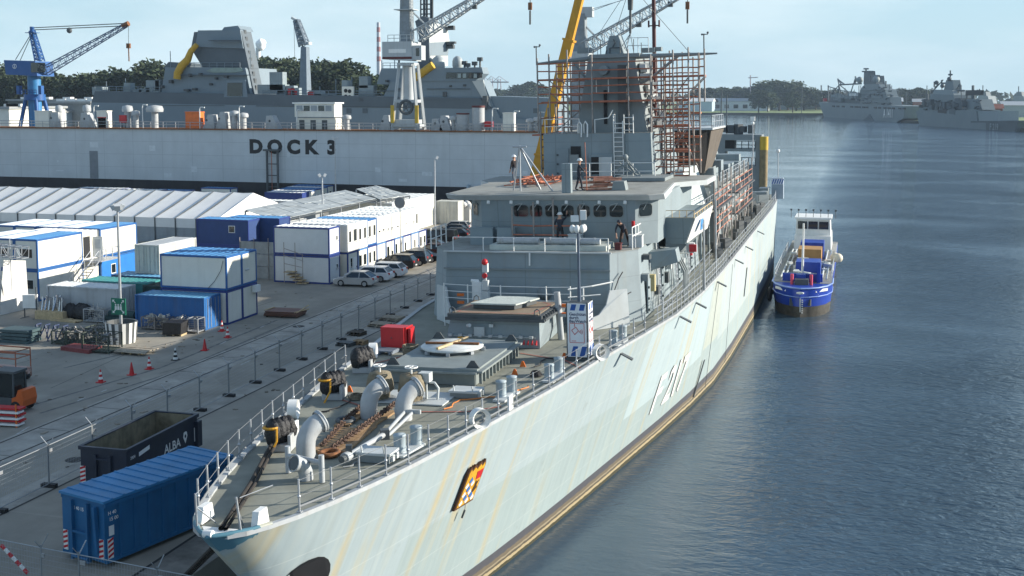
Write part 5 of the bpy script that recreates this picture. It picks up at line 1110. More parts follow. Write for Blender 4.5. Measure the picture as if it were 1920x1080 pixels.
# --- long two-storey row by the cars
RX0, RX1 = -54.8, -48.75; RY = AX(653,520,RX1).y; UW = 2.47
ups = ['white','white','blue-roofed','white','white','white','white','white']
for i in range(9):
    y0 = RY+i*UW
    low = [[('E',.35,1.6,.5,1.1)],[('E',.25,1.55,.75,1.2),('E',.72,1.55,.75,1.2)],[('E',.25,1.55,.6,1.2),('E',.72,1.55,.6,1.2)],[('E',.7,1.5,.7,1.3)],[('E',.25,1.5,.7,1.3),('E',.75,1.3,.5,.5)],[('E',.2,1.5,.6,1.3),('E',.72,1.5,.6,1.3)],[('E',.3,1.5,.5,1.)],[('E',.5,1.5,.6,1.)],[('E',.25,1.5,.6,1.2),('E',.75,1.5,.6,1.2)]][i]
    office('office_container', 'white office container on the ground floor of the long row, %s from the near end' % ORD[i], RX0, RX1, y0, y0+UW-.03, GZ, CREAM, NAVY if i % 2 == 0 else mat('blue trim',(.08,.2,.42),.5), None, low, doors=[('E',.7,.8,2.)] if i in (0,3,7) else ())
    if i < 8:
        upw = [[('E',.25,1.5,.6,1.2),('E',.75,1.55,.8,1.3)],[('E',.25,1.5,.6,1.2),('E',.75,1.5,.6,1.2)],[('E',.25,1.5,.6,1.2),('E',.75,1.5,.6,1.2)],[('E',.3,1.2,.55,.3),('E',.75,1.25,.55,.3)],[('E',.3,1.2,.5,.25),('E',.75,1.2,.5,.25)],[('E',.4,1.2,.6,.25)],[('E',.4,1.25,.5,.2)],[('E',.35,1.2,.5,.25),('E',.75,1.5,.5,1.2)]][i]
        office('office_container', '%s office container on the upper floor of the long row, %s from the near end' % (ups[i], ORD[i]), RX0, RX1, y0, y0+UW-.03, GZ+2.8, CREAM, BLUE if i == 2 else mat('white trim',(.7,.7,.66),.5), BROOF if i == 2 else None, upw)
# front office at the head of the row
FY0, FY1 = 103.75, 106.15
for k, (z, lab) in enumerate(((GZ,'white ground floor container at the head of the row, right behind the silver car'),(GZ+2.8,'white office container with navy trim at the head of the row, upper floor'))):
    office('office_container', lab, -55.35, -49.3, FY0, FY1, z, mat('pale grey panel wall',(.62,.64,.64),.6,var=.05), NAVY, None, [('E',.75,1.6,.4,.5)])
# corrugated canopy behind the row
CANM = mat('weathered fibre cement', (.42,.45,.45), .7, var=.2, scale=.6, streak=.4, scol=(.22,.23,.23), stretch=(.4,1.5,.4), dirt=.4)
def canopy(pts, label):
    t = thing('canopy', label, 'roof', (pts[0].x,pts[0].y,GZ), 'fibre cement canopies'); a, b, c, d = pts
    mb = MB(); n, m_ = 5, 14
    for i in range(n):
        for j in range(m_):
            q = [a.lerp(d,u).lerp(b.lerp(c,u),v_) for u, v_ in ((j/m_,i/n),((j+.96)/m_,i/n),((j+.96)/m_,(i+.97)/n),(j/m_,(i+.97)/n))]
            e = rnd.uniform(0,.06); mb.prism([p+V((0,0,e)) for p in q], (0,0,.05))
    part('roof_sheets', mb, CANM, t); mb = MB()
    for p in pts: mb.box(p.x-.08,p.x+.08,p.y-.08,p.y+.08,GZ,p.z-.05)
    for k in range(1,5): p = b.lerp(c,k/5); mb.box(p.x-.08,p.x+.08,p.y-.08,p.y+.08,GZ,p.z-.05)
    part('posts', mb, GALV, t); mb = MB(); 
    for p, q in ((b,c),(a,d)): mb.cyl(p-V((0,0,.15)),q-V((0,0,.15)),.1,n=4)
    part('edge_beam', mb, DKGREY, t)
canopy([G(460,394,6.8),G(517,415,6.5),G(705,373,6.5),G(648,357,6.8)], 'long roof of grey fibre cement sheets behind the white offices')
canopy([G(668,355,6.9),G(713,375,6.4),G(768,366,6.4),G(706,349,6.9)], 'small far roof of grey fibre cement sheets beside the dock')
office('site_hut', 'pale shed wall under the small far grey roof', -67.5, -58.4, 142., 158., GZ, CREAM, mat('white trim',(.7,.7,.66),.5), h=4.4, group=None, cat='shed')
office('site_hut', 'white hut under the near end of the long grey roof', -66., -59.8, 114., 120., GZ, WHITE, GALV, h=4.6, group=None, cat='shed')
# formwork wall and steps left of the front office
a, b = G(452,522), G(541,533)
t = thing('formwork_wall', 'grey formwork panel wall on scaffold tubes beside the white office', 'panel wall', (a.x,a.y,GZ)); W = b.x-a.x
for i in range(4):
    for j in range(3):
        x0 = a.x+i*W/4; part('panel', MB().box(x0,x0+W/4-.05,a.y-.05,a.y+.03,GZ+.1+j*1.25,GZ+1.3+j*1.25), mat('galvanised sheet dull',(.27,.29,.29),.6,.2,var=.2), t)
mb = MB()
for i in range(5): mb.cyl((a.x+i*W/4,a.y-.1,GZ),(a.x+i*W/4,a.y-.1,GZ+4.2),.035,n=5)
part('tubes', mb, SCAFT, t)
p = G(536,531); t = thing('site_stair', 'short timber stair with scaffold handrails beside the white office', 'stairs', p)
for k in range(5): part('step', MB().box(p.x-.1+k*.33,p.x+1.0+k*.33,p.y-.3,p.y+.6,GZ+1.1-k*.26,GZ+1.18-k*.26), PALEWD, t)
mb = MB()
for x in (0,1.2,2.0): mb.cyl((p.x+x,p.y-.3,GZ),(p.x+x,p.y-.3,GZ+(4.1 if x < 1.5 else 3.)),.035,n=5)
for z in (1.2,2.,2.8,3.5): mb.cyl((p.x,p.y-.3,GZ+z),(p.x+1.9,p.y-.3,GZ+z*.85),.03,n=5)
part('handrail', mb, SCAFT, t)
# --- centre stack
MX0, MX1, MY = -54.45, -48.35, 82.75
for k in range(2):
    for j in range(2):
        lab = ['ground floor office container right behind the blue freight container','ground floor office container with an air conditioner, in the centre stack','white office container with blue trim and hanging cable, on top in front','white office container with blue trim, on top at the back'][k*2+j]
        o = office('office_container', lab, MX0, MX1, MY+j*2.46, MY+j*2.46+2.44, GZ+k*2.8, CREAM, BLUE if k else NAVY, BROOF, [('E',.35,1.3,.5,.12)] if k*2+j == 3 else ())
        if k*2+j == 2: part('cable', MB().path([(MX1-.3,MY-.02,GZ+5.2),(MX1-.5,MY-.04,GZ+4.4),(MX1-1.1,MY-.04,GZ+3.5),(MX1-1.7,MY-.03,GZ+2.9)],.02,4), BLACK, o)
        if k*2+j == 1: part('air_conditioner', MB().cbox((MX1+.2,MY+4.4,GZ+2.3),.35,.8,.55), WHITE, o)
freight('blue corrugated freight container standing before the white office stack', -55.1, -48.85, 80.1, 82.6, GZ, CONTB, roofm=mat('pale blue roof', (.12,.32,.5), .5, var=.1))
freight('pale grey corrugated freight container in the middle of the scrap crates', -64.9, -58.0, 82., 84.5, GZ, CONTG, roofm=SHEET)
freight('teal freight container half hidden behind the pale grey one', -63.9, -57.4, 85.3, 87.7, GZ, CONTT)
freight('blue freight container with a pale roof behind the teal one', -63.2, -56.4, 88.5, 91., GZ, CONTN, roofm=mat('pale blue roof', (.12,.32,.5), .5, var=.1))
freight('dark green freight container in the gap left of the blue one', -57.6, -56.9+1.4, 84.9, 90, GZ, rib_mat('dark green corrugated steel',(.02,.06,.06),0,3.6,.5), h=2.5)
q = G(252,458,6.7); freight('off-white freight container with its doors toward the viewer, on a lower one', q.x, q.x+2.5, q.y, q.y+6.1, GZ+2.6, CONTW, end='S', axis='y', roofm=SHEET)
freight('off-white freight container carrying another, mostly hidden', q.x, q.x+2.5, q.y, q.y+6.1, GZ, CONTW, end='S', axis='y')
q = G(368,410,7.0)
for k in (0,1): office('office_container', ['dark blue office container under another dark blue one','dark blue office container with one small window, on top'][k], q.x, q.x+6.1, q.y, q.y+2.44, GZ+k*2.75, mat('dark blue wall',(.022,.055,.17),.6), NAVY, BROOF, [('S',.68,1.75,.75,.75)] if k else ())
office('office_container', 'dark blue office container behind the one with the small window', q.x+2.2, q.x+8.3, q.y+2.6, q.y+5.1, GZ+2.75, mat('dark blue wall',(.022,.055,.17),.6), NAVY, BROOF)
# --- left stack with the outside stair
LX = -70.15
for k in range(2):
    for j in range(3):
        x1 = LX-j*2.48
        office('office_container', 'white office container in the left block, %s floor, %s from its sunlit end' % (('ground','upper')[k], ORD[j]), x1-2.44, x1, 87.6, 94.0, GZ+k*2.8, CREAM, BLUE, mat('white striped roof',(.6,.65,.68),.5,var=.15,streak=.4,scol=(.2,.3,.4),stretch=(2.5,.2,1)) if j else BROOF, [('S',.5,1.5,1.4,.9)], h=2.78)
office('office_container', 'white stair-head office container with an open door above the steel stair', LX-6.2, LX-.25, 94.1, 96.6, GZ+2.8, CREAM, mat('white trim',(.7,.7,.66),.5), None, h=2.7, doors=())
p = V((LX-.2,95.2,GZ+2.9)); t = thing('open_door', 'open white door leaf at the head of the steel stair', 'door', p); part('leaf', MB().cbox(p+V((.35,.9,1.)),.9,.06,2.,R(20)), WHITE, t); part('doorway', MB().box(LX-.3,LX-.22,94.5,95.4,GZ+2.95,GZ+5.), BLACK, t); part('pane', MB().cbox(p+V((.36,.86,1.3)),.6,.04,.9,R(20)), mat('frosted pane',(.55,.58,.58),.3), t)
office('office_container', 'white stair-head office container, ground floor under the open door', LX-6.2, LX-.25, 94.1, 96.6, GZ, CREAM, mat('white trim',(.7,.7,.66),.5), None, h=2.75)
for j in range(5):
    x1 = LX-j*2.48
    office('office_container', 'white upper office container at the back of the left block, %s from its end' % ORD[j], x1-2.44, x1, 96.7, 102.7, GZ+2.8, CREAM, BLUE, BROOF if j == 0 else mat('white striped roof',(.6,.65,.68),.5,var=.15,streak=.4,scol=(.2,.3,.4),stretch=(2.5,.2,1)), h=2.78)
office('office_container', 'bright blue office container with a white window under the white one', LX-6.1, LX, 96.7, 102.7, GZ, mat('bright blue wall',(.02,.17,.5),.5), BLUE, None, [('E',.33,1.45,.75,.95)], h=2.75)
# stair
a, b = G(132,528,GZ+.3), V((LX+.5,95.4,GZ+2.8)); a = V((LX+1.1,90.3,GZ)); b = V((LX+1.1,94.3,GZ+2.8))
t = thing('steel_stair', 'galvanised outside stair with handrails up to the open white door', 'stairs', a); mb = MB()
for s in (-.45,.45): mb.cyl(a+V((s,0,0)),b+V((s,0,0)),.07,n=4)
part('stringers', mb, GALV, t)
for k in range(11): p = a.lerp(b,(k+.5)/11); part('step', MB().cbox(p,.9,.26,.04), GALV, t)
mb = MB()
for s in (-.45,.45):
    mb.cyl(a+V((s,0,1.)),b+V((s,0,1.)),.03,n=5)
    for k in range(5): p = a.lerp(b,k/4)+V((s,0,0)); mb.cyl(p,p+V((0,0,1.)),.025,n=5)
mb.rail([(LX+1.6,94.4,GZ+2.85),(LX+1.6,97.3,GZ+2.85),(LX+.1,97.3,GZ+2.85)],1.,.9,(1.,.5),.025); part('handrail', mb, GALV, t); part('landing', MB().box(LX-.05,LX+1.7,94.3,97.4,GZ+2.72,GZ+2.82), GALV, t)
# white sheeting over a frame at the left edge
TARPW = mat('white plastic sheeting', (.6,.59,.56), .5, var=.12, scale=.6, bump=.4)
p = G(20,588); t = thing('sheeted_shelter', 'white plastic sheeting over a tube frame at the left edge of the photo', 'shelter', p)
x0, x1, y0 = p.x-4., G(46,580).x, p.y
mb = MB(); n, m_ = 26, 18
def shp(u, v_):
    top = 5.9-1.9*max(0,.75-u)*(1.3) if u < .95 else 6.2
    return (x0+(x1-x0)*u+.12*math.sin(v_*9+u*4), y0-.25-.9*(1-v_)+.22*math.sin(u*19+v_*5)+.12*math.sin(u*43+v_*11), GZ+.03+(top-1.2)*v_)
mb.add([shp(i/n,j/m_) for j in range(m_+1) for i in range(n+1)], [(j*(n+1)+i,j*(n+1)+i+1,(j+1)*(n+1)+i+1,(j+1)*(n+1)+i) for j in range(m_) for i in range(n)], 0, True)
mb.add([(x1+.05,y0-1.1,GZ+.03),(x1+.15,y0+2.4,GZ+.03),(x1,y0+2.4,GZ+4.2),(x1,y0-.3,GZ+4.6)], [(0,1,2,3)]); part('sheeting', mb, TARPW, t)
mb = MB(); mb.truss((x0,y0+.2,GZ+5.5),(x1+1.6,y0+.4,GZ+5.2),.95,.95,8,r=.05)
for x in (x0+1,x1-2.2,x1): mb.cyl((x,y0+.5,GZ),(x,y0+.5,GZ+6.3),.05,n=6)
part('frame', mb, GALV, t)
# --- marquee and the containers by the dock
TY0, TYR, TY1, TX1, BAY = 128.6, 137.8, 147., -76.3, 2.95
TENT = mat('white marquee roof', (.74,.74,.72), .55, var=.06, scale=.4, streak=.12, scol=(.5,.5,.48))
t = thing('marquee', 'long white storage marquee with dark seams between its bays', 'tent', (TX1-20,TYR,GZ)); nb = 18
mb = MB(); mb2 = MB(); mb3 = MB()
for i in range(nb):
    xa, xb = TX1-i*BAY, TX1-(i+1)*BAY
    k = 5; rows = []
    for j in range(k+1): y = TY0+(TYR-TY0)*j/k; z = 4.6+(7.2-4.6)*j/k-.1*math.sin(math.pi*j/k); rows.append([(xa-.06,y,z),((xa+xb)/2,y,z-.07),(xb+.06,y,z)])
    vs_ = [p for r_ in rows for p in r_]; mb.add(vs_, [(3*j+c,3*j+c+1,3*j+c+4,3*j+c+3) for j in range(k) for c in range(2)], 0, True)
    mb.quad((xa,TYR,7.2),(xb,TYR,7.2),(xb,TY1,4.6),(xa,TY1,4.6))
    mb2.path([(xb,TY0-.05,4.6),(xb,(TY0+TYR)/2,5.88),(xb,TYR,7.22)],.07,4); mb2.box(xb-.06,xb+.06,TY0-.12,TY0,GZ,4.6)
part('roof', mb, TENT, t); part('seams', mb2, DKGREY, t)
part('wall', MB().box(TX1-nb*BAY,TX1,TY0,TY0+.08,3.4,4.58), TENT, t); part('skirt_wall', MB().box(TX1-nb*BAY,TX1,TY0+.02,TY0+.1,GZ,3.4), rib_mat('grey ribbed sheet wall',(.3,.33,.35),2,1.6,.8), t)
part('gable', MB().prism([(TX1-.05,TY0,GZ),(TX1-.05,TY1,GZ),(TX1-.05,TY1,4.6),(TX1-.05,TYR,7.2),(TX1-.05,TY0,4.6)],(.04,0,0)), TENT, t)
for i, (px0, px1, py, z, r_, lab, W) in enumerate(((163,262,350,4.3,None,'white container with navy edges by the dock wall, far left',6.1),(235,330,353,4.2,None,'pale roofed container by the dock wall, between the white and blue ones',6.1),(300,378,354,4.1,BROOF,'blue roofed container by the dock wall, third from the left',6.1),(390,455,350,4.3,BROOF,'white container with a blue roof by the dock wall, right of the blue ones',6.1))):
    q = G(px0,py,z); x1 = G(px1,py,z).x; office('office_container', lab, q.x, x1, q.y-2.4, q.y, GZ, CREAM, NAVY, r_, h=z-GZ)
for i in range(5):
    q = G(497+i*13,360-i*3.2,4.6); office('office_container', 'white and blue container in the cluster under the dock letters, %s from the near end' % ORD[i], q.x, q.x+6.6, q.y-.2, q.y+2.3, GZ, CREAM if i else NAVY, NAVY if i % 2 == 0 else BLUE, BROOF if i in (2,4) else SHEET, [('E',.5,1.8,.6,.8)], h=3.1)
q = G(490,377,4.); office('site_hut', 'low grey container beside the end of the white marquee', q.x, q.x+9, q.y, q.y+2.5, GZ, mat('dull grey wall',(.3,.32,.33),.7), GALV, SHEET, h=2.6, group=None, cat='container')
# far row by the basin: green box, compressor, caged container
q = G(795,418); office('site_hut', 'dark green box container by the dock basin', q.x-6, q.x-1.4, q.y, q.y+4, GZ, mat('dull green wall',(.05,.1,.075),.7), CREAM, h=3.2, group=None, cat='container')
t = thing('gas_rack', 'blue rack of gas bottles by the dock basin', 'gas rack', (q.x+.6,q.y,GZ)); mb = MB()
for i in range(7): mb.cyl((q.x-.8+i*.36,q.y+.3,GZ+.3),(q.x-.8+i*.36,q.y+.3,GZ+2.),.14,n=8)
part('bottle', mb, mat('pale blue bottles',(.2,.35,.5),.4), t); mb = MB(); mb.box(q.x-1.1,q.x+1.6,q.y,q.y+.8,GZ,GZ+.5)
for x in (-1.1,1.5):
    for y in (0,.75): mb.box(q.x+x,q.x+x+.1,q.y+y,q.y+y+.08,GZ,GZ+2.9)
mb.box(q.x-1.1,q.x+1.6,q.y,q.y+.85,GZ+2.7,GZ+2.8); part('frame', mb, NAVY, t)
freight('rusty white open container frame beside the blue gas rack', q.x+2.0, q.x+5.4, q.y-.5, q.y+2., GZ, CONTW, end='S', axis='y', h=3.3)
p = G(860,415); mb = MB()
for k in range(7): mb.ball(p+V((k*.35-.5,rnd.uniform(-.3,.3),2.3+rnd.uniform(-.3,.3))),.55,.5,.5,8,6,0,.15)
mb.box(p.x-.8,p.x+1.8,p.y-.3,p.y+.4,GZ,GZ+2.1); single('big_bags', mb, TARPW, 'pile of white bulk bags by the far end of the parked cars', 'bags')
# --- cars
CW = mat('car tyre', (.012,.012,.013), .8); ALLOY = mat('alloy wheel', (.45,.46,.47), .35, .7); TAIL = mat('tail lamp red', (.4,.015,.015), .25); HEADL = mat('clear lamp', (.8,.82,.84), .15); PLATE = mat('number plate', (.75,.74,.68), .5)
CARP = {}
def carpaint(n, c, metal=.35): return mat('car paint '+n, c, .28, metal, var=.03, spec=.5)
def car(kind, paint, label, x, y, rz, dims):
    """nose along local -x"""
    L_, W, Hh = dims; t = thing('parked_car', label, 'van' if kind == 'van' else 'car', (0,0,0), 'cars parked beside the white offices')
    h = L_/2; k = Hh/1.46
    low = {'hatch':[(-h,.32),(-h,.62),(-h+.12,.72),(-h+1.05,.86),(h-.18,.94),(h-.02,.8),(h,.4),(h-.1,.26),(-h+.15,.22)],'estate':[(-h,.32),(-h,.62),(-h+.14,.74),(-h+1.2,.9),(h-.14,.98),(h-.02,.84),(h,.4),(h-.1,.26),(-h+.15,.22)],'suv':[(-h,.36),(-h,.78),(-h+.14,.92),(-h+1.1,1.02),(h-.14,1.08),(h-.02,.9),(h,.42),(h-.1,.3),(-h+.15,.26)],'van':[(-h,.36),(-h,.85),(-h+.25,1.02),(-h+.75,1.12),(h-.06,1.2),(h,1.),(h,.42),(h-.1,.3),(-h+.15,.26)],'saloon':[(-h,.32),(-h,.62),(-h+.14,.72),(-h+1.2,.88),(h-.9,.94),(h-.05,.9),(h,.45),(h-.1,.26),(-h+.15,.22)]}[kind]
    top = {'hatch':[(-h+1.02,.87),(-h+1.75,1.36),(-h+2.2,1.44),(h-.95,1.42),(h-.2,.96)],'estate':[(-h+1.15,.9),(-h+1.9,1.36),(-h+2.4,1.45),(h-.6,1.41),(h-.16,1.0)],'suv':[(-h+1.05,1.02),(-h+1.65,1.5),(-h+2.1,1.62),(h-.55,1.58),(h-.12,1.1)],'van':[(-h+.72,1.12),(-h+1.25,1.82),(-h+1.6,1.94),(h-.2,1.94),(h-.04,1.22)],'saloon':[(-h+1.15,.88),(-h+1.9,1.34),(-h+2.35,1.43),(h-1.5,1.4),(h-.75,.96)]}[kind]
    w2 = W/2
    def loft(prof, ys, m_):
        n = len(prof); mb = MB(); mb.add([(x_*(1-abs(yy)*.0),yy*s,z) for yy, s in ys for x_, z in prof], [], 0)
        return mb
    mb = MB(); n = len(low); rows = [(-w2,.93),(-w2*.96,1.),(w2*.96,1.),(w2,.93)]
    mb.add([(x_*(s if abs(x_) > h*.8 else 1), yy, .22+(z-.22)*(1 if s == 1. else .97)) for yy, s in rows for x_, z in low], [(j*n+i,j*n+(i+1)%n,(j+1)*n+(i+1)%n,(j+1)*n+i) for j in range(3) for i in range(n)]+[tuple(range(n)),tuple(range(3*n,4*n))[::-1]])
    part('body', mb, paint, t)
    mb = MB(); n = len(top); c = .74
    mb.add([(x_, yy*(1 if z < 1.15*k else c), z-.01) for yy in (-w2*.93,w2*.93) for x_, z in [(a,b) for a,b in top]], [(i,(i+1)%n,n+(i+1)%n,n+i)[::-1] for i in range(n)]+[tuple(range(n))[::-1],tuple(range(n,2*n))]); part('windows', mb, GLASS, t)
    zt = max(z for _, z in top); tp = [p for p in top if p[1] > zt-.12]; mb = MB(); xa, xb = tp[0][0]-.05, tp[-1][0]+.08; mb.prism([(xa,-w2*.7,zt-.06),(xb,-w2*.7,zt-.06),(xb,w2*.7,zt-.06),(xa,w2*.7,zt-.06)],(0,0,.08))
    for s in (-1,1):
        for a, b in ((top[0],top[1]),(top[-1],top[-2])): mb.cyl((a[0],s*w2*.92,a[1]),(b[0],s*w2*.70,b[1]),.05,n=5)
        mid = (top[2][0]+top[-2][0])/2; mb.cyl((mid,s*w2*.93,top[0][1]),(mid,s*w2*.71,zt-.04),.045,n=5)
        if kind == 'van': mb.prism([(mid-.1,s*w2*.935,1.15),(h-.06,s*w2*.935,1.2),(h-.2,s*w2*.73,1.9),(mid-.05,s*w2*.73,1.9)],(0,s*.03,0))
    part('roof', mb, paint, t)
    r = .33 if kind not in ('suv','van') else .37
    for sx_ in (-h+.82,h-.85):
        for s in (-1,1):
            wl = part('wheel', MB().cyl((sx_,s*(w2-.2),r),(sx_,s*(w2+.015),r),r,n=16), CW, t); part('rim', MB().cyl((sx_,s*(w2-.1),r),(sx_,s*(w2+.03),r),r*.62,n=12), ALLOY, wl)
    for s in (-1,1):
        part('tail_lamp', MB().cbox((h-.05,s*(w2-.2),low[4][1]-.12),.16,.3,.2), TAIL, t); part('headlight', MB().cbox((-h+.08,s*(w2-.28),low[1][1]+.0),.2,.36,.14), HEADL, t)
        part('mirror', MB().cbox((top[0][0]+.35,s*(w2+.08),top[0][1]+.08),.14,.2,.14), paint, t)
    part('number_plate', MB().cbox((h+.005,0,.55),.03,.5,.11), PLATE, t)
    t.location = (x,y,GZ); t.rotation_euler.z = rz
    return t
silv, wht, blk, dgr, dred = carpaint('silver',(.5,.5,.49)), carpaint('white',(.72,.73,.74),0), carpaint('black',(.012,.012,.014),.2), carpaint('dark grey',(.035,.037,.042)), carpaint('dark red',(.05,.012,.012))
car('hatch', silv, 'silver three-door hatchback, nearest of the parked cars', -46.6, 103.9, .04, (4.1,1.7,1.43))
car('estate', wht, 'white estate car next to the silver hatchback', -46.6, 107.2, .05, (4.7,1.85,1.47))
car('estate', wht, 'white estate car between another white estate and a black hatchback', -46.4, 110.2, .03, (4.75,1.85,1.47))
car('suv', blk, 'black off-roader beside the white estate cars', -47.0, 115.2, .05, (4.5,1.85,1.6))
car('suv', dgr, 'dark grey off-roader with red tail lamps beside the black one', -46.8, 118.8, .03, (4.5,1.85,1.62))
car('saloon', blk, 'black saloon parked nose out with shining headlights', -46.6, 121.7, R(182), (4.7,1.85,1.45))
car('estate', dred, 'dark car with large red tail lamps behind the black saloon', -46.9, 126.0, .04, (4.6,1.82,1.47))
car('saloon', dgr, 'dark grey car half hidden in front of the black van', -48.6, 130.2, .05, (4.6,1.82,1.45))
car('van', blk, 'long black van near the far end of the offices', -50.0, 135.8, .06, (5.2,1.95,1.95))
car('hatch', blk, 'black hatchback with a red tail lamp beyond the black van', -50.0, 142.0, .05, (4.3,1.8,1.45))
car('hatch', dgr, 'dark hatchback beyond the black one, second last in the line', -51.4, 146.0, .05, (4.3,1.8,1.45))
car('estate', silv, 'pale grey car at the far end of the line', -52.6, 150.0, .05, (4.6,1.8,1.47))
# --- lamp posts
def lamp_post(base, top, label, heads, sign=None):
    base = V(base); t = thing('lamp_post', label, 'lamp post', base, 'lamp posts in the yard')
    part('pole', MB().cyl(base,(base.x,base.y,top),.13,.08,n=10), GALV, t)
    for a in range(heads):
        an = a*6.28/heads+.6; d = V((math.cos(an),math.sin(an),0)); c = V((base.x,base.y,top+.1))+d*.32
        part('lamp_head', MB().cbox(c,.42,.3,.42,an-1.57,0,R(-28)).cyl((base.x,base.y,top),c,.05,n=5), mat('lamp housing',(.5,.52,.53),.4), t)
    return t
b0 = G(228,641); lp = lamp_post(b0, AY(222,391,b0.y).z, 'grey lamp post rising from the black and white striped base, with a green sign', 4)
mb = MB(); s = .62; c = V((b0.x-.05,b0.y-.16,AY(226,574,b0.y).z)); mb.box(c.x-s,c.x+s,c.y-.03,c.y+.03,c.z-s,c.z+s); sg = part('sign', mb, mat('sign green',(.01,.17,.1),.5), lp)
mb = MB(); e = c.y-.045
for dx in (-.22,0,.22): mb.ball((c.x+dx,e,c.z+.12),.07,.012,.08,8,5); mb.prism([(c.x+dx-.09,e,c.z-.25),(c.x+dx+.09,e,c.z-.25),(c.x+dx+.08,e,c.z+.03),(c.x+dx-.08,e,c.z+.03)],(0,.012,0))
for ax, az in ((-1,-1),(1,-1),(-1,1),(1,1)): mb.prism([(c.x+ax*.5,e,c.z+az*.5),(c.x+ax*.5,e,c.z+az*.3),(c.x+ax*.43,e,c.z+az*.38),(c.x+ax*.28,e,c.z+az*.23),(c.x+ax*.23,e,c.z+az*.28),(c.x+ax*.38,e,c.z+az*.43),(c.x+ax*.3,e,c.z+az*.5)],(0,.012,0))
part('pictogram', mb, WHITE, sg)
t = thing('striped_drum', 'round concrete lamp base painted in black and white stripes', 'concrete base', b0); mb = MB(); nseg = 28; r0, r1 = 1.05, 1.2
for i in range(nseg):
    a0, a1 = 6.2832*i/nseg, 6.2832*(i+1)/nseg
    P_ = lambda a, r_, z: (b0.x+r_*math.cos(a), b0.y+r_*math.sin(a), z)
    mb.add([P_(a0,r0,GZ),P_(a1,r0,GZ),P_(a1,r1,GZ+1.55),P_(a0,r1,GZ+1.55)], [(0,1,2,3)], i % 2)
    mb.add([P_(a0,r1,GZ+1.55),P_(a1,r1,GZ+1.55),P_(a1,r1-.15,GZ+1.55),P_(a0,r1-.15,GZ+1.55)], [(0,1,2,3)], 1)
    mb.add([P_(a0,r1-.15,GZ+1.55),P_(a1,r1-.15,GZ+1.55),P_(a1,r1-.2,GZ+1.2),P_(a0,r1-.2,GZ+1.2)], [(0,1,2,3)], 1)
mb.lathe((b0.x,b0.y,GZ+1.2),[(r1-.2,0),(.01,.02)],nseg,1); part('drum', mb, [WHITE, DKGREY], t)
q = AY(604,330,131); lamp_post((q.x,131,GZ), q.z, 'grey lamp post with twin white floodlights behind the white offices', 2)
q = AY(815,297,152); lamp_post((q.x,152,GZ), q.z, 'grey lamp post with a white head by the far parked cars', 1)
q = AY(628,260,172); lamp_post((q.x,172,GZ), q.z, 'tall white lamp pole in front of the numeral on the dock wall', 2)
q = AX(750,380,-47.9); t = thing('dish_mast', 'round grey dish on a thin pole beside the white offices', 'dish', (q.x,q.y,GZ)); part('pole', MB().cyl((q.x,q.y,GZ),(q.x,q.y,q.z),.06), GALV, t)
mb = MB(); mb.cyl(q+V((0,-.05,0)),q+V((0,-.12,0)),.62,n=20); part('dish', mb, mat('dish grey',(.16,.17,.18),.5), t)
# --- fence of mesh panels along the quay
FENC = mat('fence wire', (.33,.35,.36), .45, .5, var=.1)
def fence_panel(label, x, y, rz, arm=True):
    t = thing('fence_panel', label, 'fence panel', (0,0,0), 'mesh fence panels'); Lp, Hp = 3.4, 2.0
    mb = MB()
    for s in (0,Lp): mb.cyl((0,s,.05),(0,s,Hp+.1),.03,n=6)
    mb.cyl((0,0,Hp),(0,Lp,Hp),.022,n=5); mb.cyl((0,0,.18),(0,Lp,.18),.022,n=5); part('frame', mb, FENC, t)
    mb = MB()
    for k in range(1,27): mb.cyl((0,k*Lp/27,.18),(0,k*Lp/27,Hp),.0042,n=3,cap=False)
    for k in range(1,9): mb.cyl((0,0,.18+k*.2),(0,Lp,.18+k*.2),.0055,n=3,cap=False)
    part('mesh', mb, FENC, t)
    if arm:
        mb = MB(); mb.cyl((0,.02,Hp),(-.38,.02,Hp+.4),.022,n=5); mb.cyl((0,.02,Hp),(.28,.02,Hp+.35),.018,n=5); mb.box(-.02,.02,.06,.3,Hp-.35,Hp-.2); part('barbed_arm', mb, GALV, t)
    part('foot', MB().cbox((0,0,.09),.75,.26,.17), BLACK, t)
    t.location = (x,y,GZ); t.rotation_euler.z = rz; return t
f0 = fence_panel('x', -36.05, 41.9, .02); f0['label'] = 'grey mesh fence panel along the quay, first from the left edge of the photo'
for i in range(1,24):
    y = 41.9+i*3.46; x = -36.05-.028*(y-41.9); dup(f0, (x,y,GZ), .028, 'grey mesh fence panel along the quay, %s' % ((ORD[i] if i < 20 else 'twenty-'+ORD[i-20])+' from the left edge of the photo'))
pa = [G(-60,1000,3.5), G(76,1027,3.5), G(147,1040,3.5), G(294,1068,3.5), G(420,1092,3.5)]
for i in range(4):
    a, b = pa[i], pa[i+1]; d = b-a; o = dup(f0, (a.x,a.y,GZ), math.atan2(-d.x,d.y), ['grey mesh fence panel in the lower left corner of the photo','grey mesh fence panel before the near end of the blue roll-off container','grey mesh fence panel slanting toward the quay edge below the blue container','grey mesh fence panel closing off the quay edge near the bow'][i]); o.scale = (1,math.hypot(d.x,d.y)/3.4,1)
mb = MB(); a = G(2,1022,3.2); b = G(52,1075,2.2)
for k in range(7): p, q = a.lerp(b,k/7), a.lerp(b,(k+1)/7); mb.cyl(p,q,.07,n=6,m=k%2)
single('barrier_bar', mb, [RED, WHITE], 'red and white striped bar leaning in the lower left fence corner', 'barrier bar')
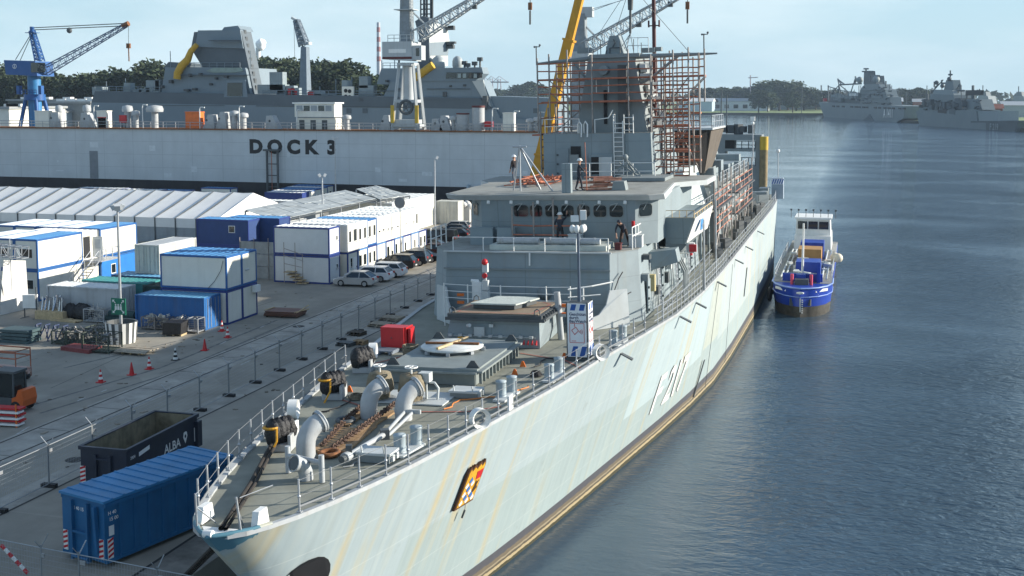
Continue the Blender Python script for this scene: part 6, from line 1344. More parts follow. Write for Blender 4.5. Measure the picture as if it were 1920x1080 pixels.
# --- roll-off containers
p = [G(118.75,918.75,4.25),G(192.5,937.5,4.25),G(431,851,4.25),G(360,835,4.25)]
c = sum(p,V((0,0,0)))/4; ang = math.atan2(-(p[2]-p[1]).x,(p[2]-p[1]).y); L_ = 6.9; W = 2.45
ROB = mat('roll-off blue', (.015,.12,.27), .5, var=.14, scale=.8, streak=.3, scol=(.02,.06,.11)); ROT = mat('roll-off blue top', (.03,.19,.4), .5, var=.18, scale=.7, dirt=.35, dcol=(.1,.16,.22))
t = thing('roll_off_container', 'closed blue roll-off container with a ribbed lid on the quay', 'container', (0,0,0)); Hc = 2.72
mb = MB(); mb.box(-W/2,W/2,-L_/2,L_/2,.22,Hc-.1); part('body', mb, ROB, t)
mb = MB()
for k in range(9):
    y = -L_/2+.75+k*(L_-1.1)/8
    for s in (-1,1): mb.box(s*W/2-.07 if s > 0 else s*W/2-.07,s*W/2+.07,y-.05,y+.05,.25,Hc-.12)
for s in (-1,1): mb.box(s*W/2-.06,s*W/2+.09,-L_/2,L_/2,Hc-.28,Hc-.12); mb.box(s*W/2-.06,s*W/2+.06,-L_/2,L_/2,.2,.34)
part('side_ribs', mb, ROB, t)
mb = MB(); mb.box(-W/2-.08,W/2+.08,-L_/2-.08,L_/2+.05,Hc-.1,Hc)
for k in range(12): y = -L_/2+.35+k*(L_-.5)/11; mb.box(-W/2-.06,W/2+.06,y-.05,y+.05,Hc,Hc+.035)
part('lid', mb, ROT, t)
mb = MB()
for x in (-.55,.35): mb.box(x-.06,x+.06,-L_/2-.16,-L_/2,.1,Hc-.25)
mb.box(-.6,.4,-L_/2-.14,-L_/2,1.2,1.3); mb.cbox((.85,-L_/2-.1,1.5),.14,.16,1.9,0,0,.06); mb.cyl((-.5,-L_/2-.15,.25),(.4,-L_/2-.15,.25),.06); part('hook_frame', mb, ROB, t)
mb = MB(); mb.box(-.5,-.3,-L_/2+.3,L_/2,.0,.22).box(.3,.5,-L_/2+.3,L_/2,.0,.22); part('runner', mb, DKGREY, t)
mb = MB(); 
for x in (-1.05,1.03): mb.box(x-.13,x+.13,-L_/2-.03,-L_/2+.02,.35,1.15)
mb.box(W/2-.02,W/2+.03,-L_/2+.12,-L_/2+.38,.35,1.15); hz = part('hazard_plate', mb, WHITE, t); mb = MB()
for x in (-1.05,1.03):
    for k in range(4): mb.prism([(x-.13,-L_/2-.035,.38+k*.2),(x+.13,-L_/2-.035,.48+k*.2),(x+.13,-L_/2-.035,.58+k*.2),(x-.13,-L_/2-.035,.48+k*.2)],(0,.004,0))
for k in range(4): mb.prism([(W/2+.032,-L_/2+.12,.38+k*.2),(W/2+.032,-L_/2+.38,.48+k*.2),(W/2+.032,-L_/2+.38,.58+k*.2),(W/2+.032,-L_/2+.12,.48+k*.2)],(.004,0,0))
part('red_stripes', mb, RED, hz)
mb = MB(); place_text(mb,'H 40 15 II',.2,(-.2,-L_/2-.006,2.15),(1,0,0),(0,0,1),True); place_text(mb,'H 40',.2,(W/2+.008,-L_/2+.38,2.15),(0,1,0),(0,0,1),True); place_text(mb,'15 001',.2,(W/2+.008,-L_/2+.5,1.9),(0,1,0),(0,0,1),True); mb.prism([(W/2+.008,-L_/2+.2,1.25),(W/2+.008,-L_/2+.45,1.25),(W/2+.008,-L_/2+.45,1.65),(W/2+.008,-L_/2+.2,1.65)],(.004,0,0)); part('markings', mb, WHITE, t)
t.location = (c.x,c.y,GZ); t.rotation_euler.z = ang
q = [G(151,834,3.75),G(236,844,3.75),G(369,776,3.75),G(291,769,3.75)]; c = sum(q,V((0,0,0)))/4; L_, W, Hc = 6.3, 2.4, 2.2; ang = .03
SKIPM = mat('dark navy skip', (.018,.025,.045), .5, var=.25, scale=.9, streak=.3, scol=(.05,.05,.05)); INS = mat('rusty skip inside', (.2,.17,.11), .85, var=.4, scale=1.5, streak=.4, scol=(.09,.07,.04))
t = thing('skip', 'open dark navy skip with white lettering behind the blue roll-off', 'skip', (0,0,0))
mb = MB(); e = .08
for s in (-1,1): mb.box(min(s*W/2,s*(W/2-e)),max(s*W/2,s*(W/2-e)),-L_/2,L_/2,.2,Hc)
mb.box(-W/2+e,W/2-e,-L_/2,-L_/2+e,.2,Hc).box(-W/2+e,W/2-e,L_/2-e,L_/2,.2,Hc)
for s in (-1,1): mb.box(s*W/2-.08,s*W/2+.08,-L_/2-.06,L_/2+.06,Hc-.12,Hc+.05)
for y in (-L_/2,L_/2): mb.box(-W/2,W/2,y-.08,y+.08,Hc-.1,Hc+.04)
part('body', mb, SKIPM, t)
mb = MB(); mb.box(-W/2+e+.002,-W/2+e+.02,-L_/2+e,L_/2-e,.3,Hc-.02).box(W/2-e-.02,W/2-e-.002,-L_/2+e,L_/2-e,.3,Hc-.02).box(-W/2+e,W/2-e,L_/2-e-.02,L_/2-e-.002,.3,Hc-.02).box(-W/2+e,W/2-e,-L_/2+e,L_/2-e,.2,.3); part('lining', mb, INS, t)
mb = MB(); mb.box(-.45,-.3,-L_/2-.14,-L_/2,.1,1.9).box(.3,.45,-L_/2-.14,-L_/2,.1,1.9); mb.cyl((-.3,-L_/2-.1,1.7),(.3,-L_/2-.1,1.7),.05); mb.box(W/2-.1,W/2+.2,L_/2-.3,L_/2+.12,.6,1.9); part('hook_frame', mb, SKIPM, t)
mb = MB(); mb.box(-.5,-.3,-L_/2,L_/2,0,.2).box(.3,.5,-L_/2,L_/2,0,.2); part('runner', mb, DKGREY, t)
mb = MB(); mb.box(-W/2-.03,-W/2+.25,-L_/2-.03,-L_/2-.01,.5,1.3); mb.box(W/2+.01,W/2+.03,-L_/2+.3,-L_/2+.9,.6,1.25); mb.box(W/2+.01,W/2+.03,L_/2-.35,L_/2-.1,.9,1.6); hz = part('hazard_plate', mb, WHITE, t); mb = MB()
for k in range(4): mb.prism([(-W/2-.03,-L_/2-.035,.53+k*.2),(-W/2+.25,-L_/2-.035,.63+k*.2),(-W/2+.25,-L_/2-.035,.73+k*.2),(-W/2-.03,-L_/2-.035,.63+k*.2)],(0,.004,0))
for k in range(3):
    for y, s in ((-L_/2+.3,1),(-L_/2+.9,-1)): mb.prism([(W/2+.032,y,.62+k*.22),(W/2+.032,y+s*.3,.5+.2+k*.22-.05),(W/2+.032,y+s*.3,.62+.18+k*.22),(W/2+.032,y,.72+k*.22)],(.004,0,0))
part('red_stripes', mb, RED, hz)
mb = MB(); X_ = W/2+.012
place_text(mb,'ALBA',.62,(X_,.75,1.25),(0,1,0),(0,0,1),True); place_text(mb,'3954',.2,(X_,-L_/2+.5,1.72),(0,1,0),(0,0,1),True); mb.prism([(X_,.05,.78),(X_,1.7,.78),(X_,1.7,.84),(X_,.05,.84)],(.004,0,0)); mb.prism([(X_,.3,.62),(X_,1.5,.62),(X_,1.5,.67),(X_,.3,.67)],(.004,0,0)); mb.prism([(X_,-L_/2+1.,1.62),(X_,-L_/2+1.9,1.72),(X_,-L_/2+1.9,1.92),(X_,-L_/2+1.,1.82)],(.004,0,0))
mb.prism([(X_,1.75,1.4),(X_,1.95,1.05),(X_,2.15,1.4),(X_,2.1,1.62),(X_,1.95,1.66),(X_,1.8,1.62)],(.004,0,0)); part('lettering', mb, WHITE, t)
mb = MB(); mb.ball((X_+.01,1.95,1.42),.01,.08,.09,8,5); part('emblem_centre', mb, SKIPM, t)
t.location = (c.x,c.y,GZ); t.rotation_euler.z = ang
# --- cones
def cone(label, px, py, bands, col):
    p = G(px,py); t = thing('traffic_cone', label, 'traffic cone', p, 'traffic cones across the yard'); h = .85
    part('base', MB().cbox(p+V((0,0,.03)),.46,.46,.06), BTARP if col == 'w' else RED, t)
    n = 14; mb = MB(); k = 5
    for i in range(k):
        z0, z1 = .06+(h-.06)*i/k, .06+(h-.06)*(i+1)/k; r0, r1 = .17-.135*i/k, .17-.135*(i+1)/k
        mb.lathe(p, [(r0,z0),(r1,z1)], n, (i % 2) if bands else 0, i == k-1)
    part('cone', mb, [RED, WHITE] if col == 'r' else [WHITE, BLACK], t)
cone('red and white banded cone, nearest the navy skip',189,717,1,'r'); cone('plain red cone between two banded cones',247,703,0,'r'); cone('red and white banded cone right of the plain red one',280,692,1,'r'); cone('black and white banded cone in mid yard',329,675,1,'w'); cone('plain red cone near the crane rail',384,657,0,'r'); cone('red and white banded cone by the blue container corner, farther of two',416,621,1,'r'); cone('red and white banded cone by the blue container corner, nearer of two',427,633,1,'r')
# --- formwork sheets, pallets, crates and scrap
def pallet(p, sx_, sy_, rz=0):
    mb = MB()
    for k in range(7): mb.cbox(p+Matrix.Rotation(rz,3,'Z')@V((0,-sy_/2+.08+k*(sy_-.16)/6,.13)),sx_,.12,.025,rz)
    for k in (-1,0,1): mb.cbox(p+Matrix.Rotation(rz,3,'Z')@V((k*(sx_/2-.08),0,.06)),.12,sy_,.11,rz)
    return mb
p = G(536,592); t = thing('formwork_stack', 'stack of brown formwork sheets lying open near the crane rail', 'boards', p); mb = MB()
for k in range(4): mb.cbox(p+V((rnd.uniform(-.1,.1),rnd.uniform(-.1,.1),.14+k*.1)),3.0,1.9,.07,.05+rnd.uniform(-.03,.03))
part('sheets', mb, mat('brown film plywood',(.16,.07,.045),.55,var=.2,scale=2), t); part('pallet', pallet(p,2.8,1.8,.05), mat('dark wet timber',(.07,.055,.04),.8), t); mb = MB(); mb.cyl(p+V((-1.5,.9,.5)),p+V((-1.5,-.9,.55)),.05,n=4); mb.cyl(p+V((1.4,-.8,.45)),p+V((1.6,1.,.8)),.05,n=4); mb.cyl(p+V((1.2,-.8,.45)),p+V((1.75,.8,.55)),.05,n=4); part('loose_battens', mb, PALEWD, t)
p = G(252,662); t = thing('pallet_of_boards', 'pallet carrying pale boards beside the striped lamp base', 'pallet', p); part('pallet', pallet(p,1.5,1.,0), PALEWD, t); mb = MB()
for k in range(6): mb.cbox(p+V((rnd.uniform(-.2,.2),-.7+.28*k,.22+.03*(k%2))),2.6,.26,.06,rnd.uniform(-.05,.05))
part('boards', mb, mat('greyed boards',(.36,.31,.24),.8,var=.3,scale=3), t)
p = G(148,658); single('ramp_plate', MB().prism([p+V((-1.4,-.2,0)),p+V((1.35,-.7,0)),p+V((1.3,.9,.0)),p+V((-1.2,1.1,0)),][::1],(0,0,.28)), mat('faded red plate',(.22,.05,.05),.7,var=.2), 'flat dull red steel ramp lying before the dark crates', 'ramp')
def crate(label, px, py, sx_, sy_, hh, col, fill, rz=0., group='wire crates of scrap', n=26, long=False):
    p = G(px,py); t = thing('scrap_crate', label, 'crate', p, group); M_ = Matrix.Translation(p)@Matrix.Rotation(rz,4,'Z'); mb = MB()
    for x in (-1,1):
        for y in (-1,1): mb.box(x*sx_/2-.04,x*sx_/2+.04,y*sy_/2-.04,y*sy_/2+.04,0,hh)
    for z in (.12,hh-.04):
        for y in (-1,1): mb.box(-sx_/2,sx_/2,y*sy_/2-.03,y*sy_/2+.03,z,z+.06)
        for x in (-1,1): mb.box(x*sx_/2-.03,x*sx_/2+.03,-sy_/2,sy_/2,z,z+.06)
    for k in range(1,9):
        x = -sx_/2+k*sx_/9
        for y in (-1,1): mb.cyl((x,y*sy_/2,.12),(x,y*sy_/2,hh),.012,n=3)
    for k in range(1,6):
        for y in (-1,1): mb.cyl((-sx_/2,y*sy_/2,.12+k*hh/7),(sx_/2,y*sy_/2,.12+k*hh/7),.012,n=3)
    mb.box(-sx_/2,sx_/2,-sy_/2,sy_/2,.1,.14); m2 = MB(); m2.join(mb,M_); part('crate', m2, col, t)
    mb = MB()
    for k in range(n):
        c = V((rnd.uniform(-.42,.42)*sx_,rnd.uniform(-.4,.4)*sy_,rnd.uniform(.2,hh+.15)))
        d = V((rnd.uniform(-1,1),rnd.uniform(-1,1),rnd.uniform(-.3,.8))).normalized()*rnd.uniform(.15,.9 if long else .5)
        if rnd.random() < .75: mb.cyl(c-d*.6,c+d*.6,rnd.uniform(.02,.055),n=5)
        else: mb.cbox(c,rnd.uniform(.1,.4),rnd.uniform(.1,.35),rnd.uniform(.06,.25),rnd.random()*3,0,rnd.uniform(-.6,.6))
    m2 = MB(); m2.join(mb,M_); f = part('scrap', m2, fill, t); return t
DGC = mat('dark green crate',(.05,.065,.05),.7,var=.3); SCR = mat('mixed metal scrap',(.16,.16,.16),.55,.3,var=.7,scale=6); SCRB = mat('bright scrap tubes',(.5,.47,.42),.5,.3,var=.5,scale=5)
crate('dark crate of scrap behind the dull red ramp, left one',122,643,1.3,1.3,1.,DGC,SCR); crate('dark crate of scrap behind the dull red ramp, middle one',150,645,1.5,1.3,1.,DGC,SCR); crate('dark wire crate beside the striped lamp base',192,658,2.2,1.6,1.3,DGC,SCR,n=14,long=True); crate('dark crate of rods behind the wire crate',185,640,1.6,1.3,1.1,DGC,SCR,long=True)
crate('wire crate heaped with pale timber in front of the grey container',185,603,1.9,1.2,1.1,GALV,SCRB,n=34,long=True); crate('wire crate full of bright couplers left of two others',285,616,1.2,1.,1.,SCAFT,SCRB,n=40); crate('wire crate full of couplers in the middle',310,617,1.2,1.,1.,SCAFT,SCRB,n=40); crate('wire crate full of couplers beside the blue container',342,620,1.3,1.1,1.,SCAFT,SCRB,n=40); crate('empty tall wire crate at the blue container corner',368,623,.9,1.,1.15,GALV,SCRB,n=2)
for px, py, lab in ((150,598,'crumpled black tarpaulin heap before the grey container'),(200,588,'black tarpaulin heap behind the timber crate')):
    p = G(px,py); mb = MB()
    for k in range(5): mb.ball(p+V((rnd.uniform(-.9,.9),rnd.uniform(-.3,.3),.5)),.75,.6,.75,10,7,0,.15)
    mb.v = [(x,y,max(GZ+.01,z)) for x,y,z in mb.v]; single('tarp_heap', mb, BTARP, lab, 'tarpaulin', 'black tarpaulin heaps')
p = G(330,628); t = thing('wrapped_pallet', 'pallet wrapped in black film standing before the wire crates', 'pallet', p); mb = MB(); mb.cbox(p+V((0,0,.62)),1.5,1.1,.95,.1); mb.v = [(x+rnd.uniform(-.1,.1),y+rnd.uniform(-.1,.1),z+rnd.uniform(-.08,.08)) for x,y,z in mb.v]; part('wrap', mb, BTARP, t); part('pallet', pallet(p,1.4,1.,.1), PALEWD, t)
p = G(232,603); mb = MB()
for k in range(5): mb.cyl(p+V((-1.4+.1*k,-.3+.25*(k%3),.3+.35*(k//3))),p+V((1.3,-.3+.25*(k%3),.3+.35*(k//3))),.28,n=12)
single('net_rolls', mb, mat('dark green netting',(.03,.07,.07),.8,var=.3,scale=5,bump=.6), 'rolls of dark green netting behind the lamp post', 'netting')
p = G(102,597); t = thing('timber_bin', 'low plywood bin holding upright shiny pipes', 'bin', p); mb = MB(); mb.cbox(p+V((0,0,.35)),2.7,1.4,.7); part('bin', mb, PALEWD, t); mb = MB()
for k in range(12): x = -1.+k*.18; mb.cyl(p+V((x,rnd.uniform(-.4,.4),.5)),p+V((x+rnd.uniform(-.05,.05),rnd.uniform(-.4,.4),1.7+rnd.random()*.3)),.09,n=8)
part('pipes', mb, mat('shiny duct',(.5,.52,.55),.25,.8), t)
p = G(58,596); t = thing('switch_cabinet', 'white switch cabinet on a dark stand by the plastic sheeting', 'cabinet', p); part('box', MB().cbox(p+V((0,0,1.4)),1.1,.5,1.1,.2), WHITE, t); mb = MB()
for x in (-.6,.6): mb.cyl(p+V((x,0,0)),p+V((x,0,1.+(1.6 if x > 0 else 0))),.05,n=5); mb.cyl(p+V((x,-.5,0)),p+V((x,.5,.0)),.05,n=5)
mb.cyl(p+V((-.6,0,.8)),p+V((.6,0,.8)),.05,n=5); part('stand', mb, DKGREY, t)
p = G(38,640); t = thing('plate_stack', 'stack of dark green hoarding plates at the left of the yard', 'plates', p); 
for k in range(4): part('plate', MB().cbox(p+V((rnd.uniform(-.1,.1),0,.12+k*.26)),2.5,1.6,.2,rnd.uniform(-.06,.06)), mat('green hoarding',(.05,.09,.1),.6,var=.2), t)
p = G(85,638); t = thing('trestles', 'row of folding blue steel trestles beside the green plates', 'trestle', p); mb = MB()
for k in range(4):
    x = -1.2+k*.8
    for a, b in (((x,-.3,0),(x+.45,0,1.15)),((x+.9,-.3,0),(x+.45,0,1.15)),((x,.6,0),(x+.45,.5,1.15)),((x+.45,0,1.15),(x+.45,.55,1.15))): mb.cyl(p+V(a),p+V(b),.05,n=5)
part('frame', mb, mat('blue grey trestle',(.04,.06,.13),.5), t)
p = G(125,602); single('board_pile', MB().cbox(p+V((0,0,.06)),2.6,.9,.1,-.1).cbox(p+V((.6,-.2,.14)),2.,.3,.05,-.2).cbox(p+V((-.4,.2,.14)),1.6,.35,.06,0), PALEWD, 'flat pile of pale boards before the black heap', 'boards')
# --- forklift, trolley and barrier stack at the left edge
p = G(28,768); t = thing('forklift', 'orange and black forklift truck with a glazed cab at the left edge', 'forklift', p); FK = mat('forklift orange',(.62,.12,.02),.4,var=.08)
mb = MB(); mb.prism([p+V((.3,-.6,.35)),p+V((1.0,-.6,.35)),p+V((1.1,-.6,.75)),p+V((1.0,-.6,1.3)),p+V((.75,-.6,1.35)),p+V((.6,-.6,.95)),p+V((.3,-.6,.85))],(0,1.2,0)); part('counterweight', mb, FK, t)
part('chassis', MB().box(p.x-1.6,p.x+.4,p.y-.55,p.y+.55,GZ+.3,GZ+.85), DKGREY, t)
mb = MB()
for x, y in ((-1.1,-.55),(-1.1,.55),(.25,-.55),(.25,.55)): mb.cyl(p+V((x*1.6 if x > 0 else x,y,.8)),p+V((x*1.5 if x > 0 else x*.9,y*.9,2.3)),.06,n=5)
mb.box(p.x-1.1,p.x+.5,p.y-.58,p.y+.58,GZ+2.28,GZ+2.4); cb = part('cab_frame', mb, DKGREY, t); part('cab_glass', MB().box(p.x-1.02,p.x+.38,p.y-.54,p.y+.54,GZ+.9,GZ+2.26), GLASS, cb)
for x, r_ in ((.55,.34),(-1.2,.4)):
    for y in (-.62,.5): part('wheel', MB().cyl(p+V((x,y,r_)),p+V((x,y+.14,r_)),r_,n=14), BLACK, t)
mb = MB(); mb.box(p.x-2.,p.x-1.85,p.y-.45,p.y-.3,GZ,GZ+2.3).box(p.x-2.,p.x-1.85,p.y+.3,p.y+.45,GZ,GZ+2.3); part('mast', mb, DKGREY, t); part('work_lamp', MB().cbox(p+V((-1.15,-.6,2.)),.12,.2,.16), YELLOW, t)
p = G(12,712); t = thing('scaffold_trolley', 'loaded trolley of scaffold parts with red rails behind the forklift', 'trolley', p); mb = MB()
for x in (-1.5,1.35):
    for y in (-.7,.7): mb.cyl(p+V((x,y,.2)),p+V((x,y,2.1)),.04,n=5)
for z in (1.6,2.05): mb.path([p+V((-1.5,-.7,z)),p+V((1.35,-.7,z)),p+V((1.35,.7,z)),p+V((-1.5,.7,z))],.05,5,closed=True)
part('rails', mb, RLEAD, t); mb = MB()
for k in range(5): mb.cbox(p+V((0,-.5+k*.25,.6+.09*(k%3))),3.1,.24,.3,rnd.uniform(-.04,.04))
part('load', mb, mat('pale red boards',(.45,.3,.25),.7,var=.4,scale=3), t); mb = MB()
for x in (-1.2,1.1): mb.cyl(p+V((x,-.75,.18)),p+V((x,.75,.18)),.18,n=10)
part('wheels', mb, BLACK, t)
p = G(8,795); t = thing('barrier_stack', 'stack of red and white barrier boards at the lower left edge', 'barriers', p)
for k in range(6): part('barrier', MB().cbox(p+V((.0,-.3+.15*(k%2),.15+k*.17)),2.6,.6,.1,.1), RED if k % 2 else WHITE, t)
mb = MB()
for x in (-1.,1.15): mb.cyl(p+V((x,-.4,0)),p+V((x,-.4,1.3)),.05,n=5)
part('post', mb, ORANGE, t)
rr = random.Random(11); mb = MB()
for k in range(260):
    a = rr.random(); p = V((rr.uniform(-62,-26),rr.uniform(42,100),GZ+.02)) if a < .7 else V((rr.uniform(-60,-46),rr.uniform(72,84),GZ+.02)); s = rr.uniform(.04,.22); mb.cbox(p, s, s*rr.uniform(.3,2.5), .04, rr.random()*3)
tag(part('litter', mb, mat('grey brown litter', (.22,.19,.15), .9, var=.7, scale=.7)), 'scraps and splinters scattered over the quay', None, None, 'stuff')
# loose pallets and boards on the quay beside the ship
for px, py, s, lab, m_ in ((648,648,1.2,'dark pallet on the quay strip, nearest the white fairlead',DKGREY),(668,628,1.3,'pallet with a yellow edge on the quay by the fence',mat('dark wet timber',(.07,.055,.04),.8)),(712,612,1.6,'pile of grey timber on the quay beyond the red cabinet',mat('greyed boards',(.36,.31,.24),.8)),(675,645,1.0,'brown board heap on the quay edge',WOOD),(735,600,1.8,'low stack of pallets by the gangway',mat('greyed boards',(.36,.31,.24),.8))):
    p = G(px,py); mb = pallet(p,s,s*.8,-.2); mb.join(pallet(p+V((.05,0,.15)),s*.95,s*.75,-.1)); single('quay_pallet', mb, m_, lab, 'pallet')
mb = MB(); a, b = G(745,606), G(815,560); 
a.x = b.x = -25.8
mb.rail([a+V((0,0,.6)),b+V((0,0,3.2))],1.05,1.6,(1.,.5),.035); mb.rail([a+V((-1.2,0,.6)),b+V((-1.2,0,3.2))],1.05,1.6,(1.,.5),.035); t = thing('gangway', 'sloping gangway with tube handrails from the quay to the ship', 'gangway', a); part('handrail', mb, GALV, t)
part('walkway', MB().hexa([a+V((-1.25,0,.45)),a+V((.05,0,.45)),b+V((.05,0,3.05)),b+V((-1.25,0,3.05))],[a+V((-1.25,0,.6)),a+V((.05,0,.6)),b+V((.05,0,3.2)),b+V((-1.25,0,3.2))]), WOOD, t); part('support', MB().box(b.x-1.2,b.x,b.y-.2,b.y+1.2,GZ,GZ+1.6).box(a.x-1.2,a.x,a.y-.1,a.y+.2,GZ,GZ+.5), DKGREY, t)
# ================================================================ FLOATING DOCK
DY, DT = 185., 13.9
DOCKW = mat('floating dock grey', (.52,.56,.58), .65, var=.08, scale=.25, streak=.4, scol=(.43,.46,.47), dirt=.3, dcol=(.6,.63,.64), stretch=(.8,.8,.06)); seam(DOCKW, 6.1, 2.35, 0, (.3,.33,.35), .5, .03, .3)
DOCKD = mat('floating dock black belt', (.022,.022,.026), .7, var=.3, scale=.4, streak=.3, scol=(.05,.045,.04))
xl, xr = -230., AY(1345,252,DY).x
t = thing('floating_dock', 'long grey floating dock wall lettered in black with a black belt below', 'dock', (-90,DY,0))
part('wall', MB().box(xl,xr,DY,DY+4.5,4.75,DT), DOCKW, t); part('belt', MB().box(xl,xr,DY-.06,DY+4.5,-.8,4.75), DOCKD, t); part('deck_edge', MB().box(xl,xr,DY-.35,DY+4.8,DT,DT+.22), RUST, t); part('pontoon', MB().box(xl,xr,DY+4.5,262,-1.,1.2), DKGREY, t)
mb = MB(); a, b = AY(468,275,DY), AY(630,275,DY); tx = text_mb('D O C K  3', 1., 2.6); xs = [p[0] for p in tx.v]; ys = [p[1] for p in tx.v]; w_, h_ = max(xs)-min(xs), max(ys)-min(ys)
zb, zt = AY(520,289,DY).z, AY(520,261,DY).z
mb.add([(a.x+(p[0]-min(xs))/w_*(b.x-a.x), DY-.02, zb+(p[1]-min(ys))/h_*(zt-zb)) for p in tx.v], tx.f); part('lettering', mb, BLACK, t)
mb = MB()
for k in range(40): x = xl+rnd.random()*(xr-xl); z = 5.+rnd.random()*7; mb.box(x,x+.3+rnd.random()*1.6,DY-.012,DY-.006,z,z+.2+rnd.random()*.8)
part('repaint_patches', mb, mat('fresh pale dock paint', (.62,.66,.68), .6), t)
q = AY(176,300,DY); part('dark_patch', MB().box(q.x-.9,q.x+.9,DY-.03,DY-.012,4.8,AY(176,283,DY).z), mat('old dock paint',(.2,.22,.24),.7), t)
mb = MB(); mb.rail([(xl,DY+.2,DT+.22),(xr,DY+.2,DT+.22)],1.1,2.4,(1.,.55),.045); mb.rail([(xl,DY+4.3,DT+.22),(xr,DY+4.3,DT+.22)],1.1,2.6,(1.,.55),.045); part('guard_rail', mb, VENTM, t)
# open end of the dock with its yellow topped fender post
e0, e1 = AY(1345,254,DY), AY(1428,254,DY); mb = MB(); zt = DT
def ez(py): return AY(1390,py,DY).z
mb.box(e0.x,e1.x,DY,DY+4.5,ez(263),zt).box(e0.x,e0.x+1.2,DY,DY+4.5,-.8,ez(263)).box(AY(1416,300,DY).x,e1.x,DY,DY+4.5,-.8,ez(263)).box(e0.x+1.2,AY(1416,300,DY).x,DY,DY+4.5,ez(284),ez(279)).box(e0.x+1.2,AY(1416,300,DY).x,DY,DY+4.5,-.8,ez(311)); ef = part('end_frame', mb, GREY2, t)
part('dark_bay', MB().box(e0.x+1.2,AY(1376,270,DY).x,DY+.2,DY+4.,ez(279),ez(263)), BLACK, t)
mb = MB(); mb.rail([(AY(1378,311,DY).x,DY,ez(311)),(AY(1416,311,DY).x,DY,ez(311))],1.3,1.2,(1.,),.06); mb.rail([(AY(1378,280,DY).x,DY,ez(279)),(AY(1416,280,DY).x,DY,ez(279))],1.2,.9,(1.,.5),.06); part('end_rail', mb, DKGREY, t)
c = AY(1432,300,DY-.5); fp = part('fender_post', MB().cyl((c.x,c.y,-1),(c.x,c.y,AY(1432,281,DY-.5).z),.62,n=12), mat('brown fender', (.25,.19,.1), .8, var=.3, streak=.4), t); part('post_head', MB().cyl((c.x,c.y,AY(1432,281,DY-.5).z),(c.x,c.y,AY(1432,256,DY-.5).z),.64,n=12), mat('yellow post head',(.55,.36,.03),.5), t)
mb = MB()
for k, px in enumerate((1355,1368,1384,1392,1408)): q = AY(px,250,DY+1); mb.cbox((q.x,DY+1.5,DT+.8),1.,1.,1.0+.3*(k%3),.4*k)
part('end_winches', mb, DKGREY, t)
# black access ladder tower below the lettering
q0, q1 = AY(500,283,DY-.7), AY(520,283,DY-.7); t2 = thing('ladder_tower', 'dark ladder tower standing against the dock wall under the lettering', 'ladder', (q0.x,DY-.7,0)); mb = MB()
for x in (q0.x,q1.x): mb.box(x-.15,x+.15,DY-.8,DY-.5,0,q0.z)
for z in range(2,int(q0.z),2): mb.box(q0.x,q1.x,DY-.7,DY-.6,z,z+.15)
mb.box(q0.x-.5,q1.x+.5,DY-1.2,DY-.3,q0.z,q0.z+.3); part('frame', mb, DKGREY, t2); part('red_pipe', MB().cyl(((q0.x+q1.x)/2,DY-.9,0),((q0.x+q1.x)/2,DY-.9,q0.z),.07), RLEAD, t2)
q = AY(888,360,DY-.6); t2 = thing('hanging_shelf', 'small pale frame with shelves hung on the black belt of the dock', 'frame', (q.x,DY-.6,q.z-1.5)); mb = MB(); mb.box(q.x-1.1,q.x-.75,DY-1,DY-.1,q.z-1.2,q.z+1.2).box(q.x+.75,q.x+1.1,DY-1,DY-.1,q.z-1.2,q.z+1.2); part('posts', mb, mat('pale blue steel',(.35,.45,.52),.5), t2); mb = MB().box(q.x-.7,q.x+.7,DY-.9,DY-.2,q.z-1.2,q.z-.6).box(q.x-.5,q.x+.5,DY-.9,DY-.2,q.z-.4,q.z+.1); part('load', mb, CREAM, t2)
# gear on the dock deck
DZ0 = DT+.22
def dk(px, Y=DY+1.6): q = AY(px,240,Y); return V((q.x, Y, DZ0))
def hgt(px, py, Y=DY+1.6): return max(.5, AY(px,py,Y).z-DZ0)
def vent(px, py, r, cap, label, m=None):
    p = dk(px); h = hgt(px,py); t = thing('dock_vent', label, 'ventilator', p, 'ventilators on the dock'); part('pipe', MB().cyl(p,p+V((0,0,h*.82)),r,n=12), m or VENTM, t)
    part('cap', MB().lathe(p+V((0,0,h*.7)), [(cap,0),(cap*1.05,h*.12),(cap*.9,h*.26),(.05,h*.3)], 14), m or VENTM, t)
for i, (px, py, r, cap) in enumerate(((112,197,.45,.7),(164,196,.5,.75),(240,197,.55,.95),(255,207,.5,.75),(291,197,.6,1.5),(440,207,.5,.85),(456,211,.6,.95),(650,215,.5,.8),(850,217,.35,.7),(1010,219,.6,.9),(995,222,.5,.8))):
    vent(px, py, r, cap, 'white mushroom ventilator on the dock deck, %s from the left' % ORD[i])
for px, py, lab, hb in ((868,212,'shorter white funnel pipe with a dark top on the dock',.5),(897,198,'taller white funnel pipe with a dark top on the dock',.7)):
    p = dk(px); h = hgt(px,py); t = thing('dock_chimney', lab, 'chimney'); t.location = p; part('pipe', MB().cyl(p,p+V((0,0,h*.92)),1.05,n=16), VENTM, t); part('rim', MB().cyl(p+V((0,0,h*.92)),p+V((0,0,h)),1.12,n=16), mat('dark red rim',(.1,.02,.02),.6), t)
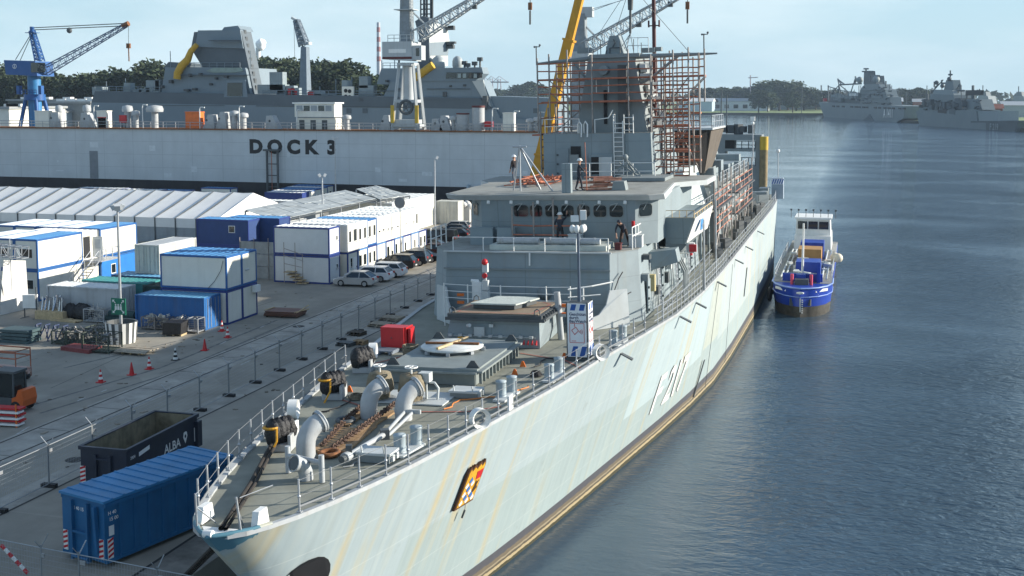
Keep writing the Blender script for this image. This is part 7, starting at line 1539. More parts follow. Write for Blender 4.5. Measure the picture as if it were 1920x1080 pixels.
def bracket(px0, px1, py, s, label):
    a, b = dk(px0,DY+.8), dk(px1,DY+.8); h = hgt((px0+px1)/2,py,DY+.8); mb = MB(); w_ = b.x-a.x; p = [(0,0),(w_,0),(w_*.55,h),(w_*.1,h)] if s > 0 else [(0,0),(w_,0),(w_*.9,h),(w_*.45,h)]
    mb.prism([(a.x+u,a.y,DZ0+v_) for u,v_ in p],(0,1.6,0)); t = thing('mooring_bracket', label, 'bracket', a, 'white plate brackets on the dock'); part('plate', mb, VENTM, t); mb = MB(); mb.cyl((a.x+w_*.35,a.y-.03,DZ0+h*.6),(a.x+w_*.35,a.y+.1,DZ0+h*.6),.22,n=10); part('eye', mb, DKGREY, t)
for i, (a, b, py, s) in enumerate(((88,112,210,-1),(150,175,212,1),(380,402,215,-1),(404,424,210,-1),(497,522,217,1),(710,731,216,-1),(808,830,223,1),(824,845,217,1),(1003,1018,225,-1))):
    bracket(a,b,py,s,'white plate bracket on the dock deck, %s from the left' % ORD[i])
for i, (a, b, py0, m_, lab) in enumerate(((66,92,209,CREAM,'white deck box under a domed lid at the left of the dock'),(182,201,209,CREAM,'white deck box on the dock with a red box before it'),(184,199,221,RED,'red box before the white deck box on the dock'),(224,236,216,RED,'dark red box on the dock rail, second red one'),(348,375,211,ORANGE,'orange mesh cage on the dock deck'),(908,920,228,RED,'red sign board on the dock rail near the bow'),(1083-140,1090-128,213,CREAM,'small cream box on the dock near the bow of the grey ship'))):
    p, q = dk(a,DY+.7), dk(b,DY+.7); h = hgt((a+b)/2,py0,DY+.7); mb = MB(); zb = DZ0+(h*.4 if 'sign' in lab or 'rail' in lab else 0)
    t = thing('dock_box', lab, 'box', (p.x,p.y,DZ0)); mb.box(p.x,q.x,p.y,p.y+1.5,zb,DZ0+h); part('body', mb, m_, t); mb = MB()
    if zb > DZ0: mb.box(p.x+.3,p.x+.4,p.y+.3,p.y+.4,DZ0,zb).box(q.x-.4,q.x-.3,p.y+.3,p.y+.4,DZ0,zb); part('legs', mb, DKGREY, t)
    else: mb.box(p.x-.08,q.x+.08,p.y-.08,p.y+1.58,DZ0+h,DZ0+h+.15); part('lid', mb, m_, t)
for i, px in enumerate((177,268,375,449,557,923,963,1010)):
    p = dk(px,DY+.5); h = hgt(px,[198,196,201,199,206,203,208,210][i],DY+.5); t = thing('dock_lamp', 'thin white lamp post on the dock edge, %s from the left' % ORD[i], 'lamp post', p, 'lamp posts on the dock'); part('pole', MB().path([p,p+V((0,0,h*.9)),p+V((.15,0,h)),p+V((.6,0,h))],.09,6), WHITE, t); part('lamp', MB().cbox(p+V((.75,0,h-.05)),.5,.3,.2), LGREY, t)
# control house
a, b = dk(553,DY+1), dk(627,DY+1); t = thing('dock_house', 'white two storey control house on the dock deck with dark windows', 'control house', a); zt = AY(590,192,DY+1).z
part('lower_wall', MB().box(a.x,b.x,DY+1.5,DY+4,DZ0,DZ0+(zt-DZ0)*.42), CREAM, t); part('upper_wall', MB().box(a.x,b.x,DY+1,DY+4.2,DZ0+(zt-DZ0)*.46,zt-.25), CREAM, t); part('roof', MB().box(a.x-.3,b.x+.3,DY+.7,DY+4.4,zt-.25,zt), WHITE, t)
for k in range(5):
    x = a.x+.3+k*(b.x-a.x-.6)/5; f = part('window', MB().box(x,x+(b.x-a.x)/5.6,DY+.94,DY+1.02,DZ0+(zt-DZ0)*.66,zt-.45), WHITE, t); part('pane', MB().box(x+.1,x+(b.x-a.x)/5.6-.1,DY+.9,DY+.95,DZ0+(zt-DZ0)*.68,zt-.55), GLASS if k in (1,3) else mat('dusty pane',(.3,.33,.35),.4), f)
for k in range(3): x = a.x+.6+k*(b.x-a.x-1)/3; part('doorway', MB().box(x,x+1.,DY+1.44,DY+1.52,DZ0,DZ0+1.6), DKGREY, t)
mb = MB().ladder((b.x+.4,DY+1,zt-1.),(b.x+2.,DY+1,DZ0),.8,(0,1,0)); part('stair', mb, WHITE, t)
# --- dock cranes
CRG = mat('crane pale grey', (.43,.46,.47), .5, var=.08, scale=.6, streak=.25, scol=(.2,.17,.13)); CBL = mat('crane blue', (.015,.09,.28), .45, var=.1, scale=.5)
def P5(px, py, Y=DY+2.2): return AY(px,py,Y)
t = thing('dock_crane', 'pale grey slewing crane on a four legged portal on the dock', 'crane', P5(766,240))
CY = DY+2.2; mb = MB(); zb, zt = DZ0, P5(766,121).z
for s in (-1,1):
    for y in (-1.6,1.6):
        a, b = P5(766+s*24,236), P5(766+s*13,121); mb.cyl((a.x,CY+y,zb),(b.x,CY+y*.7,zt),.34,.28,n=4)
for z, k in ((.05,24),(.42,19.),(.98,13)): a, b = P5(766-k,200), P5(766+k,200); mb.box(a.x,b.x,CY-1.7,CY+1.7,zb+(zt-zb)*z,zb+(zt-zb)*z+.5)
part('portal', mb, CRG, t)
mb = MB(); a, b = P5(745,220), P5(787,220); mb.box(a.x,b.x,CY-1.5,CY+1.5,zb+.3,zb+(zt-zb)*.16); part('bogie', mb, CRG, t)
mb = MB()
for s in (-1,1): a = P5(766+s*22.5,215); mb.box(a.x-.3,a.x+.3,CY-1.95,CY-1.75,zb+1.2,zb+(zt-zb)*.38)
part('hazard_band', mb, mat('yellow black band',(.55,.36,.03),.5), t)
c = P5(768,201); mb = MB(); mb.path([(c.x+1.1*math.cos(q),CY-1.7,c.z+1.1*math.sin(q)) for q in [i*math.pi/9 for i in range(18)]],.28,5,closed=True); mb.cyl((c.x,CY-1.8,c.z),(c.x,CY-1.6,c.z),.35)
for k in range(6): q = k*math.pi/3; mb.cyl((c.x,CY-1.7,c.z),(c.x+1.1*math.cos(q),CY-1.7,c.z+1.1*math.sin(q)),.06,n=4)
part('cable_reel', mb, DKGREY, t)
mb = MB(); mb.cyl((P5(766,150).x,CY,zb+5),(P5(766,150).x,CY,zt),.9,n=10); part('column', mb, CRG, t)
a, b = P5(726,110), P5(781,110); z0, z1 = P5(750,115).z, P5(750,79).z; mb = MB(); mb.hexa([(a.x,CY-2.2,z0+.3),(b.x,CY-2.2,z0),(b.x,CY+2.2,z0),(a.x,CY+2.2,z0+.3)],[(a.x,CY-2.2,z1),(b.x,CY-2.2,z1),(b.x,CY+2.2,z1),(a.x,CY+2.2,z1)]); mh = part('machine_house', mb, CRG, t)
mb = MB(); q0, q1 = P5(738,96), P5(770,96); mb.box(q0.x,q1.x,CY-2.24,CY-2.2,P5(750,100).z,P5(750,93).z); pl = part('name_board', mb, WHITE, mh)
mb = MB(); mb.box(a.x,b.x,CY-2.23,CY-2.2,z0+.3,z0+.7); part('dark_belt', mb, mat('dark red rim',(.1,.02,.02),.6), mh)
a2, b2 = P5(781,110), P5(798,110); mb = MB(); mb.box(a2.x,b2.x,CY-2.,CY,P5(790,113).z,P5(790,86).z); cb = part('cab', mb, CRG, t); part('cab_window', MB().box(P5(788,100).x,P5(794,100).x,CY-2.05,CY-1.98,P5(790,106).z,P5(790,91).z), GLASS, cb)
mb = MB(); x = P5(764,60).x; zt2 = P5(764,-30).z; mb.hexa([(x-1.1,CY-1,z1),(x+.9,CY-1,z1),(x+.9,CY+1,z1),(x-1.1,CY+1,z1)],[(x-.9,CY-.8,zt2),(x+.7,CY-.8,zt2),(x+.7,CY+.8,zt2),(x-.9,CY+.8,zt2)]); part('tower', mb, mat('crane tower grey',(.22,.25,.27),.5,var=.2,streak=.3), t)
mb = MB().ladder((x+1.2,CY-.6,z1),(x+1.,CY-.6,zt2),.6,(0,1,0),.5,.05); mb.rail([(P5(736,79).x,CY-2.1,z1),(P5(783,79).x,CY-2.1,z1)],1.1,1.2,(1.,.5),.05)
for pz in (18,-10): mb.box(x-1.8,x+1.6,CY-1.6,CY+1.2,P5(764,pz).z-.12,P5(764,pz).z)
part('walkway', mb, LGREY, t)
a, b = P5(783,68), P5(905,-8); mb = MB().truss(a,b,2.0,1.1,16,r=.14); part('jib', mb, CRG, t); mb = MB(); mb.cyl(P5(771,20),P5(806,54),.16,n=5); mb.cyl(P5(772,-30),b,.05,n=4); part('stay', mb, CRG, t)
q = P5(890,6); mb = MB(); mb.cbox(q+V((0,0,-.6)),.7,.6,.7); mb.cyl(q,q+V((0,0,-.4)),.1); part('jib_lamp', mb, DKGREY, t)
t = thing('dock_crane', 'grey lattice jib crane rising behind the scaffolded mast', 'crane', (P5(1088,100).x,DY+2.2,DZ0)); x = P5(1088,60).x
part('tower', MB().hexa([(x-1.4,CY-1.2,DZ0),(x+1.4,CY-1.2,DZ0),(x+1.4,CY+1.2,DZ0),(x-1.4,CY+1.2,DZ0)],[(x-.9,CY-.9,P5(1088,26).z),(x+.9,CY-.9,P5(1088,26).z),(x+.9,CY+.9,P5(1088,26).z),(x-.9,CY+.9,P5(1088,26).z)]), mat('crane tower grey',(.22,.25,.27),.5), t)
part('head', MB().cbox(P5(1094,23),3.2,1.5,1.6,0,0), CRG, t); part('machine_house', MB().box(P5(1074,110).x,P5(1108,110).x,CY-2,CY+2,P5(1090,112).z,P5(1090,97).z), CRG, t)
a, b = P5(1096,92), P5(1275,-12); mb = MB().truss(a,b,2.1,1.2,20,r=.12); part('jib', mb, CRG, t)
mb = MB(); mb.cyl(P5(1096,47),P5(1124,76),.16,n=5); mb.cyl(P5(1100,20),P5(1270,-30),.05,n=4); mb.cyl(P5(1100,24),P5(1160,2),.05,n=4); part('stay', mb, CRG, t)
for px, py in ((1198,40),(1257,2)): q = P5(px,py); part('jib_lamp', MB().cbox(q+V((0,0,-.5)),.8,.7,.8), DKGREY, t)
for px, y1, lab, Y in ((994,46,'hanging hook line with a long dark rod, left of the yellow boom',186.),(1289,44,'hanging hook line with a long dark rod, right of the red brown mast',186.)):
    a, b = AY(px,-40,Y), AY(px,y1,Y); t = thing('crane_hook', lab, 'crane hook', b); part('wire', MB().cyl(a,b.lerp(a,.3),.07,n=4), DKGREY, t); part('rod', MB().cyl(b.lerp(a,.3),b,.16,n=6), DKGREY, t); part('block', MB().cbox(b.lerp(a,.4),.6,.4,1.2), RUST, t)
# load on the ship's mast: hook and slings
a = SY(1167,12,76.5); t = thing('crane_hook', 'steel hook block with slings hanging over the radar house on the mast', 'crane hook', a); mb = MB(); part('block', MB().cyl(a+V((0,0,1.2)),a+V((0,0,-.2)),.22,.16,n=10), DKGREY, t)
mb = MB(); c = SY(1168,62,76.5); mb.cyl(a,c,.08); 
for q in (SY(1140,108,76.3),SY(1160,100,77.2),SY(1175,95,76.3),SY(1150,112,77)): mb.cyl(c,q,.02,n=4)
for q in (SY(1096,85,74),SY(1280,95,78),SY(1140,60,77)): mb.cyl(a+V((0,0,1.4)),q,.018,n=4)
mb.cyl(a+V((0,0,1.2)),a+V((.1,0,14)),.03,n=4); part('sling', mb, DKGREY, t)
# --- yellow mobile crane boom behind the bridge
YY = 96.; a, b = AY(1012,300,YY), AY(1096,-40,YY); base = V((AY(985,300,YY).x-1.5,YY,GZ)); t = thing('mobile_crane', 'yellow telescopic crane boom rising behind the bridge of the warship', 'crane', base)
d = (b-a).normalized(); s = V((0,1,0)).cross(d).normalized(); f = a-d*((a.z-3.2)/d.z)
def tele(p, q, w_):
    mb = MB(); o = s*w_/2; y = V((0,w_*.55,0)); mb.hexa([p-o-y,p+o-y,p+o+y,p-o+y],[q-o-y,q+o-y,q+o+y,q-o+y]); return mb
part('boom', tele(f,a.lerp(b,.66),.8), YELLOW, t); part('boom_extension', tele(a.lerp(b,.66),b,.64), YELLOW, t)
mb = MB(); 
for k in (.02,.66): q = a.lerp(b,k); mb.join(tele(q,q+d*.18,.98))
part('boom_collar', mb, YELLOW, t)
mb = MB(); mb.cyl(f+s*.9-V((0,.1,0)),a.lerp(b,.22)+s*.62-V((0,.1,0)),.17,n=8); part('derrick_ram', mb, mat('chrome ram', (.75,.55,.3), .3, .3), t)
part('carrier', MB().box(f.x-4,f.x+4,YY-1.3,YY+1.3,GZ+.6,GZ+1.9).box(f.x-1.5,f.x+1.5,YY-1.2,YY+1.2,GZ+1.9,GZ+3.2), YELLOW, t); mb = MB()
for k in range(4):
    for y in (-1.3,1.1): mb.cyl((f.x-3+k*2,YY+y,GZ+.6),(f.x-3+k*2,YY+y+.25,GZ+.6),.6,n=12)
part('wheels', mb, BLACK, t)
# --- grey frigate lying in the dock
SY0, SY1 = 206., 222.
def ext(px_pts, Y0, Y1, mb=None): 
    mb = mb or MB(); pts = [AY(x,y,Y0) for x, y in px_pts]; return mb.prism(pts, (0,Y1-Y0,0))
NG = mat('docked ship grey', (.18,.23,.265), .6, var=.06, scale=.2, streak=.12, scol=(.13,.14,.15)); NG2 = mat('docked ship darker grey', (.10,.125,.145), .6, var=.08, scale=.2); NGL = mat('docked ship bow painted sunlit', (.5,.52,.5), .55, var=.05, scale=.3)
t = thing('docked_warship', 'long grey warship in the floating dock with two tower masts, bow to the right', 'ship', (AY(540,235,SY0).x,SY0,2))
mb = MB(); hullp = [(172,262),(172,196),(700,198),(912,196),(918,210),(928,222),(940,228),(1030,232),(1030,262)]
part('hull', ext([(168,262),(171,192),(930,205),(937,222),(1032,226),(1032,262)],SY0,SY1), NG, t)
part('bulwark', ext([(171,192),(178,171),(725,181),(900,184),(925,205)],SY0+.02,SY1-.5), NG2, t)
part('foredeck_plating', ext([(915,180),(1032,184),(1032,228),(937,224)],SY0+1,SY1-2), NG, t)
part('forward_house', ext([(718,182),(733,153),(905,150),(912,166),(928,205),(905,205)],SY0+.6,SY0+5), NG, t); part('bow_face', ext([(884,150),(906,150),(909,166),(922,204),(918,208)],SY0+.45,SY0+.75), NGL, t)  # bow face: sunlight put into the colour, a paler ship grey
part('waist_house', ext([(706,158),(715,128),(790,128),(800,160)],SY0+1.5,SY1-2.5), NG, t); part('bridge_house', ext([(785,152),(790,128),(903,126),(906,138),(891,152)],SY0+.4,SY0+4), NG, t)
mb = ext([(836,147),(837,136),(903,136),(898,147)],SY0+.2,SY0+.5); bw = part('bridge_windows', mb, GLASS, t)
for k in range(6): x = 848+k*10; part('pane', ext([(x,146),(x,138),(x+6,138),(x+6,146)],SY0+.12,SY0+.22), mat('reflecting pane',(.3,.36,.36),.2) if k in (1,2,4) else GLASS, bw)
part('forward_tower', ext([(783,128),(786,70),(778,40),(792,30),(804,34),(805,128)],SY0+3,SY0+8), NG2, t); 
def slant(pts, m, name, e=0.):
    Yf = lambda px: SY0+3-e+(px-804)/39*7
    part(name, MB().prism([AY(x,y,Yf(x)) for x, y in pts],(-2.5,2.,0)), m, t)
SUNP = mat('docked ship tower painted sunlit',(.52,.54,.52),.5,var=.05)  # sunlight on the tower face and foot painted in as paler ship grey
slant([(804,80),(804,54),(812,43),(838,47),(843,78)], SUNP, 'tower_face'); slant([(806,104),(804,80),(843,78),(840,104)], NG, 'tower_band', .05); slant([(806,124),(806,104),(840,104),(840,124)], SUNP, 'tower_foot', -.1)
mb = MB(); 
for px, py, r in ((822,117,1.3),(858,115,1.0)): q = AY(px,py,SY0+4); mb.lathe((q.x,q.y,q.z-r), [(r*.85,-r*.4),(r,.2),(r,r),(r*.8,r*1.6),(r*.35,r*1.95),(.02,r*2)], 16)
part('radome', mb, mat('radome grey',(.33,.37,.38),.5), t)
mb = MB()
for px, py, pb in ((871,118,128),(877,122,128),(890,119,128),(900,111,128),(748,100,128),(742,150,153)): a, b = AY(px,py,SY0+3), AY(px,pb,SY0+3); mb.cyl(b,a,.2,n=5); mb.cbox(a,.9,.8,.7)
for k in range(5): a = AY(843+rnd.random()*4,[50,53,80,84,88][k],SY0+9); mb.cbox(a,1.+rnd.random(),1,.3+rnd.random()*.5)
for px in (795,800,808): a, b = AY(px,-10,SY0+5), AY(px,40,SY0+5); mb.cyl(b,a,.25,n=5)
mb.ladder(AY(800,40,SY0+5),AY(800,-15,SY0+5),2.4,(1,0,0),.9,.12); part('aerials', mb, DKGREY, t)
part('after_tower_lower', ext([(381,128),(358,91),(364,60),(452,58),(467,128)],SY0+2,SY0+6), NG2, t); part('after_tower_upper', ext([(366,88),(371,57),(450,56),(456,91)],SY0+1.7,SY0+6), NG, t); part('tower_top', ext([(416,57),(420,51),(446,48),(452,57)],SY0+3,SY0+8), NG, t)
part('platform_skirt', ext([(386,133),(400,127),(452,127),(456,133),(440,136),(400,136)],SY0+1,SY0+3), mat('greenish plate',(.24,.31,.28),.6), t)
part('after_house', ext([(302,175),(310,126),(336,127),(350,126),(460,127),(470,176)],SY0+1.2,SY1-2), NG, t); part('after_block', ext([(305,128),(316,116),(345,118),(342,128)],SY0+2,SY1-4), NG2, t)
part('tower_skirt', ext([(440,128),(467,128),(478,182),(440,182)],SY0+2.2,SY0+6), NG2, t)
mb = MB()
for k in range(9): a = AY(453+k*2.7,70+k*13,SY0+4)+V((.5,0,0)); mb.cbox(a,1.2,3.,.25); mb.cbox(a+V((.2,-.5,1.)),.9,.8,.9)
mb.ladder(AY(454,60,SY0+5)+V((.5,0,0)),AY(479,180,SY0+5)+V((.5,0,0)),1.8,(0,1,0),1.,.12); part('ladder_side_gear', mb, DKGREY, t)
part('side_bay', ext([(426,180),(426,155),(454,155),(454,180)],SY0-.1,SY0+.3), GLASS, t); part('bay_frame', ext([(420,182),(424,150),(460,150),(464,182)],SY0+.0,SY0+.15), NG, t)
mb = MB()
for a, b in (((345,100),(371,57)),((372,84),(348,100)),((346,100),(330,148))): pass
mb.path([AY(x,y,SY0+.5) for x, y in ((369,84),(358,96),(352,112),(340,124),(333,138),(332,148))],[.5,.6,.75,.8,.8,.75],10); part('air_hose', mb, mat('yellow air hose',(.55,.33,.03),.6,bump=.6), t)
mb = MB(); mb.path([AY(x,y,SY0+.3) for x, y in ((778,146),(790,138),(803,128),(812,122))],.75,8); part('air_hose', mb, mat('yellow air hose',(.55,.33,.03),.6,bump=.6), t)
mb = MB()
for px, py, w_, h in ((188,168,2.5,1.6),(243,162,1.4,1.8),(225,168,3,.6),(262,165,2,.8),(275,163,2.4,.8),(291,163,3.,2.4),(300,160,1.,2.2),(513,166,6,1.8),(522,160,2.8,3.6),(534,176,2.6,1.8),(548,172,1.6,2.2),(556,174,1.4,2),(580,178,3,1),(595,175,2.6,1.6),(610,178,4,1.2),(640,178,5,1.),(685,155,1.8,2.2),(690,170,3,2),(650,170,1.2,3.)):
    a = AY(px,py+10,SY0+2); mb.cbox((a.x,a.y,a.z+h/2),w_,1.8,h)
part('deck_gear', mb, GREY, t); mb = MB()
for px, py in ((548,172),(553,176),(585,178)): mb.cbox(AY(px,py,SY0+1.5),1.4,1,1.2)
part('red_gear', mb, RED, t); a = AY(652,176,SY0+.3); mb = MB().box(a.x-1.2,a.x+1.2,SY0+.3,SY0+.7,a.z-1.4,a.z+1.4); sk = part('speaker_panel', mb, CREAM, t); mb = MB()
for dx, dz in ((-.4,.6),(.4,.5),(-.4,-.5),(.4,-.6)): mb.cyl((a.x+dx,SY0+.25,a.z+dz),(a.x+dx,SY0+.32,a.z+dz),.38,n=10)
part('panel_holes', mb, BLACK, sk)
mb = MB()
for a, b, y in ((300,420,197),(420,421,215),(760,860,186),(330,470,140),(470,471,190),(800,880,166),(390,452,75),(700,760,170)): mb.join(ext([(a,y+1.2),(a,y),(b+.6,y),(b+.6,y+1.2)],SY0-.1 if y > 180 else SY0+.35,SY0+1.4))
part('weld_line', mb, NG2, t)
mb = MB()
for px, py, w_, h_ in ((316,150,5,6),(352,138,4,6),(372,137,4,5),(392,156,3,4),(420,143,5,3),(745,165,6,4),(770,170,4,4),(722,150,3,4),(830,172,7,9),(842,160,4,3),(868,158,5,4),(300,160,4,5),(344,167,9,4),(360,165,6,4),(402,145,3,4)): mb.join(ext([(px,py+h_),(px,py),(px+w_,py),(px+w_,py+h_)],SY0+.3,SY0+2.2))
part('side_door', mb, DKGREY, t)
mb = MB()
for px, py in ((200,172),(236,172),(320,127),(350,127),(470,127),(740,128),(716,130),(600,180),(630,180),(660,180)): a = AY(px,py,SY0+2); mb.cyl(a,a+V((0,0,1.6+rnd.random()*2.5)),.09,n=4)
mb.rail([AY(178,171,SY0+.6),AY(300,173,SY0+.6)],1.,1.6,(1.,.5),.06); mb.rail([AY(492,179,SY0+.6),AY(716,181,SY0+.6)],1.,1.6,(1.,.5),.06); mb.rail([AY(350,127,SY0+1.4),AY(450,127,SY0+1.4)],1.,1.6,(1.,.5),.05); mb.rail([AY(718,128,SY0+2),AY(786,128,SY0+2)],1.,1.6,(1.,.5),.05); part('deck_rail', mb, NG, t)
part('deck_stripe', ext([(480,198),(760,201),(760,202.2),(480,199.2)],SY0-.08,SY0+.0), DKGREY, t); mb = MB()
for px in (650,680,1000): mb.box(AY(px,205,SY0).x,AY(px+9,205,SY0).x,SY0-.1,SY0-.02,AY(px,212,SY0).z,AY(px,203,SY0).z)
part('hull_hatches', mb, NG2, t); part('hawse_door', ext([(904,186),(905,180),(913,180),(913,206),(905,206)],SY0-.3,SY0+.6), DKGREY, t)
part('shipyard_number', place_text(MB(),'36',1.0,AY(677,187,SY0-.05),(1,0,0),(0,0,1),True), DKGREY, t)
# ================================================================ FAR THINGS
# tanker barge alongside
BLU = mat('barge blue', (.012,.05,.36), .35, var=.1, scale=.8, streak=.2, scol=(.1,.12,.2)); BX, BY, BW = -4.75, 107.3, 2.6
t = thing('tanker_barge', 'small blue and white harbour tanker moored alongside the warship, bow toward the viewer', 'boat', (BX,BY,0)); BL = 36.
prof = [(0,.0),(.35,.75),(1.,1.5),(2.2,2.2),(4,2.62),(7,BW),(BL-3,BW),(BL,2.3)]
def bhull(z0, z1, f0, f1, grow=0):
    mb = MB(); n = len(prof)
    rows = [(z0,f0),(z1,f1)]; vs_ = []
    for z, f in rows: vs_ += [(BX+w_*f,BY-.7*(z/2.6)+y,z) for y, w_ in prof]+[(BX-w_*f,BY-.7*(z/2.6)+y,z) for y, w_ in prof[::-1]]
    k = 2*n; mb.add(vs_, [(i,(i+1)%k,k+(i+1)%k,k+i) for i in range(k)], 0, True); mb.poly(vs_[k:]); return mb
part('lower_hull', bhull(-.5,1.0,.92,.97), mat('worn black boot top',(.06,.055,.045),.7,var=.5,scale=2), t); part('hull', bhull(1.0,2.75,.975,1.02), BLU, t)
mb = MB(); mb.path([(BX+w_*1.03,BY-.72+y,2.72) for y, w_ in prof[:6]],.08,6); mb.path([(BX-w_*1.03,BY-.72+y,2.72) for y, w_ in prof[:6]],.08,6); mb.path([(BX+w_*1.02,BY-.5+y,1.9) for y, w_ in prof[:6]],.05,5); mb.path([(BX-w_*1.02,BY-.5+y,1.9) for y, w_ in prof[:6]],.05,5); part('rubbing_strake', mb, mat('pale blue strake',(.2,.3,.6),.4), t)
mb = MB(); mb.prism([(BX-.05,BY-.02,.5),(BX+.05,BY-.02,.5),(BX+.05,BY-.45,1.8),(BX-.05,BY-.45,1.8)],(.0,-.12,0)); 
for k in range(7): mb.box(BX+.12,BX+.24,BY-.16-.05*k,BY-.1-.05*k,.4+.2*k,.5+.2*k)
part('draught_marks', mb, WHITE, t)
mb = MB(); mb.prism([(BX+1.3,BY+.2,2.3),(BX+2.3,BY+1.55,2.3),(BX+2.3,BY+1.55,2.55),(BX+1.3,BY+.2,2.55)],(.03,-.03,0)); mb.prism([(BX-2.3,BY+1.55,2.3),(BX-1.3,BY+.2,2.3),(BX-1.3,BY+.2,2.55),(BX-2.3,BY+1.55,2.55)],(-.03,-.03,0)); mb.ball((BX,BY-.85,2.35),.35,.04,.12,8,5); part('name_band', mb, WHITE, t)
part('anchor', MB().cbox((BX-.75,BY+.0,1.4),.4,.12,.7,.5).cbox((BX+.75,BY+.0,1.4),.4,.12,.6,-.5), DKGREY, t)
part('deck', MB().box(BX-2.6,BX+2.6,BY+2.5,BY+BL-1,2.7,2.78), mat('barge deck',(.25,.25,.24),.8,var=.2), t); mb = MB(); mb.box(BX-1.8,BX+1.8,BY+3.2,BY+3.6,2.75,3.5); mb.box(BX-.5,BX+.3,BY+2.,BY+3,2.75,3.6); mb.box(BX+1.3,BX+1.6,BY+2.6,BY+5,2.75,4.7); part('breakwater', mb, BLU, t)
mb = MB(); mb.cbox((BX,BY+1.7,3.),1.2,.9,.5); part('windlass', mb, DKGREY, t); mb = MB()
for s in (-1,1): mb.cyl((BX+s*.85,BY+1.5,2.75),(BX+s*.85,BY+1.5,3.7),.14)
part('red_bollards', mb, mat('pink red bollard',(.6,.07,.12),.5), t)
part('foremast', MB().cyl((BX,BY+3,2.75),(BX,BY+3,8.2),.12,.08,n=8).cyl((BX-.5,BY+3,5.),(BX+.5,BY+3,5.),.05), WHITE, t)
part('tank_cover', MB().box(BX-1.0,BX+1.3,BY+15,BY+18,2.78,4.3), mat('ochre hatch',(.4,.22,.08),.7), t); part('blue_hatch', MB().box(BX-.95,BX+1.4,BY+19.,BY+22,2.78,4.5).box(BX-.9,BX+1.4,BY+9,BY+12,2.78,3.8), BLU, t)
mb = MB()
for k in range(30): mb.cbox((BX+rnd.uniform(-2.2,2.2),BY+rnd.uniform(5,24),2.95),rnd.uniform(.15,.6),rnd.uniform(.2,1.4),rnd.uniform(.2,.9),rnd.random())
for x in (-2.,-1.6,1.7,2.1): mb.cyl((BX+x,BY+4,3.),(BX+x,BY+25,3.),.09,n=6)
part('deck_pipes', mb, LGREY, t); mb = MB()
for s in (-1,1): mb.rail([(BX+s*2.55,BY+4,2.75),(BX+s*2.6,BY+26,2.75)],.95,1.8,(1.,.5),.03)
part('guard_rail', mb, GALV, t)
part('deckhouse', plan_block([(BX-2.,BY+26),(BX+2.,BY+26),(BX+2.,BY+33),(BX-2.,BY+33)],2.75,[(BX-1.95,BY+26.2),(BX+1.95,BY+26.2),(BX+1.95,BY+33),(BX-1.95,BY+33)],4.4), WHITE, t); wh = part('wheelhouse', plan_block([(BX-1.9,BY+27),(BX+1.9,BY+27),(BX+1.9,BY+31),(BX-1.9,BY+31)],4.4,[(BX-1.8,BY+26.8),(BX+1.8,BY+26.8),(BX+1.8,BY+31),(BX-1.8,BY+31)],6.2), WHITE, t); part('roof', MB().box(BX-2.,BX+2.,BY+26.5,BY+31.3,6.2,6.4), WHITE, t)
for k in range(3): part('window', MB().box(BX-1.65+k*1.15,BX-.65+k*1.15,BY+26.78,BY+26.95,5.1,5.95), GLASS, wh)
mb = MB()
for k in range(7): x = BX-2.4+k*.8; mb.cyl((x,BY+27,6.3),(x,BY+27,7.2),.03,n=4); mb.cbox((x,BY+27,7.2),.2,.2,.2)
part('roof_lights', mb, DKGREY, t)
mb = MB()
for k in range(2): mb.ball((BX+2.65+.3*k,BY+15-.6*k,3.6),.48,n=12,k=8)
part('fender', mb, mat('cream buoy fender',(.75,.66,.5),.6), t); mb = MB()
for k in range(6):
    for s in (-1,): mb.path([(BX+s*2.95,BY+3+k*4.+.0,1.4+.55*math.cos(q)) if False else (BX+s*2.9,BY+3+k*4.+.55*math.sin(q),1.5+.55*math.cos(q)) for q in [i*math.pi/6 for i in range(12)]],.17,6,closed=True)
part('tyre_fenders', mb, BLACK, t)
# --- haze helper colours are left to the air; far bank
E0 = 1250.
grass = mat('mown grass bank', (.2,.26,.1), .95, var=.25, scale=.02)
fb = MB(); bl = [(-1500,1400),(-420,1330),(-160,1300),(-36,1290),(-20,1230),(32,955),(60,850),(92,700),(140,520),(500,300),(3000,300),(3000,4000),(-1500,4000)]
fb.prism([(x,y,-2) for x,y in bl],(0,0,4.)); tag(part('far_bank', fb, grass), kind='structure')
mb = MB()
for a, b in zip(bl[:9], bl[1:10]): d = (V((*b,0))-V((*a,0))).normalized().cross(V((0,0,1)))*1.2; mb.hexa([(a[0]+d.x,a[1]+d.y,-1),(b[0]+d.x,b[1]+d.y,-1),(b[0],b[1],-1),(a[0],a[1],-1)],[(a[0]+d.x,a[1]+d.y,2.2),(b[0]+d.x,b[1]+d.y,2.2),(b[0],b[1],2.2),(a[0],a[1],2.2)])
tag(part('bank_edge', mb, mat('dark quay edge',(.07,.065,.05),.9)), kind='structure')
# --- far warships, each on its own vertical plane
class Plane:
    def __init__(s, pa, pb):
        a, b = G(*pa, 0), G(*pb, 0); s.a, s.d = a, (b-a).normalized(); s.n = V((s.d.y,-s.d.x,0)); 
        if s.n.dot(CAM-a) < 0: s.n = -s.n
    def at(s, px, py, off=0): return APL(px,py,s.a+s.n*off,s.n)
    def ext(s, pts, off, depth, mb=None):
        mb = mb or MB(); return mb.prism([s.at(x,y,off) for x,y in pts], -s.n*depth)
    def rod(s, mb, a, b, r, off=-6): return mb.cyl(s.at(*a,off),s.at(*b,off),r,n=5)
    def bx(s, mb, px, py, w_, h, off=-3, dp=5): c = s.at(px,py,off); e = s.d*w_/2; f = s.n*dp/2; mb.hexa([c-e-f,c+e-f,c+e+f,c-e+f],[c-e-f+V((0,0,h)),c+e-f+V((0,0,h)),c+e+f+V((0,0,h)),c-e+f+V((0,0,h))]); return mb
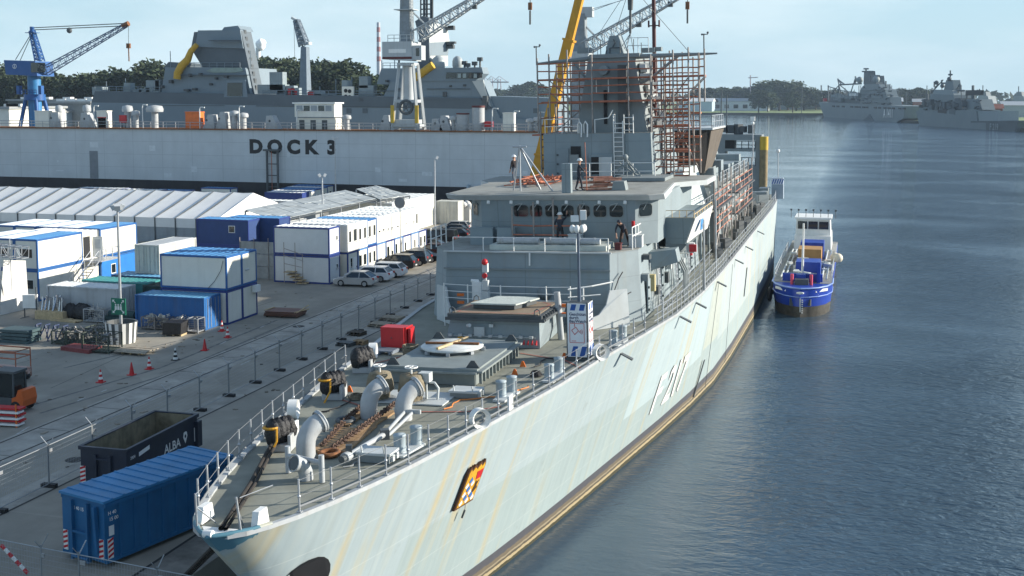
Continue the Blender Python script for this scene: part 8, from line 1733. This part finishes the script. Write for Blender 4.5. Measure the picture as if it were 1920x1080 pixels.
FG = mat('far warship grey', (.17,.205,.215), .6, var=.06, scale=.1); FG2 = mat('far warship darker grey', (.08,.10,.11), .6, var=.1, scale=.1); FGL = mat('far warship pale grey', (.25,.29,.3), .6, var=.06)
pl = Plane((1545,219),(1680,229)); t = thing('supply_ship', 'grey naval supply ship with tall derricks at the far quay, stern toward the viewer', 'ship', pl.at(1610,226))
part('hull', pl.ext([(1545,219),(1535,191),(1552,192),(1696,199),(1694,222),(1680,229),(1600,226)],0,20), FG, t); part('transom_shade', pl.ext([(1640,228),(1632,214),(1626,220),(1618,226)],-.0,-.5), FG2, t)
mb = MB(); k0 = 0
for x in (1560,1568,1578,1594,1602,1608,1616,1622,1638,1646,1656,1664,1672,1684,1692): pl.ext([(x,200.5+(x-1560)*.035),(x,197.5+(x-1560)*.035),(x+5,197.7+(x-1560)*.035),(x+5,200.7+(x-1560)*.035)],.4,.5,mb)
part('freeing_ports', mb, BLACK, t)
a, b = pl.at(1656,217,.6), pl.at(1674,217,.6); part('pennant_number', place_text(MB(),'A 1411',(b-a).length/2.9,(a+b)/2+V((0,0,1.5)),(b-a),(0,0,1),True), WHITE, t)
mb = MB(); rr = random.Random(3)
for k in range(46):
    x = 1614+rr.random()*56; y = 162+rr.random()*34; pl.ext([(x,y+1.5+rr.random()*2),(x,y),(x+1.5+rr.random()*4,y),(x+1.5+rr.random()*4,y+2)],-1.2,.9,mb)
part('dark_openings', mb, FG2, t); mb = MB()
for y in (168,175,183,191): pl.ext([(1612,y+.7),(1612,y),(1664+(y-168)*.2,y+.4),(1664+(y-168)*.2,y+1.1)],-.6,1.6,mb)
part('deck_edges', mb, FGL, t); mb = MB()
for k in range(26): x = 1556+rr.random()*118; pl.rod(mb,(x,196-rr.random()*10),(x+rr.uniform(-3,3),178-rr.random()*26*(1 if x > 1600 else .6)),.35)
for a, b in (((1553,162),(1600,176)),((1573,158),(1612,190)),((1580,190),(1571,150)),((1590,190),(1604,146)),((1556,178),(1573,160))): pl.rod(mb,a,b,.5)
part('rigging', mb, FG2, t)
part('superstructure', pl.ext([(1612,196),(1612,170),(1618,161),(1624,158),(1648,158),(1651,166),(1659,168),(1663,181),(1668,182),(1670,198)],-2,9), FG, t); part('bridge_block', pl.ext([(1619,164),(1622,152),(1640,152),(1644,160),(1648,166)],-3,6), FG2, t); part('mast', pl.ext([(1619,158),(1620,133),(1630,133),(1632,158)],-6,5), FG2, t)
part('funnel', pl.ext([(1633,158),(1634,142),(1644,142),(1646,160)],-5,6), FG2, t); part('cargo_deck', pl.ext([(1553,193),(1556,182),(1612,184),(1612,197)],-3,14), FG2, t)
mb = MB()
for a, b in (((1617,134),(1637,134)),((1624,128),(1624,136)),((1620,129),(1628,129)),((1633,142),(1649,142)),((1573,190),(1573,158)),((1571,148),(1577,158)),((1573,159),(1615,157)),((1571,149),(1583,158)),((1600,158),(1606,150)),((1604,143),(1604,158)),((1553,190),(1553,160)),((1661,152),(1661,162)),((1540,160),(1540,175))): pl.rod(mb,a,b,.7)
part('derricks', mb, FG2, t); mb = MB()
for px, py, r in ((1612,150,3.),(1643,149,3.),(1605,147,1.2)): mb.ball(pl.at(px,py,-4),r,n=10,k=6)
part('satcom_dome', mb, FGL, t); mb = MB()
for px, py in ((1597,180),(1606,180)): pl.bx(mb,px,py,5,2.4,1,3)
part('lifeboat', mb, WHITE, t); mb = MB(); pl.bx(mb,1547,190,4,3,0,3); part('red_box', mb, RED, t); mb = MB()
for k in range(26): pl.bx(mb,1560+rnd.random()*52,191-rnd.random()*9,2+rnd.random()*6,1+rnd.random()*5,-1,3)
part('cargo_gear', mb, FG, t)
pl = Plane((1722,235),(1905,247)); t = thing('far_frigate', 'grey frigate at the far quay with a broad dark radar on its after house', 'ship', pl.at(1800,243))
part('hull', pl.ext([(1724,236),(1717,208),(1830,206),(1832,228),(1862,228),(1909,227),(1904,247),(1800,241)],0,15), FG, t)
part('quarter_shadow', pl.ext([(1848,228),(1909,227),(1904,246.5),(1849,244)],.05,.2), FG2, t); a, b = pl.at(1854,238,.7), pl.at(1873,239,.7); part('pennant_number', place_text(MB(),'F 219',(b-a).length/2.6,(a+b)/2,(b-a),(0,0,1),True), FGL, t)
mb = MB(); rr = random.Random(4)
for k in range(40):
    x = 1726+rr.random()*112; y = 186+rr.random()*20; pl.ext([(x,y+1.2+rr.random()*2),(x,y),(x+1.+rr.random()*4,y),(x+1.+rr.random()*4,y+2)],-.8,1.,mb)
part('dark_openings', mb, FG2, t); mb = MB()
for k in range(22): x = 1735+rr.random()*100; pl.rod(mb,(x,190+rr.random()*8),(x+rr.uniform(-1,1),172-rr.random()*14),.3)
for a, b in (((1745,176),(1760,158)),((1788,176),(1800,158)),((1752,168),(1768,150)),((1760,190),(1748,170))): pl.rod(mb,a,b,.4)
part('rigging', mb, FG2, t)
part('forward_house', pl.ext([(1722,208),(1727,196),(1742,190),(1745,176),(1788,178),(1792,206)],-2,11), FG, t); part('bridge_house', pl.ext([(1748,178),(1752,168),(1785,169),(1790,182)],-2.5,10), FGL, t); part('mast_tower', pl.ext([(1769,172),(1774,150),(1786,150),(1789,172)],-4,5), FG, t); part('funnel_house', pl.ext([(1788,206),(1790,184),(1801,184),(1804,206)],-2,9), FG2, t); part('after_house', pl.ext([(1806,206),(1812,186),(1836,186),(1842,206)],-3,8), FG, t); part('hangar', pl.ext([(1818,228),(1818,208),(1872,208),(1872,228)],-1.,12), FGL, t); part('flight_deck', pl.ext([(1820,230),(1820,227),(1910,226),(1910,229)],.3,14), FG2, t)
part('search_radar', pl.ext([(1810,179),(1811,169),(1839,169),(1838,178)],-5,2), BLACK, t); mb = MB(); pl.rod(mb,(1825,187),(1825,178),1.2); pl.rod(mb,(1782,150),(1782,132),.5)
for a, b in (((1774,156),(1768,156)),((1753,165),(1760,158)),((1766,160),(1766,150)),((1779,140),(1785,140)),((1800,168),(1800,157)),((1795,170),(1808,170)),((1740,176),(1740,190)),((1825,160),(1825,169)),((1752,153),(1752,163))): pl.rod(mb,a,b,.6)
for px, py in ((1756,155),(1767,161),(1780,148)): mb.ball(pl.at(px,py,-3),1.5,n=8,k=5)
part('aerials', mb, FG2, t); part('side_opening', pl.ext([(1758,211),(1759,204),(1775,205),(1774,213)],.2,.4), BLACK, t); part('boat_bay', pl.ext([(1779,213),(1780,203),(1791,204),(1790,215)],.2,.4), FG2, t); mb = MB()
for k in range(24): pl.bx(mb,1726+rnd.random()*90,207-rnd.random()*12,1+rnd.random()*4,1+rnd.random()*3,-1,3)
part('deck_gear', mb, FG2, t)
# third and fourth ships beyond, only their upper works show
pl = Plane((1846,212),(1960,214))
for lab, x0, w_, top in (('pale grey ship beyond the far frigate, its mast above the black radar',1828,44,160),('pale grey ship at the right edge of the photo behind the bank',1895,40,162)):
    t = thing('distant_ship', lab, 'ship', pl.at(x0+20,212)); part('hull', pl.ext([(x0-4,206),(x0-8,194),(x0+w_+20,194),(x0+w_+20,208)],0,20), FGL, t); part('house', pl.ext([(x0+2,196),(x0+6,180),(x0+24,180),(x0+28,196)],-3,12), FGL, t); part('tower', pl.ext([(x0+8,182),(x0+11,172),(x0+20,172),(x0+22,182)],-4,7), FG, t); mb = MB(); pl.rod(mb,(x0+15,174),(x0+15,top),.6); pl.rod(mb,(x0+8,176),(x0+22,176),.5); part('mast', mb, FG2, t)
# --- buildings on the far bank
def shed(label, px0, px1, pyb, pyt, Y, wall, roof, d=25, gable=False, bands=0):
    a, b = AY(px0,pyb,Y), AY(px1,pyb,Y); zt = AY(px0,pyt,Y).z; zb = 1.8; t = thing('far_building', label, 'building', (a.x,Y,zb)); part('wall', MB().box(a.x,b.x,Y,Y+d,zb,zt-(zt-zb)*.25), wall, t); mb = MB(); e = (zt-zb)*.25; m_ = Y+d/2
    mb.prism([(a.x-1,Y-1,zt-e),(a.x-1,m_,zt),(a.x-1,Y+d+1,zt-e)],(b.x-a.x+2,0,0)); part('roof', mb, roof, t)
    for k in range(bands):
        x = a.x+(b.x-a.x)*(k+.3)/bands; part('window', MB().box(x,x+(b.x-a.x)/bands*.5,Y-.2,Y+.1,zb+(zt-zb)*.2,zb+(zt-zb)*.5), GLASS, t)
BRK = mat('red brick', (.25,.09,.06), .9, var=.2, scale=.2); FWH = mat('far white wall', (.6,.62,.62), .7); FRF = mat('far grey roof', (.35,.38,.4), .7)
shed('pale blue store with a light roof on the far bank beside the long shed',1268,1335,199,184,1420,mat('pale blue wall',(.4,.5,.58),.6),FWH,30); shed('long low white shed on the far bank behind the grass',1336,1440,194,184,1500,FWH,FRF,30,bands=6); shed('red brick house with a white roof by the supply ship stern',1666,1692,195,183,1350,BRK,FWH,20,bands=2); shed('long brick shed with a flat pale roof between the far ships',1712,1738,195,185,1500,BRK,FRF,25,bands=3); shed('low grey shed left of the supply ship bow',1440,1545,190,183,1650,FRF,FRF,30,bands=4); shed('dark red container shed behind the far frigate stern',1856,1880,208,195,900,BRK,BRK,12); shed('grey warehouse at the far right edge of the bank',1880,1935,206,190,1100,FRF,FRF,30); shed('tall pale block of flats among the far trees',1405,1422,186,166,1800,FWH,FRF,20,bands=3)
for i, (px0, px1, pyb, pyt, Y, m_, lab) in enumerate(((0,18,236,200,250,CREAM,'white flat roofed plant room at the left edge behind the dock'),(92,170,215,190,285,mat('grey flat roof wall',(.23,.24,.24),.8),'long grey warehouse roof behind the blue crane'),(20,60,232,208,268,mat('pale blue shed',(.3,.36,.4),.7),'low pale blue shed behind the dock at the left'),(15,175,200,186,330,mat('dark field wall',(.12,.13,.12),.9),'long dark low building under the left trees'))):
    a, b = AY(px0,pyb,Y), AY(px1,pyb,Y); zt = AY((px0+px1)/2,pyt,Y).z; t = thing('shore_building', lab, 'building', (a.x,Y,1.5)); part('wall', MB().box(a.x,b.x,Y,Y+22,1.5,zt-.6), m_, t); part('roof', MB().box(a.x-.5,b.x+.5,Y-.5,Y+22.5,zt-.6,zt), mat('flat roof grey',(.3,.31,.31),.8), t); mb = MB()
    for k in range(4): x = a.x+(b.x-a.x)*(k+.5)/4; mb.box(x-1.5,x+1.5,Y+3,Y+5,zt,zt+.7)
    part('roof_light', mb, WHITE, t)
# --- blue tower crane at the left, second harbour crane, chimneys, distant cranes
YB_ = 232.; t = thing('tower_crane', 'bright blue harbour crane with a lattice jib at the left', 'crane', AY(66,230,YB_)); A = lambda x, y: AY(x,y,YB_)
mb = MB(); a, b = A(67,232), A(67,142); mb.cyl((a.x,YB_,1.5),(a.x,YB_,b.z),1.5,n=16); part('column', mb, mat('lighter crane blue',(.04,.19,.4),.45), t)
mb = MB(); z = A(67,185).z
for s in (-1,1):
    for y in (-1,1): mb.cyl((a.x+s*1.4,YB_+y*1.4,z),(a.x+s*4.2,YB_+y*4,1.5),.45,n=6)
mb.cyl((a.x,YB_,z-.4),(a.x,YB_,z+1),2.4,n=16); part('portal', mb, CBL, t); mb = MB().rail([(a.x-2.6,YB_-2.5,z+1),(a.x+2.6,YB_-2.5,z+1)],1.,1.,(1.,.5),.08)
for x in (-3,3): mb.box(a.x+x-.4,a.x+x+.4,YB_-2,YB_-1,z+1,z+3)
part('platform_gear', mb, CBL, t)
a, b = A(25,140), A(86,140); z0, z1 = A(50,140).z, A(50,113).z; mhb = part('machine_house', MB().hexa([(a.x+.4,YB_-3,z0),(b.x,YB_-3,z0-.4),(b.x,YB_+3,z0-.4),(a.x+.4,YB_+3,z0)],[(a.x,YB_-3,z1),(b.x-.5,YB_-3,z1-.3),(b.x-.5,YB_+3,z1-.3),(a.x,YB_+3,z1)]), CBL, t); q = A(44,125); mb = MB(); mb.cyl((q.x,YB_-3.05,q.z),(q.x,YB_-3.0,q.z),.55,n=18); em = part('white_emblem', mb, WHITE, mhb); mb = MB(); mb.cyl((q.x,YB_-3.08,q.z),(q.x,YB_-3.05,q.z),.42,n=16); part('emblem_ring', mb, CBL, em); mb = MB(); mb.box(q.x-.07,q.x+.07,YB_-3.11,YB_-3.08,q.z-.3,q.z+.3).box(q.x-.22,q.x+.22,YB_-3.11,YB_-3.085,q.z-.3,q.z-.2); part('emblem_anchor', mb, WHITE, em); part('cab', MB().box(A(76,130).x,A(88,130).x,YB_-3.3,YB_-.5,A(80,136).z,A(80,118).z), GLASS, t)
mb = MB(); mb.truss(A(75,116),A(60,58),1.5,.9,9,r=.2); mb.cyl(A(60,60),A(60,50),.5); mb.box(A(52,64).x,A(70,64).x,YB_-1,YB_+1,A(60,62).z,A(60,61).z); part('mast', mb, CBL, t); mb = MB()
for p, q in (((58,64),(29,112)),((60,64),(38,113)),((64,52),(232,44)),((64,56),(222,49))): mb.cyl(A(*p),A(*q),.1,n=4)
mb.ball(A(130,57),.7,n=6,k=4); part('stays', mb, DKGREY, t); part('jib', MB().truss(A(84,134),A(236,47),1.8,.8,22,r=.11), mat('jib grey blue',(.12,.16,.25),.5), t); part('jib_head', MB().cyl(A(230,49),A(241,44),.6,n=8), RUST, t); mb = MB(); mb.cyl(A(241,46),A(241,90),.06,n=4); part('hoist_wire', mb, DKGREY, t); part('hook', MB().cbox(A(241,86),.9,.5,1.1).cyl(A(241,90),A(242,115),.13,n=6), RUST, t)
YC = 300.; A = lambda x, y: AY(x,y,YC); t = thing('harbour_crane', 'grey harbour crane with an upright jib among the trees behind the dock', 'crane', A(572,180)); mb = MB(); mb.hexa([A(565,185)-V((0,1.5,0)),A(580,185)-V((0,1.5,0)),A(580,185)+V((0,1.5,0)),A(565,185)+V((0,1.5,0))],[A(567,88)-V((0,1,0)),A(577,88)-V((0,1,0)),A(577,88)+V((0,1,0)),A(567,88)+V((0,1,0))]); part('tower', mb, mat('crane steel blue',(.16,.2,.24),.5), t); part('jib', MB().truss(A(571,86),A(556,38),2.2,1.2,8,r=.3), mat('crane steel blue',(.16,.2,.24),.5), t); mb = MB(); mb.cyl(A(557,39),A(547,33),.4); mb.box(A(562,84).x,A(582,84).x,YC-1,YC+1,A(570,84).z,A(570,79).z); part('head', mb, LGREY, t); part('hoist_wire', MB().cyl(A(551,38),A(553,120),.06,n=4), DKGREY, t)
A = lambda x, y: AY(x,y,1100.); t = thing('chimney', 'tall thin red and white banded chimney far behind the docked warship', 'chimney', A(710,180)); z0, z1 = 1.5, A(710,42).z; mb = MB()
for k in range(9): u, v_ = z0+(z1-z0)*(1-.5*.5**0*(9-k)/9), 0
a = A(710,100).x; zs = [z0]+[z1-(z1-z0)*.42*(1-k/8) for k in range(9)]
for k in range(9): mb.cyl((a,1100,zs[k]),(a,1100,zs[k+1]),2.2-.06*k,n=12,m=(k+1)%2 if k else 1)
part('shaft', mb, [mat('faded chimney red',(.36,.16,.15),.8), mat('chimney grey white',(.5,.5,.52),.8)], t)
A = lambda x, y: AY(x,y,900.); t = thing('steam_stack', 'white stack with a sunlit puff of steam behind the after tower of the docked ship', 'chimney', A(485,180)); a = A(484,100); part('shaft', MB().cyl((a.x,900,1.5),(a.x,900,A(484,90).z),2.,n=12), FWH, t); mb = MB()
for k in range(5): q = A(487+rnd.uniform(-3,3),88-k*1.5); mb.ball(q,3+rnd.random()*1.5,n=10,k=7,jit=.12)
part('steam', mb, mat('steam white',(.95,.95,.93),1.,var=.02), t)
for i, px in enumerate((906,921,936)):
    A = lambda x, y: AY(x,y,1900.); t = thing('container_crane', 'faint container crane on the horizon right of the docked ship, %s of three' % ('left','middle','right')[i], 'crane', A(px,170), 'container cranes on the horizon'); mb = MB()
    for dx in (-4,4): mb.cyl(A(px+dx,176),A(px+dx*.5,146+i),.9,n=4)
    mb.cyl(A(px-14,154),A(px+18,154),1.,n=4); mb.cyl(A(px,143),A(px+16,154),.5,n=3); mb.cyl(A(px,143),A(px-12,154),.5,n=3); part('frame', mb, mat('far crane pink grey',(.3,.26,.3),.7), t)
A = lambda x, y: AY(x,y,1500.); t = thing('site_crane', 'small tower crane above the trees on the far bank', 'crane', A(1407,175)); mb = MB(); mb.cyl(A(1407,180),A(1407,141),.7,n=4); mb.cyl(A(1403,146),A(1421,145),.5,n=4); part('frame', mb, mat('far crane pink grey',(.3,.26,.3),.7), t)
for i, px in enumerate((1353,1363,1504,1672,1685,1700)):
    A = lambda x, y: AY(x,y,(420. if i < 2 else 1300.)); q = A(px,[168,178,163,160,165,172][i]); Y_ = 420. if i < 2 else 1300.
    t = thing('mooring_pole', 'thin grey pole %s' % ['in the water right of the scaffold, taller of two','in the water right of the scaffold, shorter of two','on the bank left of the supply ship','on the bank behind the supply ship stern','on the bank right of the supply ship stern','on the bank between the two far warships'][i], 'pole', (q.x,Y_,0)); part('pole', MB().cyl((q.x,Y_,-1 if i < 2 else 1.5),(q.x,Y_,q.z),.22 if i < 2 else .4,n=6), FG2, t)
# --- trees
LEAF = [mat('leaf dark', (.034,.05,.022), .9, var=.35, scale=.5), mat('leaf mid', (.045,.066,.028), .9, var=.35, scale=.5), mat('leaf pale', (.062,.085,.036), .9, var=.35, scale=.5)]
BARK = mat('bark', (.08,.06,.045), .95, var=.3)
def crown_mesh(seed, h, w_, n, leaf, conical=False):
    rr = random.Random(seed); mb = MB(); cl = []
    for k in range(22):
        z = h*(.3+.62*rr.random()); m_ = (1-((z/h-.55)/.5)**2)**.5 if abs(z/h-.55) < .5 else .2
        if conical: m_ = max(.15,1-z/h)*1.3
        a = rr.random()*6.283; q = rr.random()**.5*w_/2*m_*.85; cl.append((V((q*math.cos(a),q*math.sin(a),z)), w_*rr.uniform(.13,.24)))
    for i in range(n):
        c, r = cl[rr.randrange(len(cl))]; d = V((rr.gauss(0,1),rr.gauss(0,1),rr.gauss(0,.8))).normalized()*r*rr.random()**.35; p = c+d
        if p.z < h*.12: continue
        u = V((rr.gauss(0,1),rr.gauss(0,1),rr.gauss(0,1))).normalized(); v_ = u.cross(V((rr.gauss(0,1),rr.gauss(0,1),rr.gauss(0,1)))).normalized(); s = leaf*rr.uniform(.6,1.3)
        mb.add([p-u*s,p-v_*s*.6,p+u*s,p+v_*s*.6], [(0,1,2,3)])
    return mb
def tree_proto(i, h, w_, n, leaf):
    t = thing('broadleaf_tree', 'x', 'tree', (0,0,0), 'trees')
    tr = MB(); tr.cyl((0,0,0),(0,0,h*.55),h*.022,h*.012,n=7)
    for k in range(5): a = k*1.3; tr.cyl((0,0,h*(.28+.05*k)),(w_*.28*math.cos(a),w_*.28*math.sin(a),h*(.5+.06*k)),h*.009,h*.004,n=5)
    part('trunk', tr, BARK, t); part('crown', crown_mesh(i, h, w_, n, leaf), LEAF[i%3], t); return t
PROT = [tree_proto(i, 20., [15,12,17,13][i], 4200, .58) for i in range(4)]
used = [False]*4
def place_tree(px, pyt, Y, k, label, wide=1.):
    q = AY(px,pyt,Y); s = (q.z-1.5)/19.2; o = PROT[k]
    if not used[k]: used[k] = True; o.location = (q.x,Y,1.5); o.scale = (s*wide,s*wide,s); o.rotation_euler.z = rnd.random()*6; o['label'] = label; return o
    c = dup(o,(q.x,Y,1.5),rnd.random()*6.28,label); c.scale = (s*wide,s*wide,s); return c
i = 0
tops = [(-6,136),(12,140),(30,128),(52,146),(76,142),(98,138),(120,148),(140,143),(162,146),(184,140),(206,144),(228,141),(250,136),(268,134),(285,141),(300,126),(312,122),(298,150),(330,132),(350,140),(372,138),(395,142),(420,140),(445,138),(470,136),(492,124),(508,120),(524,124),(540,119),(556,123),(575,122),(592,124),(610,122),(628,125),(642,128),(655,140),(668,148),(682,145),(694,146),(708,152),(742,150),(765,148)]
for px, py in tops:
    place_tree(px, py, 395+(i*53%70), i % 4, 'broad green tree in the wood behind the dock, %s' % ('%s from the left' % (ORD[i] if i < 20 else ('twenty-' if i < 29 else 'thirty-' if i < 39 else 'forty-')+ORD[(i-20)%10 if (i-20)%10 < 9 else 9]).replace('twenty-tenth','thirtieth').replace('thirty-tenth','fortieth')), 1.25); i += 1
far = [(915,172),(930,168),(948,170),(966,172),(985,158),(1000,155),(1016,166),(1322,166),(1338,168),(1355,165),(1372,168),(1390,164),(1432,160),(1448,156),(1462,154),(1478,155),(1494,160),(1508,165),(1530,172),(1690,172),(1705,168),(1718,166),(1728,170),(1560,172),(1580,170)]
for j, (px, py) in enumerate(far):
    place_tree(px, py, 1480+(j*71%160), j % 4, 'hazy tree on the far shore, %s from the left' % (ORD[j] if j < 20 else 'twenty-'+ORD[j-20]), 2.0)
for j, (px, py, Y_) in enumerate(((1423,169,1330),(1487,171,1340),(1440,176,1400))): place_tree(px, py, Y_, j, ['dark round tree standing alone on the grass bank, left one','dark round tree standing alone on the grass bank, right one','low tree on the grass bank between two dark round ones'][j], 1.35)
# far wood: reads as one mass on the horizon
rr = random.Random(5); mb = MB()
for k in range(5200):
    x = rr.uniform(-1700,1500); Y_ = 2150+rr.random()*250; hh = (17+7*math.sin(x*.011)+5*math.sin(x*.037))*rr.random()**.4; p = V((x,Y_,1.5+hh)); u = V((rr.gauss(0,1),rr.gauss(0,.5),rr.gauss(0,.7))).normalized(); v_ = u.cross(V((rr.gauss(0,1),1,rr.gauss(0,1)))).normalized(); s = rr.uniform(4,8); mb.add([p-u*s,p-v_*s*.6,p+u*s,p+v_*s*.6],[(0,1,2,3)])
tag(part('forest', mb, LEAF[0]), 'distant wood along the horizon', None, None, 'stuff')
# --- air
hm = bpy.data.materials.new('air'); hm.use_nodes = True; nt = hm.node_tree; nt.nodes.remove(nt.nodes['Principled BSDF']); pv = nt.nodes.new('ShaderNodeVolumePrincipled'); pv.inputs['Color'].default_value = (.62,.8,1.,1); pv.inputs['Density'].default_value = .0001; pv.inputs['Anisotropy'].default_value = 0.; nt.links.new(pv.outputs['Volume'], nt.nodes['Material Output'].inputs['Volume'])
tag(part('haze', MB().box(-1900,4200,-260,4300,-8,150), hm), kind='stuff')
for o in ABOARD: o.matrix_basis = HM @ o.matrix_basis
